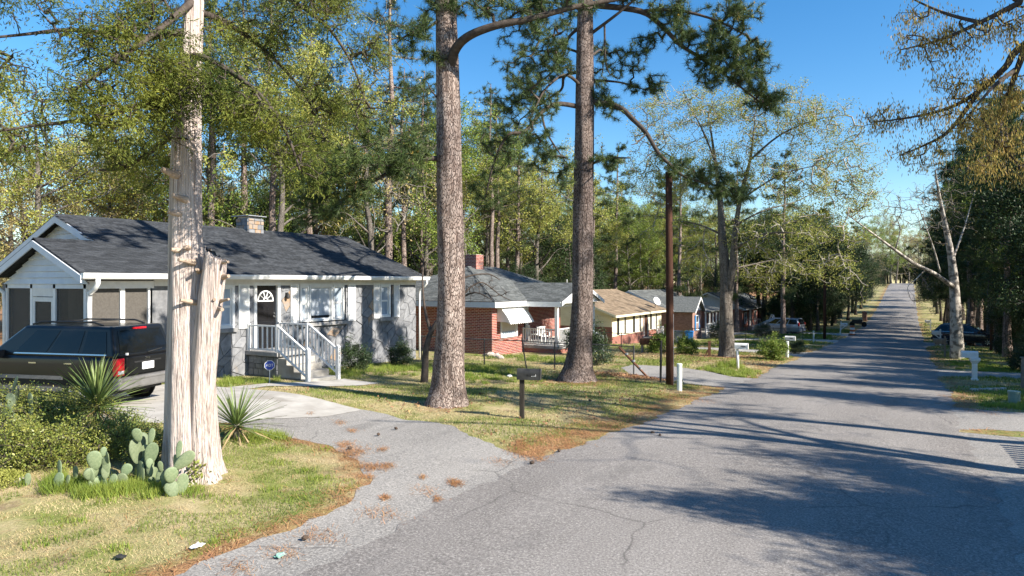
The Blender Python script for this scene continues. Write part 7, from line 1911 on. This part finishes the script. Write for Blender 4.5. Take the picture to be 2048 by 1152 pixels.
# leafy shrubs of the bed
def shrub_proto(seed, h, r, n, per, L, mat_, spread=.06):
    R = np.random.default_rng(seed); T = unit(R.normal(size=(n,3)))*R.uniform(.25,1,(n,1))**.5*np.array([r,r,h*.55]); T[:,2] = np.abs(T[:,2]+h*.4)+.04; T = T[R.integers(0, n//4, n)]+R.normal(size=(n,3))*.07; T[:,2] = np.abs(T[:,2]*np.where(R.uniform(size=n) < .08, 1.4, 1))
    pool = np.array([[0,0,0],[0,0,.1],[.03,.02,.2]]); P, par, cnt, n0, tip = mst(pool, T, .12, .2, 0, seed)
    return (np_mesh('stems', *twig_mesh_arrays(P, par, cnt, n0, .0025, .014, 3), MT['bark_dark']), np_mesh('foliage', *leafy(P, np.concatenate([tip, np.arange(n0, len(P))[::2]]), per, spread, L, L*.5), mat_))
SH = {'a': shrub_proto(61,.78,.6,230,10,.05,MT['shrub']), 'b': shrub_proto(62,.62,.65,230,10,.045,MT['shrub']), 'd': shrub_proto(63,.8,.5,220,16,.06,MT['shrub_dark']), 'g': shrub_proto(64,.9,.6,220,14,.08,MT['green'])}
def shrub(key, label, x, y, s=1.0, rz=0, group=None, sz=None, name='leafy_shrub'):
    t = thing(name, label, 'shrub', gp(x, y), rz, group); t.scale = (s, s, sz or s)
    a_ = place('stems', SH[key][0], None, t); a_['kind'] = 'stuff'; b_ = place('foliage', SH[key][1], None, t); b_['kind'] = 'stuff'; return t
k = 0
for (u, v, s) in ((20,935,1.0),(85,925,1.05),(150,920,1.0),(215,900,.95),(265,900,.85),(40,880,1.1),(110,868,1.1),(180,862,1.0),(10,835,1.1),(300,915,.8),(235,868,.8),(70,840,.9),(-30,905,1.1),(130,835,.8)):
    d_ = 1365*2.95/(v+22-565); p = at(u, v+22, d_)
    lb = 'small-leaved shrub crowding the cedar trunk in the cactus bed' if u > 200 else 'small-leaved shrub at the foot of the large yucca' if u > 125 else 'small-leaved shrub near the yellow cushion plant' if v > 900 else 'small-leaved shrub at the back of the bed against the car'
    shrub('a' if k % 2 else 'b', lb, p.x, p.y, s*.9, k*1.3, lb); k += 1
shrub('d', 'dark round evergreen shrub under the picture window', -16.9, 18.1, 1.0, 0); shrub('d', 'dark round evergreen shrub at the stone house end under the shuttered window', -17.0, 20.6, .95, 2)
shrub('d', 'scruffy shrub against the white-railed porch beside the pine', -13.9, 30.4, 1.6, 1); shrub('d', 'dark shrub behind the flared pine trunk', -11.0, 25.2, 1.5, 2)
shrub('g', 'rounded green bush left of the brown utility pole by the planter', -11.4, 35.3, 1.2, 1); shrub('g', 'rounded green bush right of the brown utility pole', -10.1, 35.6, 1.0, 3)
shrub('g', 'bright green bush below the grey-green yucca', -5.7, 35.3, 1.1, 2); shrub('d', 'dark clipped shrub next to the white cable marker', -5.6, 42, .9, 2)
shrub('d', 'dark foundation shrub in front of the columned porch', -15.5, 65.5, 1.8, 2); shrub('d', 'dark shrub on the far lawn left of the minivan', -12.5, 70.5, 1.5, 2)
for k, (x, y, s) in enumerate(((-19.9,45.2,1.3),(4.2,36,1.3),(4.6,31,1.1),(5.2,52,1.4),(3.6,75,1.4),(3.7,82,1.6))): shrub('d', ['dark shrub at the shaded end wall of the tan roof house','overgrown shrub at the back of the right lawn past the white mailbox','overgrown shrub on the right lawn level with the white mailbox','overgrown shrub below the dark evergreens by the dark post','rough shrub beside the road after the navy crossover','larger rough shrub beside the road well past the navy crossover'][k], x, y, s, k)
# cushion plant and ivy at the cedar foot
cu = thing('cushion_plant', 'low yellow-green cushion plant at the corner of the bed', 'plant', gp(-11.25,4.75))
c_ = rng.normal(size=(2600,3))*np.array([.2,.2,.0]); c_ = c_[np.hypot(c_[:,0],c_[:,1]) < .36]; c_[:,2] = .16*(1-(np.hypot(c_[:,0],c_[:,1])/.38)**2)+rng.uniform(-.03,.02,len(c_))
q_ = place('foliage', np_mesh('foliage', *leaf_quads(c_, unit(rand_dir(len(c_))+np.array([0,0,.6])), .035, .02), MT['cushion']), None, cu); q_['kind'] = 'stuff'
iv = thing('ivy_sprig', 'small green sprig climbing at the foot of the cedar', 'plant', gp(-8.95,6.25)); c_ = rng.normal(size=(130,3))*np.array([.09,.09,.11])+np.array([0,0,.2])
q_ = place('foliage', np_mesh('foliage', *leaf_quads(c_, rand_dir(len(c_)), .06, .04), MT['shrub']), None, iv); q_['kind'] = 'stuff'

# ---------------------------------------------------------------- grass, needles, leaves on the ground
def vnoise(X, Y, s, seed=0):
    """smooth value noise"""
    X = np.asarray(X)*s+seed*17.3; Y = np.asarray(Y)*s+seed*9.1; xi = np.floor(X); yi = np.floor(Y); fx = X-xi; fy = Y-yi
    h = lambda a, b_: np.modf(np.abs(np.sin(a*127.1+b_*311.7+seed*74.7)*43758.5453))[0]
    fx = fx*fx*(3-2*fx); fy = fy*fy*(3-2*fy)
    return (h(xi,yi)*(1-fx)+h(xi+1,yi)*fx)*(1-fy)+(h(xi,yi+1)*(1-fx)+h(xi+1,yi+1)*fx)*fy
def fbm(X, Y, s, seed=0): return .55*vnoise(X,Y,s,seed)+.3*vnoise(X,Y,s*2.3,seed+1)+.15*vnoise(X,Y,s*5.1,seed+2)
def scatter(x0, x1, y0, y1, n): return rng.uniform(x0, x1, n), rng.uniform(y0, y1, n)
def in_view(X, Y, pad=.05):
    d = -_s*X+_c*Y; r = (_c*X+_s*Y)/np.maximum(d, .01); return (d > 3.5) & (np.abs(r) < .75+pad)
def blades(X, Y, h, w, lean=.5):
    n = len(X); Z = gz(X, Y); a = rng.uniform(0, 2*np.pi, n); b_ = rng.uniform(0, 2*np.pi, n); h = h*rng.uniform(.5, 1.3, n)
    c = np.stack([X, Y, Z-.004], -1); sd = np.stack([np.cos(a), np.sin(a), np.zeros(n)], -1)*(w*.5)[:, None] if hasattr(w, '__len__') else np.stack([np.cos(a), np.sin(a), np.zeros(n)], -1)*w*.5
    tip = c+np.stack([np.cos(b_)*h*lean*rng.uniform(.2,1.3,n), np.sin(b_)*h*lean*rng.uniform(.2,1.3,n), h], -1)
    v = np.stack([c-sd, c+sd, tip], 1).reshape(-1, 3); return v, np.arange(n*3).reshape(n, 3)
def cover(name, label, arr, material):
    o = place(name, np_mesh(name, *join_np(arr), material), None); tag(o, label, name.replace('_', ' '), None, 'stuff'); return o
GR, DRY, BR = [], [], []
for (x0,x1,y0,y1,n,h,w) in ((-15,-5.6,1.0,9.6,150000,.045,.009),(-18.2,-4.8,10,26,150000,.055,.014),(-17,-4.8,25,46,60000,.08,.03),(1.0,6.5,18,50,40000,.07,.024),(-16,-5,44,90,40000,.12,.06),(1,9,50,110,15000,.12,.06)):
    X, Y = scatter(x0, x1, y0, y1, n); ok_ = in_view(X, Y) & ~blocked(X, Y); X = X[ok_]; Y = Y[ok_]
    dn = fbm(X, Y, .55, 3); lit = litter(X, Y)+.35*(fbm(X, Y, 1.4, 9)-.5)
    gr = (dn > .46) & (lit < .42) & (rng.uniform(size=len(X)) < .9); dy = ~gr & (rng.uniform(size=len(X)) < np.clip(.75-lit*1.1, .1, 1)) & (fbm(X, Y, 1.1, 5) > .33)
    GR.append(blades(X[gr], Y[gr], h, w)); DRY.append(blades(X[dy], Y[dy], h*.75, w, 1.1))
# lush strips: bed edge, along the stone house, the bright verge beyond the utility pole, right lawn
def lush(cx, cy, rx, ry, n, h, w, clump=60):
    c = rng.normal(size=(max(4, n//clump), 2))*np.array([rx, ry])*.55+np.array([cx, cy]); i = rng.integers(0, len(c), n); X = c[i, 0]+rng.normal(size=n)*.07; Y = c[i, 1]+rng.normal(size=n)*.07
    ok_ = ~blocked(X, Y); BR.append(blades(X[ok_], Y[ok_], h, w, .6))
for (u, v, ru, n, h) in ((130,985,.5,1800,.16),(210,990,.5,1800,.16),(270,985,.4,1400,.14),(330,985,.3,900,.12),(395,985,.3,500,.1)):
    p = at(u, v, 1365*2.98/(v-565)); lush(p.x, p.y, ru, ru*.7, n, h, .01)
for (x, y, rx, ry, n, h, w) in ((-16.6,13.0,.8,.9,2200,.16,.012),(-16.3,16.9,.9,.8,1500,.14,.012),(-15.5,19.5,1.5,1.6,4500,.14,.014),(-13.5,20.5,1.6,1.2,3000,.14,.016),(-12,18.3,1.4,1,2200,.11,.014),(-6.2,25.6,1.1,2.6,9000,.13,.02),(-6.5,28.8,.5,.8,900,.3,.02),(-13.8,26.6,2.2,1.0,3500,.14,.02),(-10.4,8.7,.5,.35,900,.16,.012),(2.6,33.2,.8,2.2,1500,.1,.025),(2.9,38,1.2,3.5,4000,.12,.03),(2.7,24.5,.8,2,3500,.08,.016),(2.3,21.6,.6,.5,2500,.1,.014),(-11,54,5,3,4000,.2,.06),(-9,70,4,4,4000,.22,.08)): lush(x, y, rx, ry, n, h, w)
for (u, v) in ((560,930),(545,905),(510,895),(610,945),(640,960),(530,985),(470,1000),(600,1000),(440,1080),(250,1100),(80,1090),(150,1050),(650,900)):
    p = at(u, v, 1365*2.98/(v-565)); lush(p.x, p.y, .13, .13, 90, .07, .014, 30)
cover('grass', 'short green lawn grass in ragged patches', GR, MT['grass_green']); cover('dry_grass', 'tan dead lawn grass between the green patches', DRY, MT['grass_dry']); cover('weedy_grass', 'taller bright green tufts along the bed, walls and verges', BR, MT['grass_bright'])
def flat_needles(X, Y, L=.16, W=.0045, lift=.012):
    n = len(X); Z = gz(X, Y)+lift; a = rng.uniform(0, np.pi, n); L = L*rng.uniform(.6, 1.2, n)
    d = np.stack([np.cos(a)*L/2, np.sin(a)*L/2, rng.uniform(-.03,.05,n)*.4], -1); c = np.stack([X, Y, Z+rng.uniform(0,.012,n)], -1); s = np.stack([-np.sin(a), np.cos(a), np.zeros(n)], -1)*W/2
    return np.stack([c-d-s, c-d+s, c+d+s, c+d-s], 1).reshape(-1, 3), np.arange(n*4).reshape(n, 4)
ST = []
for (x0,x1,y0,y1,n,L,W) in ((-13,-4.4,2,24,110000,.15,.006),(-10,-4.2,24,50,16000,.2,.014),(.6,4,14,60,22000,.2,.011)):
    X, Y = scatter(x0, x1, y0, y1, n); lit = litter(X, Y)+.5*(fbm(X, Y, 1.3, 9)-.5); ok_ = in_view(X, Y) & (rng.uniform(size=n) < np.clip((lit-.2)*2.4, .012, 1)) & ~blocked(X, Y); ST.append(flat_needles(X[ok_], Y[ok_], L, W))
def patch(u, v, ru, rv, n, L=.075, lift=.015):
    p = at(u, v, 1365*3/(v-565)); k_ = (1365*3/(v-565))/_F; X = p.x+rng.normal(size=n)*ru*k_*.55*_c; Y = p.y+rng.normal(size=n)*ru*k_*.55*_s; s2 = rng.normal(size=n)*rv*.55*(1365*3/(v-565))**2/(_F*3)
    X = X-_s*s2; Y = Y+_c*s2; ST.append(flat_needles(X, Y, L, .0045, lift))
for (u, v, ru, rv, n) in ((705,910,38,10,700),(690,895,25,6,300),(740,940,35,6,420),(775,938,20,6,200),(680,850,18,4,120),(705,865,16,4,120),(765,905,14,4,110),(910,968,20,6,260),(845,960,10,4,60),(770,1000,12,5,130),(875,1000,12,5,90),(735,960,18,5,150),(620,838,10,3,60),(1060,905,45,12,1500),(1110,880,60,8,1200),(1160,865,50,6,700),(1210,845,70,8,800),(1260,835,60,6,600),(1040,890,20,12,500),(1300,810,60,10,900),(1420,795,50,6,500),(1080,920,14,5,120),(640,1075,60,6,160),(760,1030,60,8,160),(850,985,50,6,100),(560,1110,60,6,110),(470,1140,60,6,100),(1000,925,30,6,80),(1925,800,25,12,500),(1900,775,22,8,300)): patch(u, v, ru, rv, n)
cover('pine_straw', 'rust-brown fallen pine needles along the road edge and in patches on the asphalt', ST, MT['straw'])
X, Y = scatter(-14,-6,10,26,9000); lit = litter(X, Y)+.6*(fbm(X, Y, .9, 12)-.5); ok_ = ~blocked(X, Y) & (rng.uniform(size=len(X)) < np.clip(lit*1.2, .03, .9)); X = X[ok_]; Y = Y[ok_]
X2 = rng.normal(size=1800)*1.5-8.2; Y2 = rng.normal(size=1800)*.4+22.3; ok2 = ~blocked(X2, Y2); X3, Y3 = scatter(-13,-5.5,30,40,3500); X = np.concatenate([X, X2[ok2], X3]); Y = np.concatenate([Y, Y2[ok2], Y3])
c_ = np.stack([X, Y, gz(X, Y)+.02], -1); dd = unit(np.stack([rng.normal(size=len(X)), rng.normal(size=len(X)), rng.uniform(-.1,.5,len(X))], -1))
cover('leaf_litter', 'dry brown leaves scattered under the pines', [leaf_quads(c_, dd, rng.uniform(.05,.1,len(X)), .05, np.array([[0,0,1.]]))], MT['leaf_litter'])
